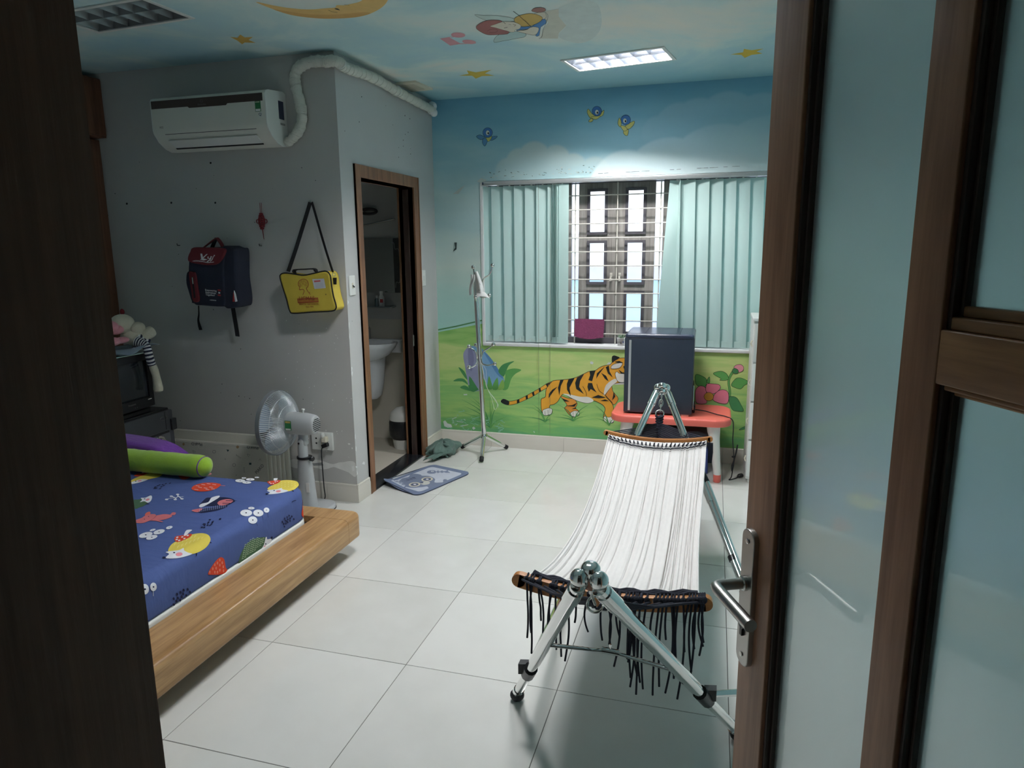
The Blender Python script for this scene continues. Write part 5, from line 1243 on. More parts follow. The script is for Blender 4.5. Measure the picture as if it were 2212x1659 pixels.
UP(b3, [(360, 610), (440, 600), (500, 590), (560, 630), (600, 650), (540, 700), (460, 730), (400, 752), (360, 700)], GN); UP(b3, [(485, 575), (560, 572), (640, 535), (668, 560), (650, 620), (600, 655), (540, 630), (470, 645), (505, 610)], WT); UO(b3, 596, 605, 34, 16, PKK, -0.3); UO(b3, 548, 594, 14, 7, NV); US(b3, [(600, 545), (650, 530)], 0.006, NV, 0); US(b3, [(570, 670), (620, 678)], 0.006, NV, 0)
# pink fox
FX = (206, 116, 120)
UP(b3, [(395, 940), (500, 900), (560, 860), (640, 840), (720, 842), (740, 860), (860, 840), (970, 850), (990, 880), (900, 920), (800, 938), (640, 945), (520, 985), (400, 980)], FX); UP(b3, [(555, 860), (570, 820), (628, 798), (636, 838)], (222, 110, 92)); UP(b3, [(965, 850), (1000, 812), (1055, 815), (1040, 850), (990, 856)], FX); US(b3, [(640, 940), (740, 945), (840, 966)], 0.008, FX); US(b3, [(740, 862), (700, 905), (640, 942)], 0.002, (120, 60, 70)); UO(b3, 612, 882, 10, 5, NV); UO(b3, 545, 925, 10, 5, NV)
# navy badger
UP(b4, [(20, 540), (60, 520), (160, 522), (300, 515), (420, 535), (470, 570), (430, 600), (340, 640), (200, 655), (90, 650), (-60, 640), (-20, 580)], NV); UP(b4, [(-70, 650), (-30, 615), (70, 590), (110, 530), (170, 505), (235, 495), (230, 520), (170, 560), (100, 600), (30, 640), (-40, 670)], WT); UP(b4, [(205, 610), (240, 570), (340, 545), (420, 555), (435, 580), (360, 620), (260, 642)], FX); US(b4, [(330, 570), (430, 572)], 0.008, NV, 0); US(b4, [(280, 608), (400, 608)], 0.008, NV, 0); US(b4, [(440, 570), (492, 570)], 0.004, NV, 0)
UP(b4, [(-90, 720), (-20, 690), (120, 668), (280, 650), (360, 645), (280, 690), (120, 730), (-20, 750), (-70, 745)], NV)
for k in range(40): x = -60 + (k % 14) * 29; y = 735 - (k % 14) * 5 - (k // 14) * 18; US(b4, [(x, y), (x + 10, y - 12)], 0.0022, (170, 186, 230), 0)
UP(b3, [(1310, 780), (1400, 755), (1490, 745), (1460, 780), (1400, 808)], FX)
sh.part('sheet_print', 'print_cloth', mt, 'printed hedgehogs, flowers and leaves')
# two bolsters at the far end
mat('green_plush', (146, 186, 48), 0.9, var=0.18, scale=14, bump=0.3, bscale=30, sheen=0.4); mat('purple_plush', (104, 46, 150), 0.9, var=0.15, bump=0.3, bscale=60, sheen=0.3)
def bolster(name, a, b_, r_, m_, lab, m2):
    a, b_ = Vector(a), Vector(b_); t = thing(name, lab, 'pillow', ((a.x + b_.x) / 2, (a.y + b_.y) / 2, a.z - r_))
    N = 34; P = [a + (b_ - a) * (i / N) for i in range(N + 1)]; R = []
    for i in range(N + 1):
        e = min(i, N - i) / N * (b_ - a).length; R.append(r_ * (math.sqrt(max(0.05, 1 - (1 - min(1, e / 0.06)) ** 2))) * (1 + 0.02 * math.sin(i * 1.3) + 0.012 * math.sin(i * 2.9)))
    MB().tube(P, R, 22, flat=0.92).part('body', m_, t)
    MB().tube([a + Vector((0, r_ * 0.88 * math.cos(w), r_ * 0.8 * math.sin(w))) + (b_ - a) * 0.962 for w in [2 * math.pi * k / 24 for k in range(24)]], 0.003, 6, closed=True).part('piping', m2, t)
bolster('bolster_pillow', (-1.74, 1.262, ZT + 0.0615), (-0.79, 1.262, ZT + 0.0615), 0.064, 'green_plush', 'lime green plush bolster lying across the mattress', 'purple_plush')
pc_ = thing('purple_cushion', 'purple plush cushion standing behind the green bolster', 'cushion', (-1.3, 1.44, BZ1))
mb = MB(); mb.prism([Vector((q.x, 1.345, q.y)) for q in smooth_loop([(-1.60, 0.26, 0), (-1.58, 0.242, 0), (-1.08, 0.242, 0), (-1.04, 0.27, 0), (-1.06, 0.42, 0), (-1.2, 0.52, 0), (-1.4, 0.55, 0), (-1.58, 0.555, 0), (-1.60, 0.53, 0)], 4)], (0, 0.13, 0), 0.03, 4); mb.part('body', 'purple_plush', pc_)

# ------------------------------------------------------------------ folded play mat leaning behind the bed
mat('mat_cream', (206, 206, 194), 0.7, var=0.05, bump=0.15, bscale=200); mat('mat_trim', (226, 224, 212), 0.7, var=0.05); mat('mat_ink', (84, 92, 96), 0.7); mat('mat_ink2', (52, 78, 84), 0.7); mat('mat_ink3', (168, 148, 112), 0.7)
pm = thing('play_mat', 'folded cream play mat with printed shapes behind the bed', 'play mat', (-1.3, 2.04, 0))
yM = 2.015
for k in range(5):
    x1 = -1.0 + k * 0.018; y = yM + k * 0.0185
    MB().slab(-1.80, x1, y, y + 0.0165, 0.003, 0.352 - 0.002 * k, 0.004, 0.006).part('fold', 'mat_cream' if k == 0 else 'mat_trim', pm)
MB().slab(-1.81, -0.905, YG - 0.036, YG - 0.014, 0.003, 0.405, 0.004, 0.006).part('back_panel', 'mat_trim', pm)
p5 = crop(360, 920, 7.9)
d = Draw(lambda u, v_, l: on('y', yM - l, *p5((u, v_))[0])); IK, IK2, IK3 = (96, 104, 106), (56, 84, 90), (170, 148, 112)
d.oval(288, 312, 20, 24, IK3); d.oval(1210, 360, 24, 26, IK3); d.poly([(1020, 402), (1068, 408), (1042, 445)], IK2); d.poly([(1405, 628), (1446, 630), (1446, 664), (1408, 664)], IK2)
for P in ([(445, 420), (492, 440), (462, 470)], [(1375, 480), (1425, 495), (1395, 530)]): d.stroke(P + [P[0]], 5, IK)
for (x, y) in ((810, 440), (1150, 668)): d.stroke([(x + 26 * math.cos(t * .4), y + 26 * math.sin(t * .4)) for t in range(17)], 5, IK)
for P in ([(1185, 500), (1190, 488), (1200, 512), (1215, 505), (1225, 535), (1240, 525), (1252, 550), (1268, 540)], [(250, 450), (262, 430), (275, 455), (290, 430), (302, 455), (318, 440)], [(1310, 705), (1330, 715), (1312, 730), (1332, 742), (1312, 756), (1334, 770), (1314, 782), (1334, 796)], [(1575, 590), (1590, 560), (1612, 588)], [(985, 570), (1000, 558), (1010, 575)]): d.stroke(P, 5, IK)
d.stroke([(540, 300), (545, 375), (560, 384), (745, 400)], 10, (224, 222, 212)); d.stroke([(160, 240), (800, 300), (1600, 352)], 18, (226, 226, 216))
for k in range(8): d.poly([(1160 + k * 20, 838), (1176 + k * 20, 836), (1170 + k * 20, 850)], IK2) if k in (1, 13) else None
d.part('pattern_print', 'print_cloth', pm, 'printed outline shapes', 'stuff')
xd = (on('y', yM, 470, 960) - on('y', yM, 420, 957)).normalized()
for (u, v_, ang) in ((515, 308, 180), (1465, 365, 180), (1585, 738, 45)):
    q = on('y', yM - 0.001, *p5((u, v_))[0]); a = math.radians(ang); text('mat_lettering', 'PIAKO', 0.03, q, (math.cos(a), 0, math.sin(a)), (-math.sin(a), 0, math.cos(a)), 'mat_ink', pm)
bf = on('y', 2.11, 470, 950)
MB().slab(-1.45, -1.18, 2.117, 2.128, 0.08, 0.372, 0.001, 0.001).solo('picture_book', 'maroon_cloth', 'thin dark red book wedged behind the play mat', 'book')
MB().slab(-1.16, -0.93, 2.117, 2.128, 0.08, 0.366, 0.001, 0.001).solo('picture_book', mat('teal_cover', (40, 84, 100), 0.5), 'thin teal book wedged behind the play mat', 'book')

# ------------------------------------------------------------------ safe with a combination dial
mat('safe_black', (34, 35, 38), 0.4, var=0.1); mat('safe_grey', (70, 72, 76), 0.45, var=0.06); mat('safe_panel', (104, 106, 110), 0.4, var=0.05); mat('screen', (38, 42, 46), 0.12, spec=0.7); mat('red_plush', (130, 30, 40), 0.9)
sf = thing('safe', 'black steel safe with a round combination dial', 'safe', (-1.87, 1.73, 0))
XS = -1.635; SY0, SY1 = 1.525, 1.955
MB().slab(-2.14, XS - 0.03, SY0, SY1, 0.0, 0.598, 0.006, 0.008).part('body', 'safe_black', sf)
dr = MB().slab(XS - 0.03, XS, SY0 + 0.004, SY1 - 0.004, 0.02, 0.588, 0.004, 0.006).part('door', 'safe_grey', sf)
MB().slab(XS, XS + 0.006, SY0 + 0.05, SY1 - 0.045, 0.24, 0.465, 0.002, 0.003).part('control_panel', 'safe_panel', dr, 'grey control panel')
MB().slab(XS + 0.006, XS + 0.008, SY0 + 0.06, SY1 - 0.05, 0.448, 0.463, 0.001, 0.001).part('legend_strip', 'safe_black', dr)
dy, dz_ = 1.815, 0.40
MB().lathe([(0.047, 0), (0.047, 0.006), (0.043, 0.010), (0.034, 0.010), (0.034, 0.024), (0.030, 0.028), (0.022, 0.028), (0.022, 0.04), (0.018, 0.043), (0.006, 0.043)], (XS + 0.006, dy, dz_), (1, 0, 0), 28).part('dial', 'chrome', dr, 'chrome combination dial')
for k in range(2): MB().lathe([(0.010, 0), (0.010, 0.012), (0.006, 0.014)], (XS + 0.006, 1.70 + 0.03 * k, 0.355), (1, 0, 0), 14).part('button', 'steel', dr)
MB().tube([(XS + 0.001, 1.875 + 0.028 * math.cos(t * .39), 0.545 + 0.013 * math.sin(t * .39)) for t in range(16)], 0.0015, 5, closed=True).part('badge', 'steel', dr)
MB().box(XS + 0.001, XS + 0.004, SY1 - 0.07, SY1 - 0.069, 0.47, 0.586).part('door_seam', 'safe_black', dr, angle=0)
for z in (0.455, 0.10): MB().slab(XS - 0.02, XS + 0.014, SY1 - 0.03, SY1 + 0.012, z, z + 0.075, 0.004, 0.004).part('hinge', 'safe_black', sf)

# ------------------------------------------------------------------ tube television on the safe
mat('tv_black', (24, 25, 28), 0.35, var=0.08)
tv = thing('television', 'small black tube television standing on the safe', 'television', (-1.83, 1.66, 0.598), math.radians(4))
MT = wmat(tv)
def TV(mb, name, m_, lab=None, **k): mb.v = [MT @ p_ for p_ in mb.v]; return mb.part(name, m_, tv, lab, **k)
TV(MB().slab(-0.10, 0.16, -0.20, 0.17, 0.0, 0.028, 0.02, 0.006), 'stand', 'tv_black')
mb = MB(); fr_ = [(0.175, -0.235, 0.045), (0.175, 0.160, 0.045), (0.175, 0.160, 0.375), (0.175, -0.235, 0.375)]
bk_ = [(-0.20, -0.13, 0.06), (-0.20, 0.09, 0.06), (-0.20, 0.09, 0.26), (-0.20, -0.13, 0.26)]; md_ = [(0.09, -0.235, 0.04), (0.09, 0.160, 0.04), (0.09, 0.160, 0.378), (0.09, -0.235, 0.378)]
mb.add(fr_ + md_ + bk_, [(0, 1, 5, 4), (1, 2, 6, 5), (2, 3, 7, 6), (3, 0, 4, 7), (4, 5, 9, 8), (5, 6, 10, 9), (6, 7, 11, 10), (7, 4, 8, 11), (8, 9, 10, 11), (3, 2, 1, 0)]); TV(mb, 'cabinet', 'tv_black', angle=0)
mb = MB()
for (y0, y1, za, zb) in ((-0.235, 0.160, 0.335, 0.375), (-0.235, 0.160, 0.045, 0.105), (-0.235, -0.20, 0.105, 0.335), (0.125, 0.160, 0.105, 0.335)): mb.box(0.175, 0.192, y0, y1, za, zb)
TV(mb, 'bezel', 'tv_black', angle=0)
TV(MB().surf(lambda a, b_: Vector((0.178 + 0.012 * (1 - (2 * a - 1) ** 2) * (1 - (2 * b_ - 1) ** 2), -0.2 + 0.325 * a, 0.105 + 0.23 * b_)), 12, 12), 'screen', 'screen', 'dark curved screen')
TV(MB().box(0.192, 0.194, 0.105, 0.135, 0.088, 0.093), 'power_light', 'white_plastic', angle=0)
for k in range(2): TV(MB().lathe([(0.003, 0), (0.003, 0.002)], (0.192, -0.01 + 0.016 * k, 0.062), (1, 0, 0), 8), 'button', 'steel')
text('brand_lettering', 'Panasonic', 0.016, MT @ Vector((0.1925, -0.03, 0.084)), MT.to_3x3() @ Vector((0, 1, 0)), (0, 0, 1), 'steel', tv)
# sheet of folders under the toy
mat('clear_folder', (150, 172, 190), 0.15, var=0.2, spec=0.7); mat('pale_green_plastic', (176, 200, 190), 0.25, var=0.1)
MB().slab(-1.95, -1.625, 1.43, 1.835, 0.978, 0.984, 0.01, 0.002).solo('plastic_tray', 'pale_green_plastic', 'pale green plastic sheet on top of the television', 'sheet')
def wv(a, b_): return Vector((-1.93 + 0.34 * b_, 1.44 + 0.42 * a, 1.014 + 0.016 * math.sin(a * 5 + b_ * 3) + 0.012 * math.sin(a * 11 - b_ * 7)))
MB().sheet(wv, 14, 10, 0.0012).solo('plastic_folder', 'clear_folder', 'crumpled clear blue plastic folder under the soft toy', 'folder')
# soft toy sprawled over the television
mat('toy_cream', (206, 200, 180), 0.95, var=0.08, bump=0.3, bscale=120, sheen=0.3); mat('toy_pink', (222, 150, 160), 0.95, var=0.15, bump=0.3, bscale=100, sheen=0.3)
painted('toy_knit', 0.9)
def T3(u, v_, x): return on('x', x, u, v_)
ty = thing('soft_toy', 'cream soft toy in a navy striped jumper sprawled on the television', 'soft toy', (-1.72, 1.72, 1.0))
mb = MB()
hc = T3(264, 700, -1.74); mb.ball(hc, 0.065, 0.075, 0.06, 18, 12); mb.ball(T3(285, 722, -1.72), 0.06, 0.075, 0.05, 16, 10, Matrix.Rotation(0.5, 3, 'X'))
mb.ball(T3(300, 738, -1.72), 0.05, 0.07, 0.03); mb.part('body', 'toy_cream', ty)
mb = MB(); mb.ball(T3(297, 708, -1.68), 0.035, 0.052, 0.036, 16, 10); mb.part('ear', 'toy_cream', ty)
mb = MB(); P = smooth_loop([T3(305, 735, -1.67), T3(318, 722, -1.66), T3(330, 714, -1.655)], 4, False); mb.tube(P, [0.02, 0.024, 0.028, 0.032, 0.034, 0.036, 0.036, 0.034, 0.022], 14); mb.part('arm', 'toy_cream', ty)
mb = MB(); P = smooth_loop([T3(296, 738, -1.665), T3(308, 742, -1.63), T3(316, 748, -1.61), T3(322, 768, -1.598), T3(328, 788, -1.598)], 6, False)
n_ = 12; R_ = [0.034 - 0.010 * min(1, i / 10) for i in range(len(P))]
for i in range(len(P) - 1): mb.col = C((36, 40, 62)) if i % 2 else C((214, 214, 212)); mb.tube([P[i], P[i + 1]], [R_[i], R_[i + 1]], n_, caps=False)
mb.part('sleeve', 'toy_knit', ty, 'navy and white striped sleeve')
mb = MB(); P = smooth_loop([T3(328, 786, -1.598), T3(336, 808, -1.597), T3(341, 832, -1.595), T3(342, 847, -1.593)], 4, False); mb.tube(P, [0.020, 0.022, 0.024, 0.024, 0.023, 0.023, 0.024, 0.026, 0.027, 0.029, 0.029, 0.026, 0.012], 12); mb.part('leg', 'toy_cream', ty)
mb = MB()
for i in range(6):
    mb.col = C((36, 40, 62)) if i % 2 else C((214, 214, 212)); a = T3(292, 728, -1.69); b_ = T3(318, 742, -1.66); mb.tube([a + (b_ - a) * i / 6, a + (b_ - a) * (i + 1) / 6], 0.034, 12, caps=False)
mb.part('jumper', 'toy_knit', ty, 'navy and white striped jumper')
mb = MB(); mb.ball(T3(264, 674, -1.76), 0.012, 0.014, 0.020); mb.part('red_tuft', 'red_plush', ty)
py = thing('soft_toy', 'pink plush toy lying beside the cream soft toy', 'soft toy', (-1.74, 1.60, 1.0))
mb = MB(); mb.ball(T3(250, 712, -1.72), 0.04, 0.05, 0.03, 14, 9); mb.ball(T3(240, 706, -1.72), 0.04, 0.04, 0.035, 14, 9); mb.part('body', 'toy_pink', py)
mb = MB(); mb.ball(T3(262, 735, -1.70), 0.03, 0.055, 0.02, 14, 9); mb.ball(T3(245, 738, -1.70), 0.03, 0.05, 0.025); mb.part('limb', 'toy_pink', py)

# ------------------------------------------------------------------ wooden cupboard and white board at the side wall
cb = thing('wall_cupboard', 'dark wooden cupboard high on the side wall', 'cupboard', (-2.17, 2.02, 2.28))
MB().slab(XL + 0.002, -2.095, 1.88, YG - 0.004, 2.30, 2.655, 0.003, 0.003).part('box', 'jamb_brown', cb)
MB().slab(-2.095, -2.085, 1.89, YG - 0.012, 2.31, 2.645, 0.002, 0.002).part('door', 'jamb_brown', cb)
MB().slab(XL + 0.002, -2.155, 1.90, YG - 0.004, 0.0, 2.29, 0.003, 0.003).solo('wooden_panel', 'jamb_brown', 'tall dark wooden panel against the side wall under the cupboard', 'panel')
MB().slab(-2.150, -2.115, 1.985, 2.015, 0.0, 1.76, 0.004, 0.004).solo('white_pole', 'white_plastic', 'upright white pole behind the safe and the soft toys', 'pole')

# ------------------------------------------------------------------ standing fan
mat('fan_grey', (176, 180, 182), 0.4, var=0.03); mat('fan_wire', (200, 206, 210), 0.35, 0.3, var=0.02); mat('fan_blade', (150, 166, 182), 0.25, var=0.03, spec=0.7); mat('fan_rim', (120, 124, 128), 0.5)
FC = Vector((-0.842, 1.93, 0.552)); RG = 0.197
fan = thing('standing_fan', 'grey standing fan turned towards the bed head', 'fan', (-0.66, 1.93, 0))
def fpt(ax_, r_, th): return FC + Vector((ax_, r_ * math.cos(th), r_ * math.sin(th)))
MB().lathe([(RG - 0.004, -0.014), (RG + 0.003, -0.014), (RG + 0.003, 0.014), (RG - 0.004, 0.014), (RG - 0.004, -0.014)], FC, (1, 0, 0), 56, True).part('rim', 'fan_rim', fan)
def grille(s_, dep, n, name, r0):
    mb = MB()
    for k in range(n):
        th = 2 * math.pi * k / n
        P = [fpt(s_ * (0.012 + dep * (1 - ((r_ - r0) / (RG - r0)) ** 2.6)), r_, th) for r_ in [r0 + (RG - r0) * i / 7 for i in range(8)]]
        mb.tube(P, 0.0018, 4, caps=False)
    for r_ in (r0, r0 + (RG - r0) * 0.36, r0 + (RG - r0) * 0.72): 
        x = s_ * (0.012 + dep * (1 - ((r_ - r0) / (RG - r0)) ** 2.6)); mb.tube([fpt(x, r_, 2 * math.pi * k / 48) for k in range(48)], 0.0016, 5, closed=True)
    return mb.part(name, 'fan_wire', fan)
grille(1, 0.072, 96, 'rear_grille', 0.06); grille(-1, 0.058, 96, 'front_grille', 0.045)
MB().lathe([(0.045, -0.074), (0.045, -0.066), (0.0, -0.064)], FC, (1, 0, 0), 24).part('front_badge', 'fan_grey', fan)
for k in range(3):
    th0 = 2 * math.pi * k / 3 + 0.4
    def bl(a, b_, th0=th0): r_ = 0.03 + 0.145 * b_; th = th0 + (a - 0.5) * (1.55 * (0.45 + 0.55 * math.sin(math.pi * (0.25 + 0.6 * b_)))) + 0.2 * b_; return fpt(-0.02 + 0.034 * (a - 0.5), r_, th)
    MB().sheet(bl, 10, 8, 0.0016).part('blade', 'fan_blade', fan)
MB().lathe([(0.032, -0.04), (0.032, 0.02), (0.02, 0.05)], FC, (1, 0, 0), 20).part('hub', 'fan_grey', fan)
mb = MB().lathe([(0.058, 0.078), (0.066, 0.084), (0.070, 0.10), (0.070, 0.20), (0.066, 0.225), (0.060, 0.258), (0.054, 0.268), (0.048, 0.272)], FC + Vector((0, 0, 0.004)), (1, 0, 0), 32, ref=(0, 0, 1), sx=0.98, sy=0.92); mb.part('motor_housing', 'fan_grey', fan)
for k in range(7):
    zz_ = -0.034 + k * 0.0115; h_ = math.sqrt(max(0.0001, 0.042 ** 2 - zz_ ** 2)); MB().box(FC.x + 0.272, FC.x + 0.2735, FC.y - h_, FC.y + h_, FC.z + zz_, FC.z + zz_ + 0.005).part('rear_vent', 'black_plastic', fan, angle=0)
MB().tube([FC + Vector((0.185, 0, 0.07)), FC + Vector((0.187, 0, 0.092))], 0.005, 8).tube([FC + Vector((0.187, 0, 0.09)), FC + Vector((0.1875, 0, 0.097))], 0.010, 10).part('swing_knob', 'white_plastic', fan)
th = -0.25
q0 = FC + Vector((0.105, -0.0665 * math.cos(0.0), 0.0))
MB().box(FC.x + 0.098, FC.x + 0.140, FC.y - 0.066, FC.y - 0.0645, FC.z - 0.024, FC.z + 0.034).part('energy_label', 'label_green', fan, 'green energy label', angle=0)
MB().box(FC.x + 0.102, FC.x + 0.136, FC.y - 0.0666, FC.y - 0.066, FC.z + 0.020, FC.z + 0.031).part('label_band', mat('label_gold', (196, 160, 90), 0.5), fan, angle=0)
MB().box(FC.x + 0.102, FC.x + 0.136, FC.y - 0.0666, FC.y - 0.066, FC.z - 0.022, FC.z - 0.014).part('label_strip', 'label_white', fan, angle=0)
PX = -0.668
MB().slab(PX - 0.026, PX + 0.026, FC.y - 0.022, FC.y + 0.022, 0.425, 0.505, 0.012, 0.006).part('neck', 'fan_grey', fan)
MB().lathe([(0.030, 0.34), (0.030, 0.40), (0.026, 0.455), (0.018, 0.468)], (PX - 0.006, FC.y - 0.004, 0), (0, 0, 1), 22).part('inner_pole', 'fan_grey', fan)
MB().lathe([(0.006, 0), (0.006, 0.004)], (PX - 0.012, FC.y - 0.032, 0.44), (0, -1, 0), 10).part('pivot_screw', 'black_plastic', fan)
MB().lathe([(0.066, 0.024), (0.060, 0.10), (0.045, 0.32), (0.042, 0.345)], (PX, FC.y, 0), (0, 0, 1), 28, sx=1.0, sy=0.8, ref=(1, 0, 0)).part('column', 'fan_grey', fan)
MB().lathe([(0.047, 0.338), (0.049, 0.344), (0.047, 0.352)], (PX, FC.y, 0), (0, 0, 1), 28, sx=1.0, sy=0.85, ref=(1, 0, 0)).part('collar', 'black_plastic', fan)
MB().lathe([(0.008, 0.04), (0.016, 0.052), (0.016, 0.07), (0.012, 0.074)], (PX, FC.y, 0.345), (1, -0.25, 0), 12).part('height_knob', 'black_plastic', fan)
MB().slab(PX - 0.16, PX + 0.145, FC.y - 0.15, FC.y + 0.15, 0.0, 0.03, 0.09, 0.012, 8, 4, 0.004).part('base', 'fan_grey', fan)
MB().slab(PX - 0.162, PX + 0.147, FC.y - 0.152, FC.y + 0.152, 0.0, 0.006, 0.09, 0.001, 8, 2, 0.001).part('base_rubber', 'black_rubber', fan)
MB().box(PX + 0.028, PX + 0.050, FC.y - 0.0480, FC.y - 0.0465, 0.14, 0.20).part('column_label', 'label_white', fan, angle=0)
# ------------------------------------------------------------------ vertical blinds
YBL = YB + 0.028
bl_ = thing('vertical_blind', 'teal vertical blind drawn to both sides of the window', 'blind', (1.0, YBL, WZ0))
mat('aluminium', (206, 208, 208), 0.3, 0.6, var=0.03)
MB().slab(WX0 + 0.004, WX1 - 0.004, YB - 0.012, YB + 0.04, 2.052, 2.082, 0.002, 0.004).part('head_rail', 'aluminium', bl_, 'aluminium head rail')
MB().box(WX0 + 0.006, WX0 + 0.016, YB - 0.013, YB - 0.012, 2.058, 2.076).part('end_cap', mat('cap_blue', (40, 70, 100), 0.4), bl_, angle=0)
def bx(u, v_=570): return on('y', YBL, u, v_).x
ZB0, ZB1 = 0.862, 2.046
def blade(xa, xb, ya, yb2, xa2=None, xb2=None, cup=0.008, ztop=ZB1, zbot=ZB0, fold=0.0):
    """one cloth blade; xa2/xb2 are its foot when it hangs askew"""
    xa2 = xa if xa2 is None else xa2; xb2 = xb if xb2 is None else xb2
    b0 = bpy.data.objects.new('blade', None)
    def fn(a, t):
        x0 = xa + (xa2 - xa) * t; x1 = xb + (xb2 - xb) * t
        y = ya + (yb2 - ya) * a - cup * math.sin(math.pi * a) + fold * math.sin(t * 9 + a * 4) * (1 - t)
        return Vector((x0 + (x1 - x0) * a, YBL + y, ztop + (zbot - ztop) * t))
    bpy.data.objects.remove(b0)
    o = MB().sheet(fn, 5, 16, 0.0008).part('blade', 'blind_cloth', bl_)
    xm = (xa + xb) / 2; ym = YBL + (ya + yb2) / 2
    MB().box(xm - 0.006, xm + 0.006, ym - 0.004, ym + 0.004, ztop - 0.006, ztop + 0.012).part('hanger', 'white_plastic', o, angle=0)
    MB().box(min(xa2, xb2) + 0.012, max(xa2, xb2) - 0.012, YBL + (ya + yb2) / 2 - cup - 0.003, YBL + (ya + yb2) / 2 - cup - 0.001, zbot + 0.0, zbot + 0.045).part('bottom_weight', 'blind_cloth', o, angle=0)
    return o
# left-hand bunch: seven blades spread, several stacked edge-on, one broad one in front
us = [1042, 1064, 1089, 1112, 1135, 1159, 1183, 1198]
for i in range(7):
    blade(bx(us[i]) + 0.002, bx(us[i + 1]) + (0.004 if i < 6 else 0.02), -0.014, 0.030, cup=0.004)
for i, u in enumerate((1194, 1198, 1202, 1206)): blade(bx(u), bx(u) + 0.010, 0.018, -0.040 + 0.003 * i, cup=0.003)
blade(bx(1201), bx(1229), -0.014, -0.020, cup=0.004)
# right-hand bunch
us2 = [(1447, 1478, 1415, 1462), (1464, 1470, 1452, 1464), (1467, 1502, 1461, 1494), (1502, 1532, 1494, 1520), (1532, 1562, 1519, 1545), (1562, 1590, 1544, 1572), (1590, 1620, 1571, 1596), (1618, 1650, 1594, 1626), (1648, 1680, 1625, 1660)]
for i, (a, b_, c, d_) in enumerate(us2):
    z = 0.862
    yA, yB_ = (0.026, -0.012) if i > 1 else ((-0.012, 0.02) if i == 0 else (0.02, -0.03))
    xa2, xb2 = on('y', YBL, c, 735).x, on('y', YBL, d_, 735).x
    if i > 1: xa2, xb2 = bx(a) + 0.002, bx(b_) + 0.0
    xa, xb = on('y', YBL, a, 380).x + 0.002, on('y', YBL, b_, 380).x
    blade(xa, xb + 0.004, yA, yB_, xa2, xb2 + 0.004, fold=0.008 if i == 0 else 0.0, cup=0.008 if i != 1 else 0.002)
# linking chain along the blade feet and the two hanging bead chains
def chain(P, r_, parent, name='bead_chain', step=0.009):
    mb = MB(); L = 0; P = [Vector(p_) for p_ in P]
    for i in range(len(P) - 1):
        d_ = P[i + 1] - P[i]; n = max(1, int(d_.length / step))
        for k in range(n): mb.ball(P[i] + d_ * (k / n), r_, nu=5, nv=4)
    mb.tube(P, r_ * 0.35, 4); return mb.part(name, 'bead_metal', parent)
feet = [bx(u) + 0.03 for u in (1046, 1068, 1091, 1114, 1138, 1162, 1186)]
for i in range(len(feet) - 1):
    P = [Vector((feet[i] + (feet[i + 1] - feet[i]) * k / 8, YBL - 0.012, ZB0 + 0.028 - 0.02 * math.sin(math.pi * k / 8))) for k in range(9)]
    MB().tube(P, 0.0009, 4).part('link_chain', 'off_white_metal', bl_)
for u in (1164, 1188):
    x = on('y', YB - 0.016, u, 850).x; chain([(x, YB - 0.016, 2.05), (x, YB - 0.016, 0.125)], 0.0020, bl_)

# ------------------------------------------------------------------ on the window: towel and succulent
mat('plum_towel', (128, 50, 90), 0.95, var=0.2, scale=30, bump=0.6, bscale=160, sheen=0.4)
yt = YGR - 0.010; zr_ = 0.930 + 1 * 0.1035
tl, tr_ = on('y', yt, 1241, 700).x, on('y', yt, 1304, 700).x
def tw(a, t):
    x = tl + (tr_ - tl) * a + 0.004 * math.sin(t * 3)
    zb = 0.118 + 0.022 * math.sin(a * 3.0 + 0.6) + 0.028 * a
    if t < 0.5: s_ = 1 - t * 2; return Vector((x, yt + 0.022 + 0.003 * math.sin(a * 9), zr_ + 0.0055 - (zb * 0.6) * s_))
    s_ = (t - 0.5) * 2; return Vector((x, yt - 0.004 - 0.006 * abs(math.sin(a * 7 + s_)) * s_, zr_ + 0.0065 - zb * s_))
MB().sheet(tw, 24, 24, 0.004).solo('hand_towel', 'plum_towel', 'plum hand towel draped over a window rod', 'towel')
mat('pot_white', (226, 228, 228), 0.3, var=0.03); mat('succulent', (132, 160, 132), 0.6, var=0.15); mat('soil', (70, 56, 44), 0.9); mat('ink_blue', (40, 60, 130), 0.5)
sx_ = on('y', YB + 0.02, 1342, 740).x; szz = WZ0 + 0.006
pot = thing('potted_succulent', 'small succulent in a white cup pot on the window sill', 'plant', (sx_, YB + 0.025, szz))
pc = Vector((sx_, YB + 0.025, szz))
MB().lathe([(0.026, 0), (0.034, 0.06), (0.036, 0.062), (0.033, 0.063), (0.031, 0.055)], pc, (0, 0, 1), 22).part('pot', 'pot_white', pot)
MB().lathe([(0.031, 0.05), (0.02, 0.056)], pc, (0, 0, 1), 18).part('soil', 'soil', pot)
rr = random.Random(5)
for k in range(15):
    a = k * 2.4; ln = 0.030 + 0.014 * rr.random(); el = 0.35 + 0.9 * (k / 15)
    dv = Vector((math.cos(a) * math.cos(el), math.sin(a) * math.cos(el), math.sin(el))); p0 = pc + Vector((0, 0, 0.056))
    MB().tube([p0, p0 + dv * ln * 0.5, p0 + dv * ln + Vector((0, 0, 0.004))], [0.004, 0.006, 0.0008], 7, flat=0.5).part('leaf', 'succulent', pot)
text('pot_lettering', 'ing', 0.026, pc + Vector((-0.008, -0.0325, 0.032)), (1, 0, 0), (0, -0.12, 1), 'black_plastic', pot)
MB().ball(pc + Vector((0.017, -0.028, 0.034)), 0.005, 0.0015, 0.006).part('printed_flower', 'ink_blue', pot)

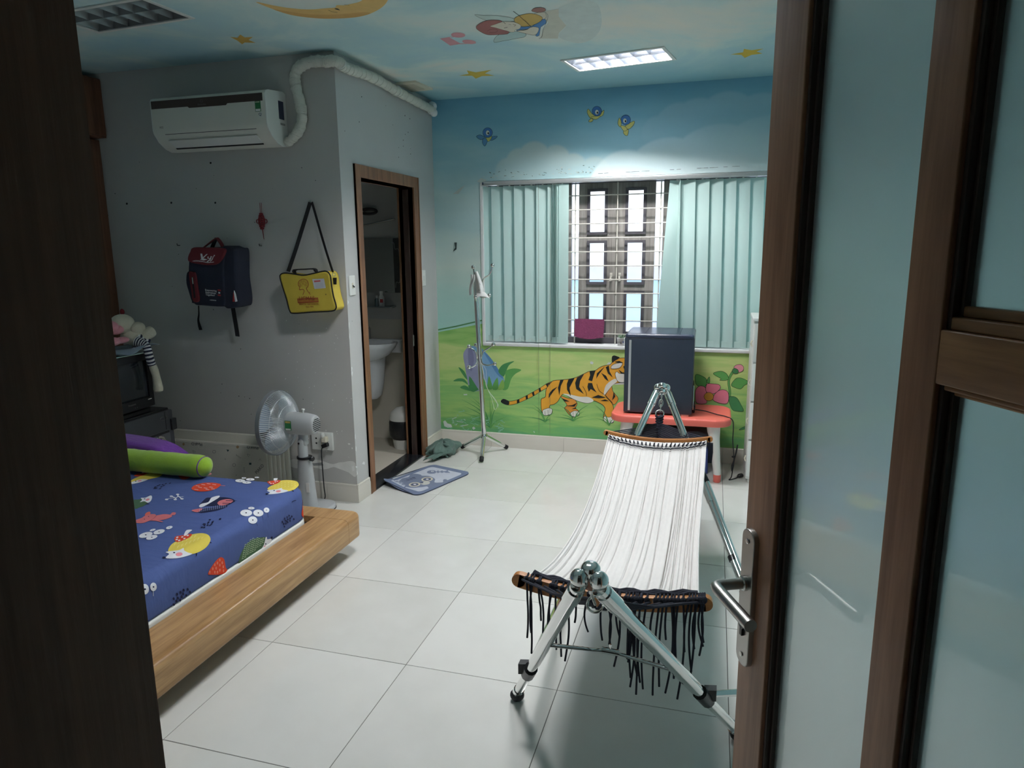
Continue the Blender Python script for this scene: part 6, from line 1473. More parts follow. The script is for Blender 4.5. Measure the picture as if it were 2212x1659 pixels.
# ------------------------------------------------------------------ coat rack
rk = thing('coat_rack', 'chrome coat stand with ball-ended hooks', 'coat stand', (0.03, 3.33, 0))
b0 = on('y', 3.33, 1046, 942); t0_ = on('y', 3.33, 1026, 600); tt = on('y', 3.33, 1022.5, 577)
def RP(f_): return b0 + (t0_ - b0) * f_
MB().tube([b0, RP(0.32)], 0.0195, 16).part('lower_pole', 'chrome', rk); MB().tube([RP(0.32), RP(0.94)], 0.0180, 16).part('middle_pole', 'chrome', rk); MB().tube([RP(0.94), RP(1.0), tt], [0.0180, 0.008, 0.006], 14).part('upper_pole', 'chrome', rk)
MB().ball(tt, 0.017, nu=18, nv=12).part('top_ball', 'chrome', rk)
MB().lathe([(0.018, -0.02), (0.028, -0.012), (0.030, 0.0), (0.026, 0.012), (0.0200, 0.02)], b0 + Vector((0, 0, 0.0)), (0, 0, 1), 20).part('base_collar', 'chrome', rk)
for (u, v_) in ((1040, 1000), (998, 970), (1095, 971)):
    f_ = on('z', 0.0, u, v_); dd = Vector((f_.x - b0.x, f_.y - b0.y, 0)).normalized()
    top = b0 + dd * 0.016 + Vector((0, 0, -0.004)); end = Vector((f_.x, f_.y, 0.018))
    MB().tube([top, top + (end - top) * 0.9], 0.0150, 14).part('foot_tube', 'chrome', rk)
    a = top + (end - top) * 0.86; MB().tube([a, end + Vector((0, 0, 0.0))], [0.0165, 0.0175], 14).part('rubber_foot', 'black_rubber', rk)
def hook(P, nm='hook'):
    P = smooth_loop(P, 6, False); MB().tube(P, 0.0056, 9).ball(P[-1], 0.0158, nu=16, nv=10).part(nm, 'chrome', rk)
def ry(u, v_, y=3.33): return on('y', y, u, v_)
hook([ry(1031, 645, 3.325), ry(1042, 606, 3.31), ry(1058, 592, 3.30), ry(1064, 573, 3.29)]); hook([ry(1030, 630, 3.325), ry(1038, 641, 3.30), ry(1048, 642, 3.29), ry(1057, 638, 3.28)])
hook([ry(1030, 640, 3.315), ry(1029, 650, 3.28), ry(1028, 646, 3.25), ry(1027.5, 641, 3.24)])
hook([ry(1031, 775, 3.325), ry(1028, 760, 3.30), ry(1018, 752, 3.29), ry(1013, 748, 3.285)]); hook([ry(1031, 775, 3.325), ry(1029, 786, 3.30), ry(1020, 793, 3.29), ry(1013.5, 793, 3.285)])
hook([ry(1039, 775, 3.325), ry(1044, 760, 3.30), ry(1056, 752, 3.29), ry(1066, 744, 3.28)]); hook([ry(1039, 775, 3.325), ry(1043, 786, 3.30), ry(1055, 789, 3.29), ry(1069, 786, 3.28)])
hook([ry(1034, 770, 3.34), ry(1032, 755, 3.37), ry(1028, 745, 3.39)])
# white sun hat on the top hook, white string lower down
mat('white_cotton', (226, 226, 224), 0.9, var=0.05, bump=0.3, bscale=60)
mc = ry(1035, 606, 3.27); ht = thing('cotton_cap', 'small white cotton cap hung on the coat stand', 'cap', (mc.x, 3.27, mc.z - 0.1))
def capf(a, t):
    u0 = 1025.5 + 5 * t; u1 = 1031 + 15 * math.sin(t * 1.45); v0 = 588 + 46 * t
    return ry(u0 + (u1 - u0) * a, v0 - 2 * a * (1 - t) + 2 * math.sin(5 * a + 3 * t) * t, 3.275 - 0.035 * math.sin(math.pi * a) * (0.4 + 0.6 * t))
MB().sheet(capf, 16, 16, 0.0016).part('crown', 'white_cotton', ht)
def brim(a, t):
    u = 1030 + 19 * a + 9 * t * a; v0 = 633 + 9 * t - 3 * math.sin(math.pi * a) + 3 * a * t
    return ry(u, v0, 3.262 - 0.034 * t - 0.01 * math.sin(math.pi * a))
MB().sheet(brim, 16, 6, 0.0018).part('brim', 'white_cotton', ht)
def flap(a, t):
    return ry(1017 - 3.5 * t + (5 + 4 * (1 - t)) * a + 1.2 * math.sin(7 * t), 593 + 45 * t - 3 * a * t, 3.30 - 0.012 * math.sin(math.pi * a) - 0.004 * math.sin(9 * a + 4 * t))
MB().sheet(flap, 10, 14, 0.0016).part('ear_flap', 'white_cotton', ht)
d = Draw(lambda u, v_, l: ry(u, v_, 3.232 - l)); 
rr = random.Random(8)
for k in range(9):
    x, y = 1033 + rr.random() * 9, 600 + rr.random() * 26
    if x < 1030 + (y - 588) * 0.33: d.stroke([(x, y), (x + rr.uniform(-1.5, 1.5), y + 1.6), (x + 1, y + 2.4)], 0.5, (60, 62, 66))
d.part('motif_print', 'print_cloth', ht, 'small grey printed motifs')
st = thing('white_string', 'thin white string tangled on the lower coat stand hooks', 'string', (0.09, 3.28, 0.35))
for P in ([(1036, 772), (1044, 800), (1046, 815), (1050, 830), (1056, 845), (1072, 866), (1076, 880)], [(1040, 785), (1050, 800), (1051, 832), (1062, 860), (1069, 885), (1076, 872)], [(1038, 778), (1043, 800), (1048, 822), (1052, 838), (1065, 858), (1077, 876)]):
    MB().tube(smooth_loop([ry(u, v_, 3.285) for u, v_ in P], 4, False), 0.0011, 5).part('strand', 'white_cotton', st)

# ------------------------------------------------------------------ child's table, refrigerator and its lead
mat('coral_plastic', (232, 112, 98), 0.4, var=0.03); mat('table_white', (224, 222, 216), 0.45, var=0.03)
TZ = 0.452
tb = thing('childs_table', 'small coral plastic table with white legs', 'table', (1.44, 3.27, 0))
TX0, TX1, TY0, TY1 = 1.030, 1.838, 3.035, 3.515
MB().slab(TX0, TX1, TY0, TY1, TZ - 0.052, TZ, 0.11, 0.016, 8, 4, 0.010).part('table_top', 'coral_plastic', tb, 'coral table top')
MB().slab(TX0 + 0.06, TX1 - 0.06, TY0 + 0.06, TY1 - 0.06, TZ - 0.066, TZ - 0.05, 0.08, 0.004).part('under_frame', 'coral_plastic', tb)
for (cx_, cy_, fx, fy) in ((TX1 - 0.115, TY0 + 0.095, 1.762, 3.118), (TX0 + 0.115, TY0 + 0.095, 1.085, 3.118), (TX1 - 0.115, TY1 - 0.095, 1.762, 3.455), (TX0 + 0.115, TY1 - 0.095, 1.085, 3.455)):
    lg = MB().tube([(cx_, cy_, TZ - 0.055), (cx_ + (fx - cx_) * 0.1, cy_ + (fy - cy_) * .1, TZ - 0.10), (cx_ + (fx - cx_) * 0.35, cy_ + (fy - cy_) * .35, TZ - 0.16), (fx, fy, 0.05)], [0.045, 0.042, 0.032, 0.024], 16).part('leg', 'table_white', tb)
    MB().tube([(fx - (cx_ - fx) * -0.0, fy, 0.054), (fx, fy, 0.004), (fx, fy, 0.0)], [0.0255, 0.0245, 0.022], 16).part('leg_cap', 'coral_plastic', lg, 'coral leg cap')
mat('fridge_black', (44, 52, 66), 0.38, var=0.05, scale=60); mat('fridge_top', (50, 58, 78), 0.28, var=0.03); mat('fridge_side', (70, 80, 84), 0.3, 0.2)
FX0, FX1, FY0, FY1, FZ0, FZ1 = 1.118, 1.578, 3.095, 3.500, TZ, 1.010
fr_ = thing('mini_fridge', 'black mini refrigerator standing on the coral table', 'refrigerator', ((FX0 + FX1) / 2, (FY0 + FY1) / 2, FZ0))
MB().slab(FX0 + 0.004, FX1 - 0.004, FY0 + 0.045, FY1, FZ0 + 0.012, FZ1 - 0.012, 0.01, 0.006).part('body', 'fridge_side', fr_)
dr = MB().slab(FX0, FX1, FY0, FY0 + 0.043, FZ0 + 0.012, FZ1 - 0.030, 0.008, 0.004).part('door', 'fridge_black', fr_)
MB().slab(FX0 + 0.030, FX0 + 0.046, FY0 - 0.004, FY0 + 0.002, FZ0 + 0.024, FZ1 - 0.045, 0.002, 0.002).part('handle_strip', 'aluminium', dr, 'silver grip strip')
MB().slab(FX0 + 0.002, FX1 - 0.002, FY0 - 0.002, FY1 + 0.004, FZ1 - 0.029, FZ1, 0.02, 0.016, 5, 4, 0.004).part('top', 'fridge_top', fr_)
for x in (FX0 + 0.13, FX1 - 0.10): MB().box(x, x + 0.006, FY0 + 0.02, FY1 - 0.02, FZ1, FZ1 + 0.0012).part('top_groove', 'fridge_black', fr_, angle=0)
for (x, y) in ((FX0 + 0.04, FY0 + 0.05), (FX1 - 0.04, FY0 + 0.05), (FX0 + 0.04, FY1 - 0.04), (FX1 - 0.04, FY1 - 0.04)): MB().lathe([(0.014, 0), (0.014, 0.012)], (x, y, FZ0), (0, 0, 1), 12).part('foot', 'black_plastic', fr_)
MB().box(FX1 - 0.07, FX1 - 0.02, FY0 + 0.004, FY0 + 0.04, FZ0 + 0.001, FZ0 + 0.0125).part('lower_hinge', 'steel', fr_, angle=0)
for k in range(8): MB().tube([(FX1 - 0.003 + 0.002, FY0 + 0.12 + 0.03 * k, FZ0 + 0.03), (FX1 - 0.001, FY0 + 0.12 + 0.03 * k, FZ0 + 0.19)], 0.003, 6).part('condenser_tube', 'black_plastic', fr_)
MB().tube([(FX1 + 0.004, FY0 + 0.09, FZ0 + 0.03), (FX1 + 0.004, FY0 + 0.09, FZ0 + 0.20)], 0.004, 6).part('condenser_tube', 'steel', fr_)
mb = MB(); mb.slab(FX1 + 0.0, FX1 + 0.018, FY0 + 0.10, FY0 + 0.24, FZ0 + 0.004, FZ0 + 0.06, 0.004, 0.01); mb.part('compressor_cover', 'black_plastic', fr_)
ld = thing('fridge_power_cord', 'black power lead hanging from the table to its plug on the floor', 'cord', (1.86, 3.2, 0))
P = [(FX1 + 0.02, FY0 + 0.14, TZ + 0.02), (1.66, 3.22, TZ + 0.018), (1.74, 3.18, TZ + 0.008), (1.80, 3.14, TZ + 0.006), (1.842, 3.12, TZ - 0.01), (1.852, 3.12, TZ - 0.06), (1.853, 3.14, 0.30), (1.862, 3.16, 0.22), (1.868, 3.17, 0.15), (1.856, 3.18, 0.10), (1.862, 3.19, 0.06), (1.866, 3.20, 0.12), (1.884, 3.20, 0.20), (1.888, 3.20, 0.25), (1.878, 3.20, 0.18), (1.866, 3.205, 0.08), (1.858, 3.19, 0.02), (1.843, 3.17, 0.005), (1.87, 3.19, 0.006), (1.89, 3.215, 0.006), (1.908, 3.235, 0.012)]
MB().tube(smooth_loop(P, 6, False), 0.0036, 8).part('cable', 'black_rubber', ld)
mb = MB(); mb.tube([(1.900, 3.228, 0.013), (1.912, 3.240, 0.015), (1.930, 3.256, 0.017)], [0.006, 0.017, 0.017], 10, flat=0.85); mb.part('plug', 'black_plastic', ld)
MB().tube([(1.866 + 0.010 * math.cos(t), 3.19 + 0.010 * math.sin(t), 0.165) for t in [k * 0.52 for k in range(12)]], 0.004, 6, closed=True).part('cable_tie', 'black_rubber', ld)
# things kept under the table
mat('blue_box', (70, 84, 150), 0.5); mat('dark_box', (46, 46, 56), 0.6)
MB().slab(1.22, 1.70, 3.26, 3.50, 0.0, 0.20, 0.02, 0.01).solo('storage_box', 'blue_box', 'blue plastic box under the coral table', 'box')
mb = MB(); mb.prism([(1.19, 3.27, 0.202), (1.72, 3.27, 0.202), (1.715, 3.27, 0.28), (1.62, 3.27, 0.315), (1.50, 3.27, 0.30), (1.38, 3.27, 0.318), (1.25, 3.27, 0.29)], (0, 0.2, 0), 0.01, 2); mb.solo('cloth_bag', 'dark_box', 'slumped dark bag on the blue box under the table', 'bag')
# white drawer unit at the far wall
wc = thing('drawer_unit', 'tall white plastic drawer unit beside the fridge table', 'drawers', (2.17, 3.30, 0))
WX = 1.945
MB().slab(WX, 2.40, 3.14, 3.52, 0.03, 1.10, 0.012, 0.006).part('body', 'white_plastic', wc)
MB().slab(WX - 0.006, 2.406, 3.13, 3.53, 1.101, 1.125, 0.014, 0.006).part('lid', 'white_plastic', wc)
for k in range(4):
    z = 0.05 + k * 0.262; dd_ = MB().slab(WX + 0.004, 2.396, 3.128, 3.139, z, z + 0.252, 0.008, 0.004).part('drawer', 'white_plastic', wc)
    MB().tube([(WX + 0.16, 3.122, z + 0.19), (WX + 0.17, 3.110, z + 0.19), (WX + 0.28, 3.110, z + 0.19), (WX + 0.29, 3.122, z + 0.19)], 0.006, 8).part('handle', 'cream_plastic', dd_)
    MB().tube([(WX - 0.002, 3.16, z + 0.10), (WX - 0.010, 3.16, z + 0.12), (WX - 0.002, 3.16, z + 0.14)], 0.005, 6).part('side_clip', 'cream_plastic', dd_)
for (x, y) in ((WX + 0.03, 3.17), (2.37, 3.17), (WX + 0.03, 3.49), (2.37, 3.49)): MB().lathe([(0.016, 0), (0.02, 0.03)], (x, y, 0), (0, 0, 1), 12).part('foot', 'white_plastic', wc)

# ------------------------------------------------------------------ door mat and green cloth
mat('mat_backing', (70, 78, 96), 0.9)
q = [on('z', 0.006, *p_) for p_ in ((823, 1046), (934, 1003), (1019, 1021), (903, 1071))]
def matpt(a, b_, h=0.008):
    P_ = q[0] * (1 - a) * (1 - b_) + q[1] * a * (1 - b_) + q[2] * a * b_ + q[3] * (1 - a) * b_
    e = max(0.0, 1 - ((a / 0.24) ** 2 + (b_ / 0.55) ** 2) ** 0.5); return Vector((P_.x, P_.y, h + 0.045 * e ** 1.3))
dm = thing('door_mat', 'grey-blue door mat with a cat face before the bathroom door', 'mat', ((q[0].x + q[2].x) / 2, (q[0].y + q[2].y) / 2, 0))
def rrect(i, r_, n=6):
    P_ = []
    for (cx_, cy_, a0) in ((1 - i - r_, 1 - i - r_, 0), (i + r_, 1 - i - r_, 90), (i + r_, i + r_, 180), (1 - i - r_, i + r_, 270)):
        for k in range(n + 1): t = math.radians(a0 + 90 * k / n); P_.append((cx_ + r_ * math.cos(t), cy_ + r_ * math.sin(t)))
    return P_
class MatDraw(Draw): pass
md = Draw(lambda a, b_, l: matpt(a, b_) + Vector((0, 0, l)), 0.00004, 0.0, 0.03)
GB, LB = (112, 124, 150), (190, 196, 208)
ol = rrect(0.0, 0.12)
def inv_mat(u, v_):
    P_ = on('z', 0.008, u, v_); a = b_ = 0.5
    for _ in range(14):
        f0 = matpt(a, b_) - P_; fa = (matpt(a + .001, b_) - matpt(a, b_)) / .001; fb = (matpt(a, b_ + .001) - matpt(a, b_)) / .001
        det = fa.x * fb.y - fa.y * fb.x; da = (-f0.x * fb.y + f0.y * fb.x) / det; db = (-fa.x * f0.y + fa.y * f0.x) / det; a += da; b_ += db
    return (a, b_)
m6 = crop(800, 990, 9.217)
def MM(pts, col, sm=4):
    P_ = m6(*pts)
    if sm: P_ = [(r_.x, r_.y) for r_ in smooth_loop([(a, b_, 0) for a, b_ in P_], sm)]
    md.poly([inv_mat(a, b_) for a, b_ in P_], col)
def MO(cx_, cy_, rx, ry_, col, rot=0.0): MM([(cx_ + rx * math.cos(t * .42) * math.cos(rot) - ry_ * math.sin(t * .42) * math.sin(rot), cy_ + rx * math.cos(t * .42) * math.sin(rot) + ry_ * math.sin(t * .42) * math.cos(rot)) for t in range(15)], col, 0)
md.poly(ol, GB); md.poly(rrect(0.095, 0.07), LB)
MM([(455, 470), (560, 455), (640, 400), (760, 370), (800, 325), (900, 308), (1000, 325), (1030, 345), (1150, 350), (1240, 380), (1290, 420), (1280, 480), (1420, 480), (1450, 465), (1450, 430), (1490, 415), (1540, 440), (1500, 490), (1300, 560), (1180, 600), (1130, 560), (1020, 575), (850, 588), (720, 570), (640, 525), (540, 510)], (118, 128, 150), 3)
for (x, y) in ((880, 522), (1130, 418)): MO(x, y, 118, 44, (206, 200, 180), -0.08); MO(x, y, 82, 30, (92, 100, 122), -0.08); MO(x + 5, y - 2, 30, 12, (214, 216, 222))
MM([(1000, 490), (1080, 465), (1180, 470), (1170, 510), (1080, 530), (1010, 515)], (196, 196, 190)); MM([(985, 492), (1035, 470), (1060, 490), (1020, 500)], (84, 92, 112), 2)
for k in range(3): MM([(700 + 60 * k, 430 - 25 * k), (760 + 60 * k, 425 - 25 * k), (790 + 60 * k, 445 - 20 * k), (730 + 60 * k, 440 - 20 * k)], (86, 94, 116), 0)
for k in range(3): MM([(640 + 60 * k, 440 - 30 * k), (740 + 60 * k, 455 - 28 * k), (735 + 60 * k, 462 - 28 * k)], (86, 94, 116), 0)
MM([(1125, 275), (1170, 245), (1260, 240), (1310, 265), (1290, 300), (1210, 310), (1150, 300)], (124, 134, 158)); MO(1235, 262, 28, 13, (206, 210, 220)); MO(1235, 262, 12, 6, (90, 98, 120))
MM([(1305, 268), (1480, 258), (1480, 282), (1305, 282)], (124, 134, 158), 0)
for x in (1340, 1420): MM([(x - 15, 250), (x + 20, 245), (x + 28, 290), (x - 8, 296)], (124, 134, 158), 0)
MM([(1460, 270), (1550, 232), (1545, 258), (1595, 292), (1500, 292)], (124, 134, 158), 0)
md.part('pile', 'print_cloth', dm, 'woven cat and fish-bone picture')
mb = MB(); N_ = len(ol); tv_ = [matpt(a, b_) for a, b_ in ol]; bv_ = [matpt(a, b_) + Vector((0, 0, -0.007)) for a, b_ in ol]
mb.add(tv_ + bv_, [(k, (k + 1) % N_, N_ + (k + 1) % N_, N_ + k) for k in range(N_)]); mb.part('bound_edge', 'mat_backing', dm)
bd_ = Draw(lambda a, b_, l: matpt(a, b_) + Vector((0, 0, -0.007)), 0, 0, 0.04); bd_.poly(ol, (70, 78, 96)); bd_.part('underside', 'print_cloth', dm)
mat('green_cloth', (84, 108, 100), 0.9, var=0.15, bump=0.4, bscale=40, sheen=0.2)
cc = on('z', 0.0, 950, 985); rr = random.Random(11)
def clothf(a, t):
    th = 2 * math.pi * a; r_ = 0.14 * math.sin(math.pi * min(t * 0.98 + 0.01, 1)) ** 0.6; ph = math.pi * (t - 0.5)
    wr = 1 + 0.16 * math.sin(3 * th + 7 * t) + 0.10 * math.sin(7 * th - 9 * t) + 0.06 * math.sin(13 * th + 5 * t)
    x = 0.095 * math.cos(th) * math.cos(ph) * wr; y = 0.15 * math.sin(th) * math.cos(ph) * wr; z = 0.055 + 0.055 * math.sin(ph) * (1 + 0.25 * math.sin(5 * th) + 0.15 * math.sin(11 * th + 2))
    ca, sa = math.cos(-0.45), math.sin(-0.45)
    return Vector((cc.x + 0.02 + x * ca - y * sa, cc.y + 0.03 + x * sa + y * ca, max(0.002, z)))
gc = thing('crumpled_cloth', 'crumpled dark green cloth on the floor by the bathroom door', 'cloth', (cc.x, cc.y, 0))
MB().surf(clothf, 56, 26).part('heap', 'green_cloth', gc, angle=70)
e0 = on('z', 0.01, 925, 998); e1 = on('z', 0.02, 962, 985)
def tongue(a, t): P_ = e0 + (e1 - e0) * t; s_ = Vector((0.06, 0.03, 0)) * (a - 0.5) * (1.2 - 0.3 * t); return P_ + s_ + Vector((0, 0, 0.012 + 0.02 * t + 0.022 * math.sin(math.pi * a) + 0.006 * math.sin(9 * a)))
MB().sheet(tongue, 12, 10, 0.003).part('fold', 'green_cloth', gc, angle=70)
for k in range(6):
    a = k * 1.05; P_ = [Vector((cc.x + 0.02 + 0.075 * math.cos(a + s_ * .5) * (0.5 + .16 * s_), cc.y + 0.03 + 0.11 * math.sin(a + s_ * .5) * (0.5 + .16 * s_), 0.105 - 0.012 * s_ * s_)) for s_ in range(4)]
    MB().tube(smooth_loop(P_, 4, False), [0.006 + 0.008 * math.sin(math.pi * i / 12) for i in range(13)], 8).part('ridge', 'green_cloth', gc, angle=80)

# ------------------------------------------------------------------ hammock on its folding chrome frame
mat('hammock_cloth', (224, 222, 220), 0.9, var=0.06, scale=60, bump=0.35, bscale=420, stretch=(1, 0.25, 1)); wood('spreader_wood', (150, 92, 44), (190, 128, 68), 'x', 0.35)
hm = thing('hammock', 'cream cloth hammock with wooden spreader bars and navy cords', 'hammock', (1.42, 1.2, 0.25))
fm = thing('hammock_stand', 'folding chrome tube stand of the hammock', 'hammock stand', (1.43, 1.0, 0))
A_n = Vector((1.43, -0.10, 0.800)); A_f = Vector((1.418, 2.48, 0.763))
FNL = Vector((1.076, 0.505, 0.03)); FNR = Vector((1.825, 0.50, 0.03)); FFL = Vector((1.09, 1.46, 0.03)); FFR = Vector((1.885, 1.50, 0.03))
def leg(ap_, ft, side, name='leg'):
    t0__ = ap_ + Vector((side * 0.026, 0, -0.012)); o = MB().tube([t0__, t0__ + (ft - t0__) * 0.62], 0.0195, 18).part(name, 'chrome', fm)
    MB().tube([t0__ + (ft - t0__) * 0.60, ft], 0.0165, 18).part('lower_leg', 'chrome', fm); d_ = (ft - t0__).normalized()
    MB().tube([t0__ + (ft - t0__) * 0.02, t0__ + (ft - t0__) * 0.09], 0.0225, 18).part('sleeve', 'chrome', o)
    MB().tube([ft - d_ * 0.05, ft], 0.019, 14).part('foot_clip', 'chrome', fm)
    MB().ball(ft + Vector((0, 0, -0.008)), 0.026, 0.024, 0.0215, 14, 8).part('rubber_foot', 'black_rubber', fm)
    return t0__, d_
nl = leg(A_n, FNL, -1); nr = leg(A_n, FNR, 1); fl_ = leg(A_f, FFL, -1); frr = leg(A_f, FFR, 1)
def apex(a, s_):
    for k in (-1, 1): 
        mb = MB().ball(a + Vector((k * 0.024, s_ * 0.004, 0.006)), 0.0235, 0.0235, 0.0235, 20, 14); mb.part('apex_cup', 'chrome', fm)
    MB().lathe([(0.020, -0.014), (0.024, -0.006), (0.024, 0.004), (0.020, 0.010), (0.017, 0.013), (0.006, 0.015)], a + Vector((0, s_ * 0.022, 0.024)), (0, -s_ * 0.25, 1), 24).part('apex_cap', 'chrome', fm)
    MB().lathe([(0.020, 0), (0.022, 0.008), (0.014, 0.016), (0.008, 0.018)], a + Vector((0, s_ * 0.022, -0.012)), (0, s_, -0.25), 22).part('pivot_boss', 'chrome', fm)
    MB().tube([a + Vector((0, s_ * 0.03, -0.016)), a + Vector((0, s_ * 0.034, -0.045))], 0.006, 10).part('eye_bolt', 'chrome', fm)
apex(A_n, 1); apex(A_f, -1)
def along(L, ft, f_): return L[0] + (ft - L[0]) * f_
# folding cross brace between the near legs
c0, c1 = along(nl, FNL, 0.43), along(nr, FNR, 0.48); cmid = (c0 + c1) / 2 + Vector((0, 0, 0.012))
MB().tube([c0 + Vector((0, -0.012, 0)), cmid], [0.009, 0.0065], 10, flat=0.6).part('brace_arm', 'chrome', fm); MB().tube([cmid, c1 + Vector((0, -0.012, 0))], [0.0065, 0.009], 10, flat=0.6).part('brace_arm', 'chrome', fm)
MB().tube([cmid - (c1 - c0).normalized() * 0.025, cmid + (c1 - c0).normalized() * 0.025], 0.011, 10, flat=0.8).part('brace_hinge', 'chrome', fm); MB().tube([cmid + Vector((0, 0, 0.006)), cmid + Vector((0, 0, 0.022))], 0.0035, 8).part('brace_pin', 'chrome', fm)
# black clamps and the side bars
kL, kR = along(nl, FNL, 0.73), along(nr, FNR, 0.69)
for k_, d_, s_ in ((kL, nl[1], -1), (kR, nr[1], 1)):
    MB().tube([k_ - d_ * 0.035, k_ + d_ * 0.035], 0.0225, 12).part('clamp', 'black_plastic', fm, 'black plastic clamp'); MB().obox(k_ + Vector((s_ * 0.018, 0.012, 0.006)), (0.018, 0.004, 0), (0, 0.014, 0), (0, 0, 0.018)).part('clamp_lug', 'black_plastic', fm)
MB().tube([FFR + Vector((0, 0, 0.02)), FNR + Vector((0.012, 0.02, 0.022))], 0.0135, 14).part('side_bar', 'chrome', fm); MB().tube([FFL + Vector((0, 0, 0.02)), kL + Vector((-0.004, 0.02, 0.0))], 0.0125, 14).part('side_bar', 'chrome', fm)
MB().tube([kR + Vector((0.02, 0.01, 0.004)), kR + Vector((0.20, 0.10, -0.01)), Vector((1.93, 1.0, 0.05))], 0.0105, 12).part('strut', 'chrome', fm)
# second, parallel brace on the far leg with its black fork
g0, g1 = along(frr, FFR, 0.52), along(frr, FFR, 1.0)
off = Vector((0.024, -0.012, 0.006)); MB().tube([g0 + off, g1 + off * 0.6], 0.0115, 14).part('strut', 'chrome', fm)
MB().tube([along(frr, FFR, 0.40) + off * 0.9, g0 + off], [0.008, 0.014], 10, flat=0.7).part('fork', 'black_plastic', fm, 'black plastic fork'); MB().tube([along(frr, FFR, 0.86), along(frr, FFR, 0.88)], 0.02, 12).part('clamp', 'black_plastic', fm)
# cloth with pleats
YN, YFAR, ZE, HW, XC = 0.315, 2.075, 0.562, 0.252, 1.424
rr = random.Random(21); GV = [(rr.uniform(-0.98, 0.98), rr.uniform(0.0045, 0.009), rr.uniform(0.005, 0.011), rr.uniform(0, 6), rr.uniform(-0.05, 0.05)) for _ in range(26)]
ZS = 0.200
def cloth(u, t):
    y = YN + (YFAR - YN) * t; x = XC + HW * u * (1 + 0.02 * math.cos(6.283 * t)) - 0.012 * math.sin(math.pi * t) * (1 if u < 0 else 0)
    ends = 0.026 * (u * u - 0.6) * (abs(2 * t - 1) ** 4)
    z = ZE - 4 * ZS * t * (1 - t) + 0.055 * math.sin(math.pi * t) * (abs(u) ** 2.4 - 0.2) + ends
    fade_ = min(1, t / 0.06, (1 - t) / 0.06); g_ = 0
    for (c_, w_, dp, ph, dr_) in GV:
        e = (u - c_ - dr_ * math.sin(3 * t + ph)) / w_
        if abs(e) < 3: g_ -= dp * math.exp(-e * e)
    g_ += 0.0007 * math.sin(80 * u + 2 * math.sin(4 * t))
    return Vector((x, y, z + g_ * (0.35 + 0.65 * fade_)))
NU, NT = 300, 44
mb = MB(); vs = [cloth(-1 + 2 * i / NU, j / NT) for j in range(NT + 1) for i in range(NU + 1)]; m_ = NU + 1
mb.add(vs, [(j * m_ + i, j * m_ + i + 1, (j + 1) * m_ + i + 1, (j + 1) * m_ + i) for j in range(NT) for i in range(NU)])
mb.add([p_ + Vector((0, 0, -0.0025)) for p_ in vs[:m_]] + vs[:m_], [(i, i + 1, m_ + i + 1, m_ + i) for i in range(NU)]); mb.part('cloth', 'hammock_cloth', hm, 'pleated cream cloth', angle=75)
for s_ in (-1, 1): MB().tube([cloth(s_, j / 40) for j in range(41)], 0.0035, 6).part('hem', 'hammock_cloth', hm)
# wooden spreader bars, slightly bowed
def barpt(y, u, z0_=0.0, bow=0.030): return Vector((XC + 0.278 * u, y, ZE + z0_ + bow * (u * u - 0.55)))
for (y, nm) in ((YN - 0.018, 'near'), (YFAR + 0.020, 'far')):
    P_ = [barpt(y, -1 + 2 * i / 24, 0.002) for i in range(25)]
    o = MB().strap(P_, 0.024, 0.044 if nm == 'near' else 0.026, (0, 1, 0)); o.part('spreader_bar', 'spreader_wood', hm, 'curved wooden spreader bar', angle=35)
    for s_ in (-1, 1):
        e = barpt(y, s_, 0.002); rb_ = 0.0215 if nm == 'near' else 0.0130; MB().lathe([(rb_, -0.012), (rb_ + 0.0005, 0), (rb_, 0.012)], e, (0, 1, 0), 18).part('bar_end', 'spreader_wood', hm)
# navy border stripes and lacing under the far bar
for k, (dy, w) in enumerate(((0.018, 0.004), (0.034, 0.010), (0.052, 0.0035))):
    P_ = []
    for i in range(61):
        u = -1 + 2 * i / 60; t = 1 - (dy + 0.022 * (1 - u * u)) / (YFAR - YN); P_.append(cloth(u, t) + Vector((0, 0, 0.006)))
    MB().tube(P_, w / 2, 6, flat=0.5).part('border_stripe', 'navy_cord', hm)
for i in range(24):
    u = -0.94 + 1.88 * i / 23; a = barpt(YFAR + 0.006, u, -0.004); b_ = cloth(u, 1 - (0.022 + 0.016 * (1 - u * u)) / (YFAR - YN)) + Vector((0, 0, 0.005))
    MB().tube([a, b_], 0.0045, 6).part('lacing', 'navy_cord', hm)
# cords gathered to a plaited knot, ring and chain at the far end
kn_ = A_f + Vector((-0.004, -0.085, -0.150)); 
for i in range(22):
    u = -0.93 + 1.86 * i / 21; a = barpt(YFAR + 0.032, u, 0.006); c_ = kn_ + Vector((0.018 * u, -0.02 - 0.05 * (1 - abs(u)), -0.035 - 0.10 * (1 - abs(u)) ** 1.2))
    MB().tube([a, a + (c_ - a) * 0.5 + Vector((0, 0, -0.006)), c_], 0.0034, 6).part('cord', 'navy_cord', hm)
for j in range(9):
    c_ = kn_ + Vector((0, -0.001 * j * j * .9, -0.016 * j)); w = 0.021 - 0.0016 * j
    MB().tube([c_ + Vector((-w, 0, 0.004)), c_ + Vector((-w * 0.3, -0.012, -0.003)), c_ + Vector((w * 0.35, -0.006, 0.006)), c_ + Vector((w, 0, -0.002))], 0.0082, 8).part('plait', 'navy_cord', hm)
    MB().tube([c_ + Vector((w, -0.004, 0.006)), c_ + Vector((0, -0.014, -0.004)), c_ + Vector((-w, -0.004, 0.003))], 0.007, 8).part('plait', 'navy_cord', hm)
def link(c_, ax1, ax2, a_, b_, r_, name): MB().tube([c_ + Vector(ax1) * (a_ * math.cos(t)) + Vector(ax2) * (b_ * math.sin(t)) for t in [2 * math.pi * k / 20 for k in range(20)]], r_, 8, closed=True).part(name, 'steel', hm)
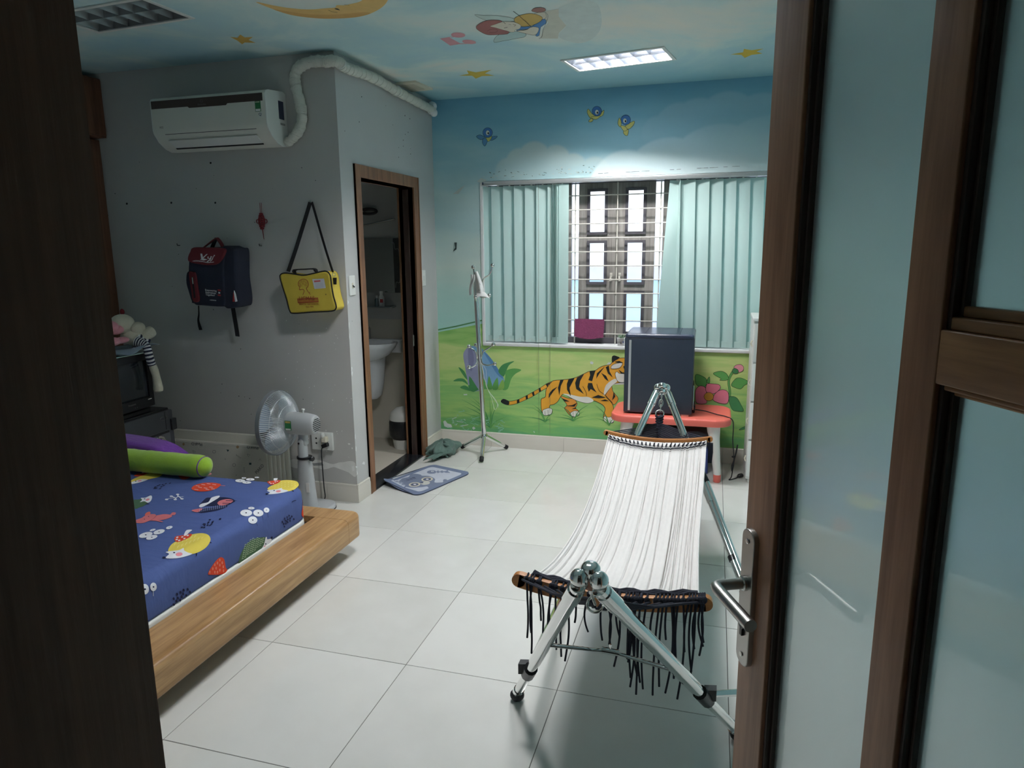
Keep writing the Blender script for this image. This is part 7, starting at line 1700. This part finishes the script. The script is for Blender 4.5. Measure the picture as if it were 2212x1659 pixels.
cdir = (kn_ - (A_f + Vector((0, -0.034, -0.045)))).normalized(); c_top = A_f + Vector((0, -0.034, -0.050))
link(kn_ + Vector((0, 0.0, 0.018)), (1, 0, 0), cdir, 0.024, 0.020, 0.0035, 'ring')
for k, (ax) in enumerate(((0, 1, 0), (1, 0, 0), (0, 1, 0))):
    c_ = c_top + cdir * (0.004 + 0.027 * k); axv = Vector(ax); axv = (axv - cdir * axv.dot(cdir)).normalized(); link(c_, axv, cdir, 0.0105, 0.022, 0.0032, 'chain_link')
# near end: thick cords lying on the bar, hanging fringe
ring = A_n + Vector((0.0, 0.10, -0.11))
for i in range(16):
    u = -0.95 + 1.9 * i / 15; a = barpt(YN - 0.036, u, 0.014); c_ = ring + Vector((0.02 * u, 0.03, -0.03 * (1 - abs(u))))
    MB().tube([a, a + (c_ - a) * 0.5 + Vector((0, 0, -0.018)), c_], 0.0035, 6).part('cord', 'navy_cord', hm)
for k in range(3):
    P_ = [barpt(YN - 0.006 + 0.009 * k, -0.86 + 1.78 * i / 24, 0.026 - 0.001 * k + 0.004 * math.sin(i * 1.7 + k)) for i in range(25)]
    MB().tube(P_, 0.0055, 7).part('border_cord', 'navy_cord', hm)
link(ring, (1, 0, 0), (0, 0.6, 0.8), 0.02, 0.02, 0.0035, 'ring')
MB().tube([A_n + Vector((0, 0.034, -0.045)), ring], 0.004, 8).part('chain_link', 'steel', hm)
rr = random.Random(33); LEN = []
cl_u = [-0.9, -0.86, -0.83, -0.77, -0.75, -0.62, -0.6, -0.57, -0.5, -0.45, -0.37, -0.2, -0.06, -0.02, 0.08, 0.11, 0.26, 0.29, 0.31, 0.34, 0.41, 0.54, 0.58, 0.66, 0.69, 0.78, 0.9, 0.5, 0.12, 0.19, 0.22, 0.84, 0.87, 0.93, 0.95, 0.97, 0.62, 0.99, 0.35, 0.73]
cl_l = [.19, .24, .17, .12, .16, .15, .19, .2, .22, .23, .1, .12, .14, .15, .18, .22, .28, .25, .24, .3, .28, .3, .27, .29, .24, .31, .25, .14, .12, .2, .19, .16, .22, .15, .17, .14, .12, .13, .26, .2]
for u, L_ in zip(cl_u, cl_l):
    a = barpt(YN - 0.035, u, 0.020); P_ = [a + Vector((0, 0.025, 0.008)), a]
    w1, w2 = rr.uniform(-.012, .012), rr.uniform(-.014, .014)
    for k in range(1, 7): f_ = k / 6; P_.append(a + Vector((w1 * f_ + w2 * math.sin(3 * f_), -0.004 + rr.uniform(-.003, .003), -L_ * 1.02 * f_)))
    o = MB().tube(smooth_loop(P_, 3, False), 0.0031, 6).part('fringe_cord', 'navy_cord', hm)
    MB().ball(a + Vector((0, -0.002, 0.0)), 0.0085, 0.008, 0.012, 8, 6).part('knot', 'navy_cord', o)
mb = MB()
for k in range(5): a = barpt(YFAR, 0.98, -0.01); mb.tube([a + Vector((.006 * k - .006, -0.006, 0)), a + Vector((.005 * k, -0.01, -0.05)), a + Vector((.004 * k, -0.012, -0.11))], 0.003, 5)
mb.part('fringe_tuft', 'navy_cord', hm)

# ------------------------------------------------------------------ bathroom seen through its doorway
def bw(u, v_, y=YB - 0.004): return on('y', y, u, v_)
m0, m1 = bw(765, 516), bw(868, 516); mz0 = bw(830, 632).z; mz1 = m0.z
mr = thing('bathroom_mirror', 'frameless mirror with an etched border above the washbasin', 'mirror', ((m0.x + m1.x) / 2, YB, mz0))
MB().box(m0.x - 0.35, m1.x - 0.075, YB - 0.014, YB - 0.004, mz0, mz1).part('glass', 'mirror', mr, angle=0)
mat('etched', (72, 76, 80), 0.5); mat('etched_line', (132, 138, 142), 0.4)
MB().box(m1.x - 0.075, m1.x, YB - 0.014, YB - 0.004, mz0, mz1).part('border', 'etched', mr, angle=0)
xm = m1.x - 0.045; MB().tube(smooth_loop([(xm - 0.045, YB - 0.016, mz1 - 0.03), (xm - 0.02, YB - 0.016, mz1 - 0.04), (xm - 0.012, YB - 0.016, mz1 - 0.085), (xm + 0.022, YB - 0.016, mz1 - 0.10), (xm + 0.022, YB - 0.016, mz0 + 0.10), (xm - 0.012, YB - 0.016, mz0 + 0.085), (xm - 0.02, YB - 0.016, mz0 + 0.04)], 5, False), 0.004, 5).part('etched_line', 'etched_line', mr)
mat('shelf_glass', (110, 124, 126), 0.1, spec=0.8)
zsh = bw(830, 660).z; xs1 = bw(850, 660, YB - 0.06).x
shf = thing('glass_shelf', 'narrow glass shelf below the bathroom mirror', 'shelf', (xs1 - 0.2, YB, zsh))
MB().slab(xs1 - 0.5, xs1, YB - 0.115, YB - 0.004, zsh - 0.008, zsh, 0.01, 0.002).part('pane', 'shelf_glass', shf)
MB().tube([(xs1 - 0.02, YB - 0.002, zsh - 0.01), (xs1 - 0.02, YB - 0.05, zsh - 0.012)], 0.006, 8).part('bracket', 'steel', shf)
def bottle(u, c_, h, r_, lab):
    x = bw(u, 650, YB - 0.06).x; t = thing('toiletry_bottle', lab, 'bottle', (x, YB - 0.06, zsh)); MB().lathe([(r_, 0), (r_, h * 0.6), (r_ * 0.5, h * 0.75), (r_ * 0.45, h * 0.78)], (x, YB - 0.06, zsh), (0, 0, 1), 16).part('body', c_, t); MB().lathe([(r_ * 0.6, h * 0.78), (r_ * 0.6, h)], (x, YB - 0.06, zsh), (0, 0, 1), 14).part('cap', 'white_plastic', t); return t
t = bottle(824, 'white_plastic', 0.12, 0.024, 'white bottle with a red label on the glass shelf'); x = bw(824, 650, YB - 0.085).x; MB().box(x - 0.013, x + 0.013, YB - 0.0856, YB - 0.084, zsh + 0.03, zsh + 0.058).part('label', 'red_print', t, angle=0)
bottle(814, 'shelf_glass', 0.085, 0.017, 'small dark bottle behind the white bottle')
# washbasin with half pedestal
xb_ = bw(812, 760, YB - 0.2).x - 0.10; zb_ = bw(830, 741, YB - 0.25).z
bs = thing('washbasin', 'white wall washbasin with a half pedestal', 'washbasin', (xb_, YB - 0.2, 0.4))
mb = MB(); RW = bw(856, 745, YB - 0.2).x - xb_
mb.lathe([(0.05, -0.16), (0.13, -0.14), (0.19, -0.10), (0.235, -0.045), (0.25, -0.012), (0.25, 0.0), (0.225, -0.002), (0.19, -0.06), (0.10, -0.11), (0.02, -0.12)], (xb_, YB - 0.21, zb_), (0, 0, 1), 36, ref=(1, 0, 0), sx=RW / 0.25, sy=0.80); mb.part('bowl', 'ceramic', bs)
MB().slab(xb_ - RW * 0.95, xb_ + RW * 0.95, YB - 0.10, YB - 0.005, zb_ - 0.10, zb_ + 0.004, 0.02, 0.008).part('back_ledge', 'ceramic', bs)
zp0 = bw(820, 865, YB - 0.2).z
MB().lathe([(0.055, zp0), (0.085, zp0 + 0.03), (0.105, zp0 + 0.14), (0.125, zb_ - 0.10), (0.13, zb_ - 0.06)], (xb_ + 0.0, YB - 0.135, 0), (0, 0, 1), 28, sx=1.15, sy=0.95, ref=(1, 0, 0)).part('pedestal', 'ceramic', bs)
MB().lathe([(0.012, 0), (0.012, 0.006)], (xb_ + 0.118, YB - 0.22, zb_ - 0.13), (0.6, -1, 0), 12).part('fixing_cap', 'steel', bs)
tp = MB().tube([(xb_ - 0.02, YB - 0.07, zb_), (xb_ - 0.02, YB - 0.07, zb_ + 0.09), (xb_ - 0.02, YB - 0.09, zb_ + 0.11), (xb_ - 0.02, YB - 0.18, zb_ + 0.095)], 0.014, 12).part('tap', 'brushed_steel', bs)
# exhaust ring, rod and bin
q = bw(798, 457, YB - 0.01); mat('ring_dark', (50, 50, 52), 0.5)
ex = thing('towel_ring', 'dark oval wall ring high on the bathroom wall', 'wall ring', (q.x, YB, q.z)); MB().tube([q + Vector((0.07 * math.cos(t), -0.014, 0.020 * math.sin(t))) for t in [2 * math.pi * k / 28 for k in range(28)]], 0.011, 8, closed=True).part('ring', 'ring_dark', ex); MB().slab(q.x - 0.05, q.x + 0.05, YB - 0.016, YB - 0.001, q.z - 0.012, q.z + 0.012, 0.01, 0.003).part('back_plate', 'steel', ex)
MB().tube([bw(772, 490, YB - 0.05), bw(853, 473, YB - 0.012)], 0.008, 10).solo('shower_rod', 'steel', 'slanting metal rod on the bathroom wall above the mirror', 'rod')
bi = on('z', 0.004, 872, 966); bn = thing('waste_bin', 'white bathroom bin with a black bag', 'bin', (bi.x, bi.y, 0.004)); mat('bin_bag', (26, 28, 34), 0.35, bump=0.6, bscale=30)
MB().lathe([(0.075, 0.0), (0.10, 0.20), (0.098, 0.20), (0.072, 0.004)], (bi.x, bi.y, 0.004), (0, 0, 1), 24).part('bucket', 'white_plastic', bn)
MB().lathe([(0.088, 0.08), (0.106, 0.11), (0.110, 0.16), (0.108, 0.22), (0.102, 0.235), (0.09, 0.235)], (bi.x, bi.y, 0.004), (0, 0, 1), 22).part('liner_bag', 'bin_bag', bn); MB().lathe([(0.105, 0.236), (0.108, 0.25), (0.095, 0.29), (0.05, 0.33), (0.01, 0.34)], (bi.x, bi.y, 0.004), (0, 0, 1), 24).part('lid', 'white_plastic', bn)

# ------------------------------------------------------------------ lettering becomes plain meshes
bpy.context.view_layer.update()
_dg = bpy.context.evaluated_depsgraph_get()
for o in [x for x in bpy.data.objects if x.type == 'FONT']:
    me = bpy.data.meshes.new_from_object(o.evaluated_get(_dg)); nm = o.name; par = o.parent; ml = o.matrix_local.copy()
    if not me.materials: me.materials.append(o.data.materials[0])
    bpy.data.objects.remove(o)
    k = bpy.data.objects.new(nm, me); COL.objects.link(k); k.parent = par; k.matrix_local = ml
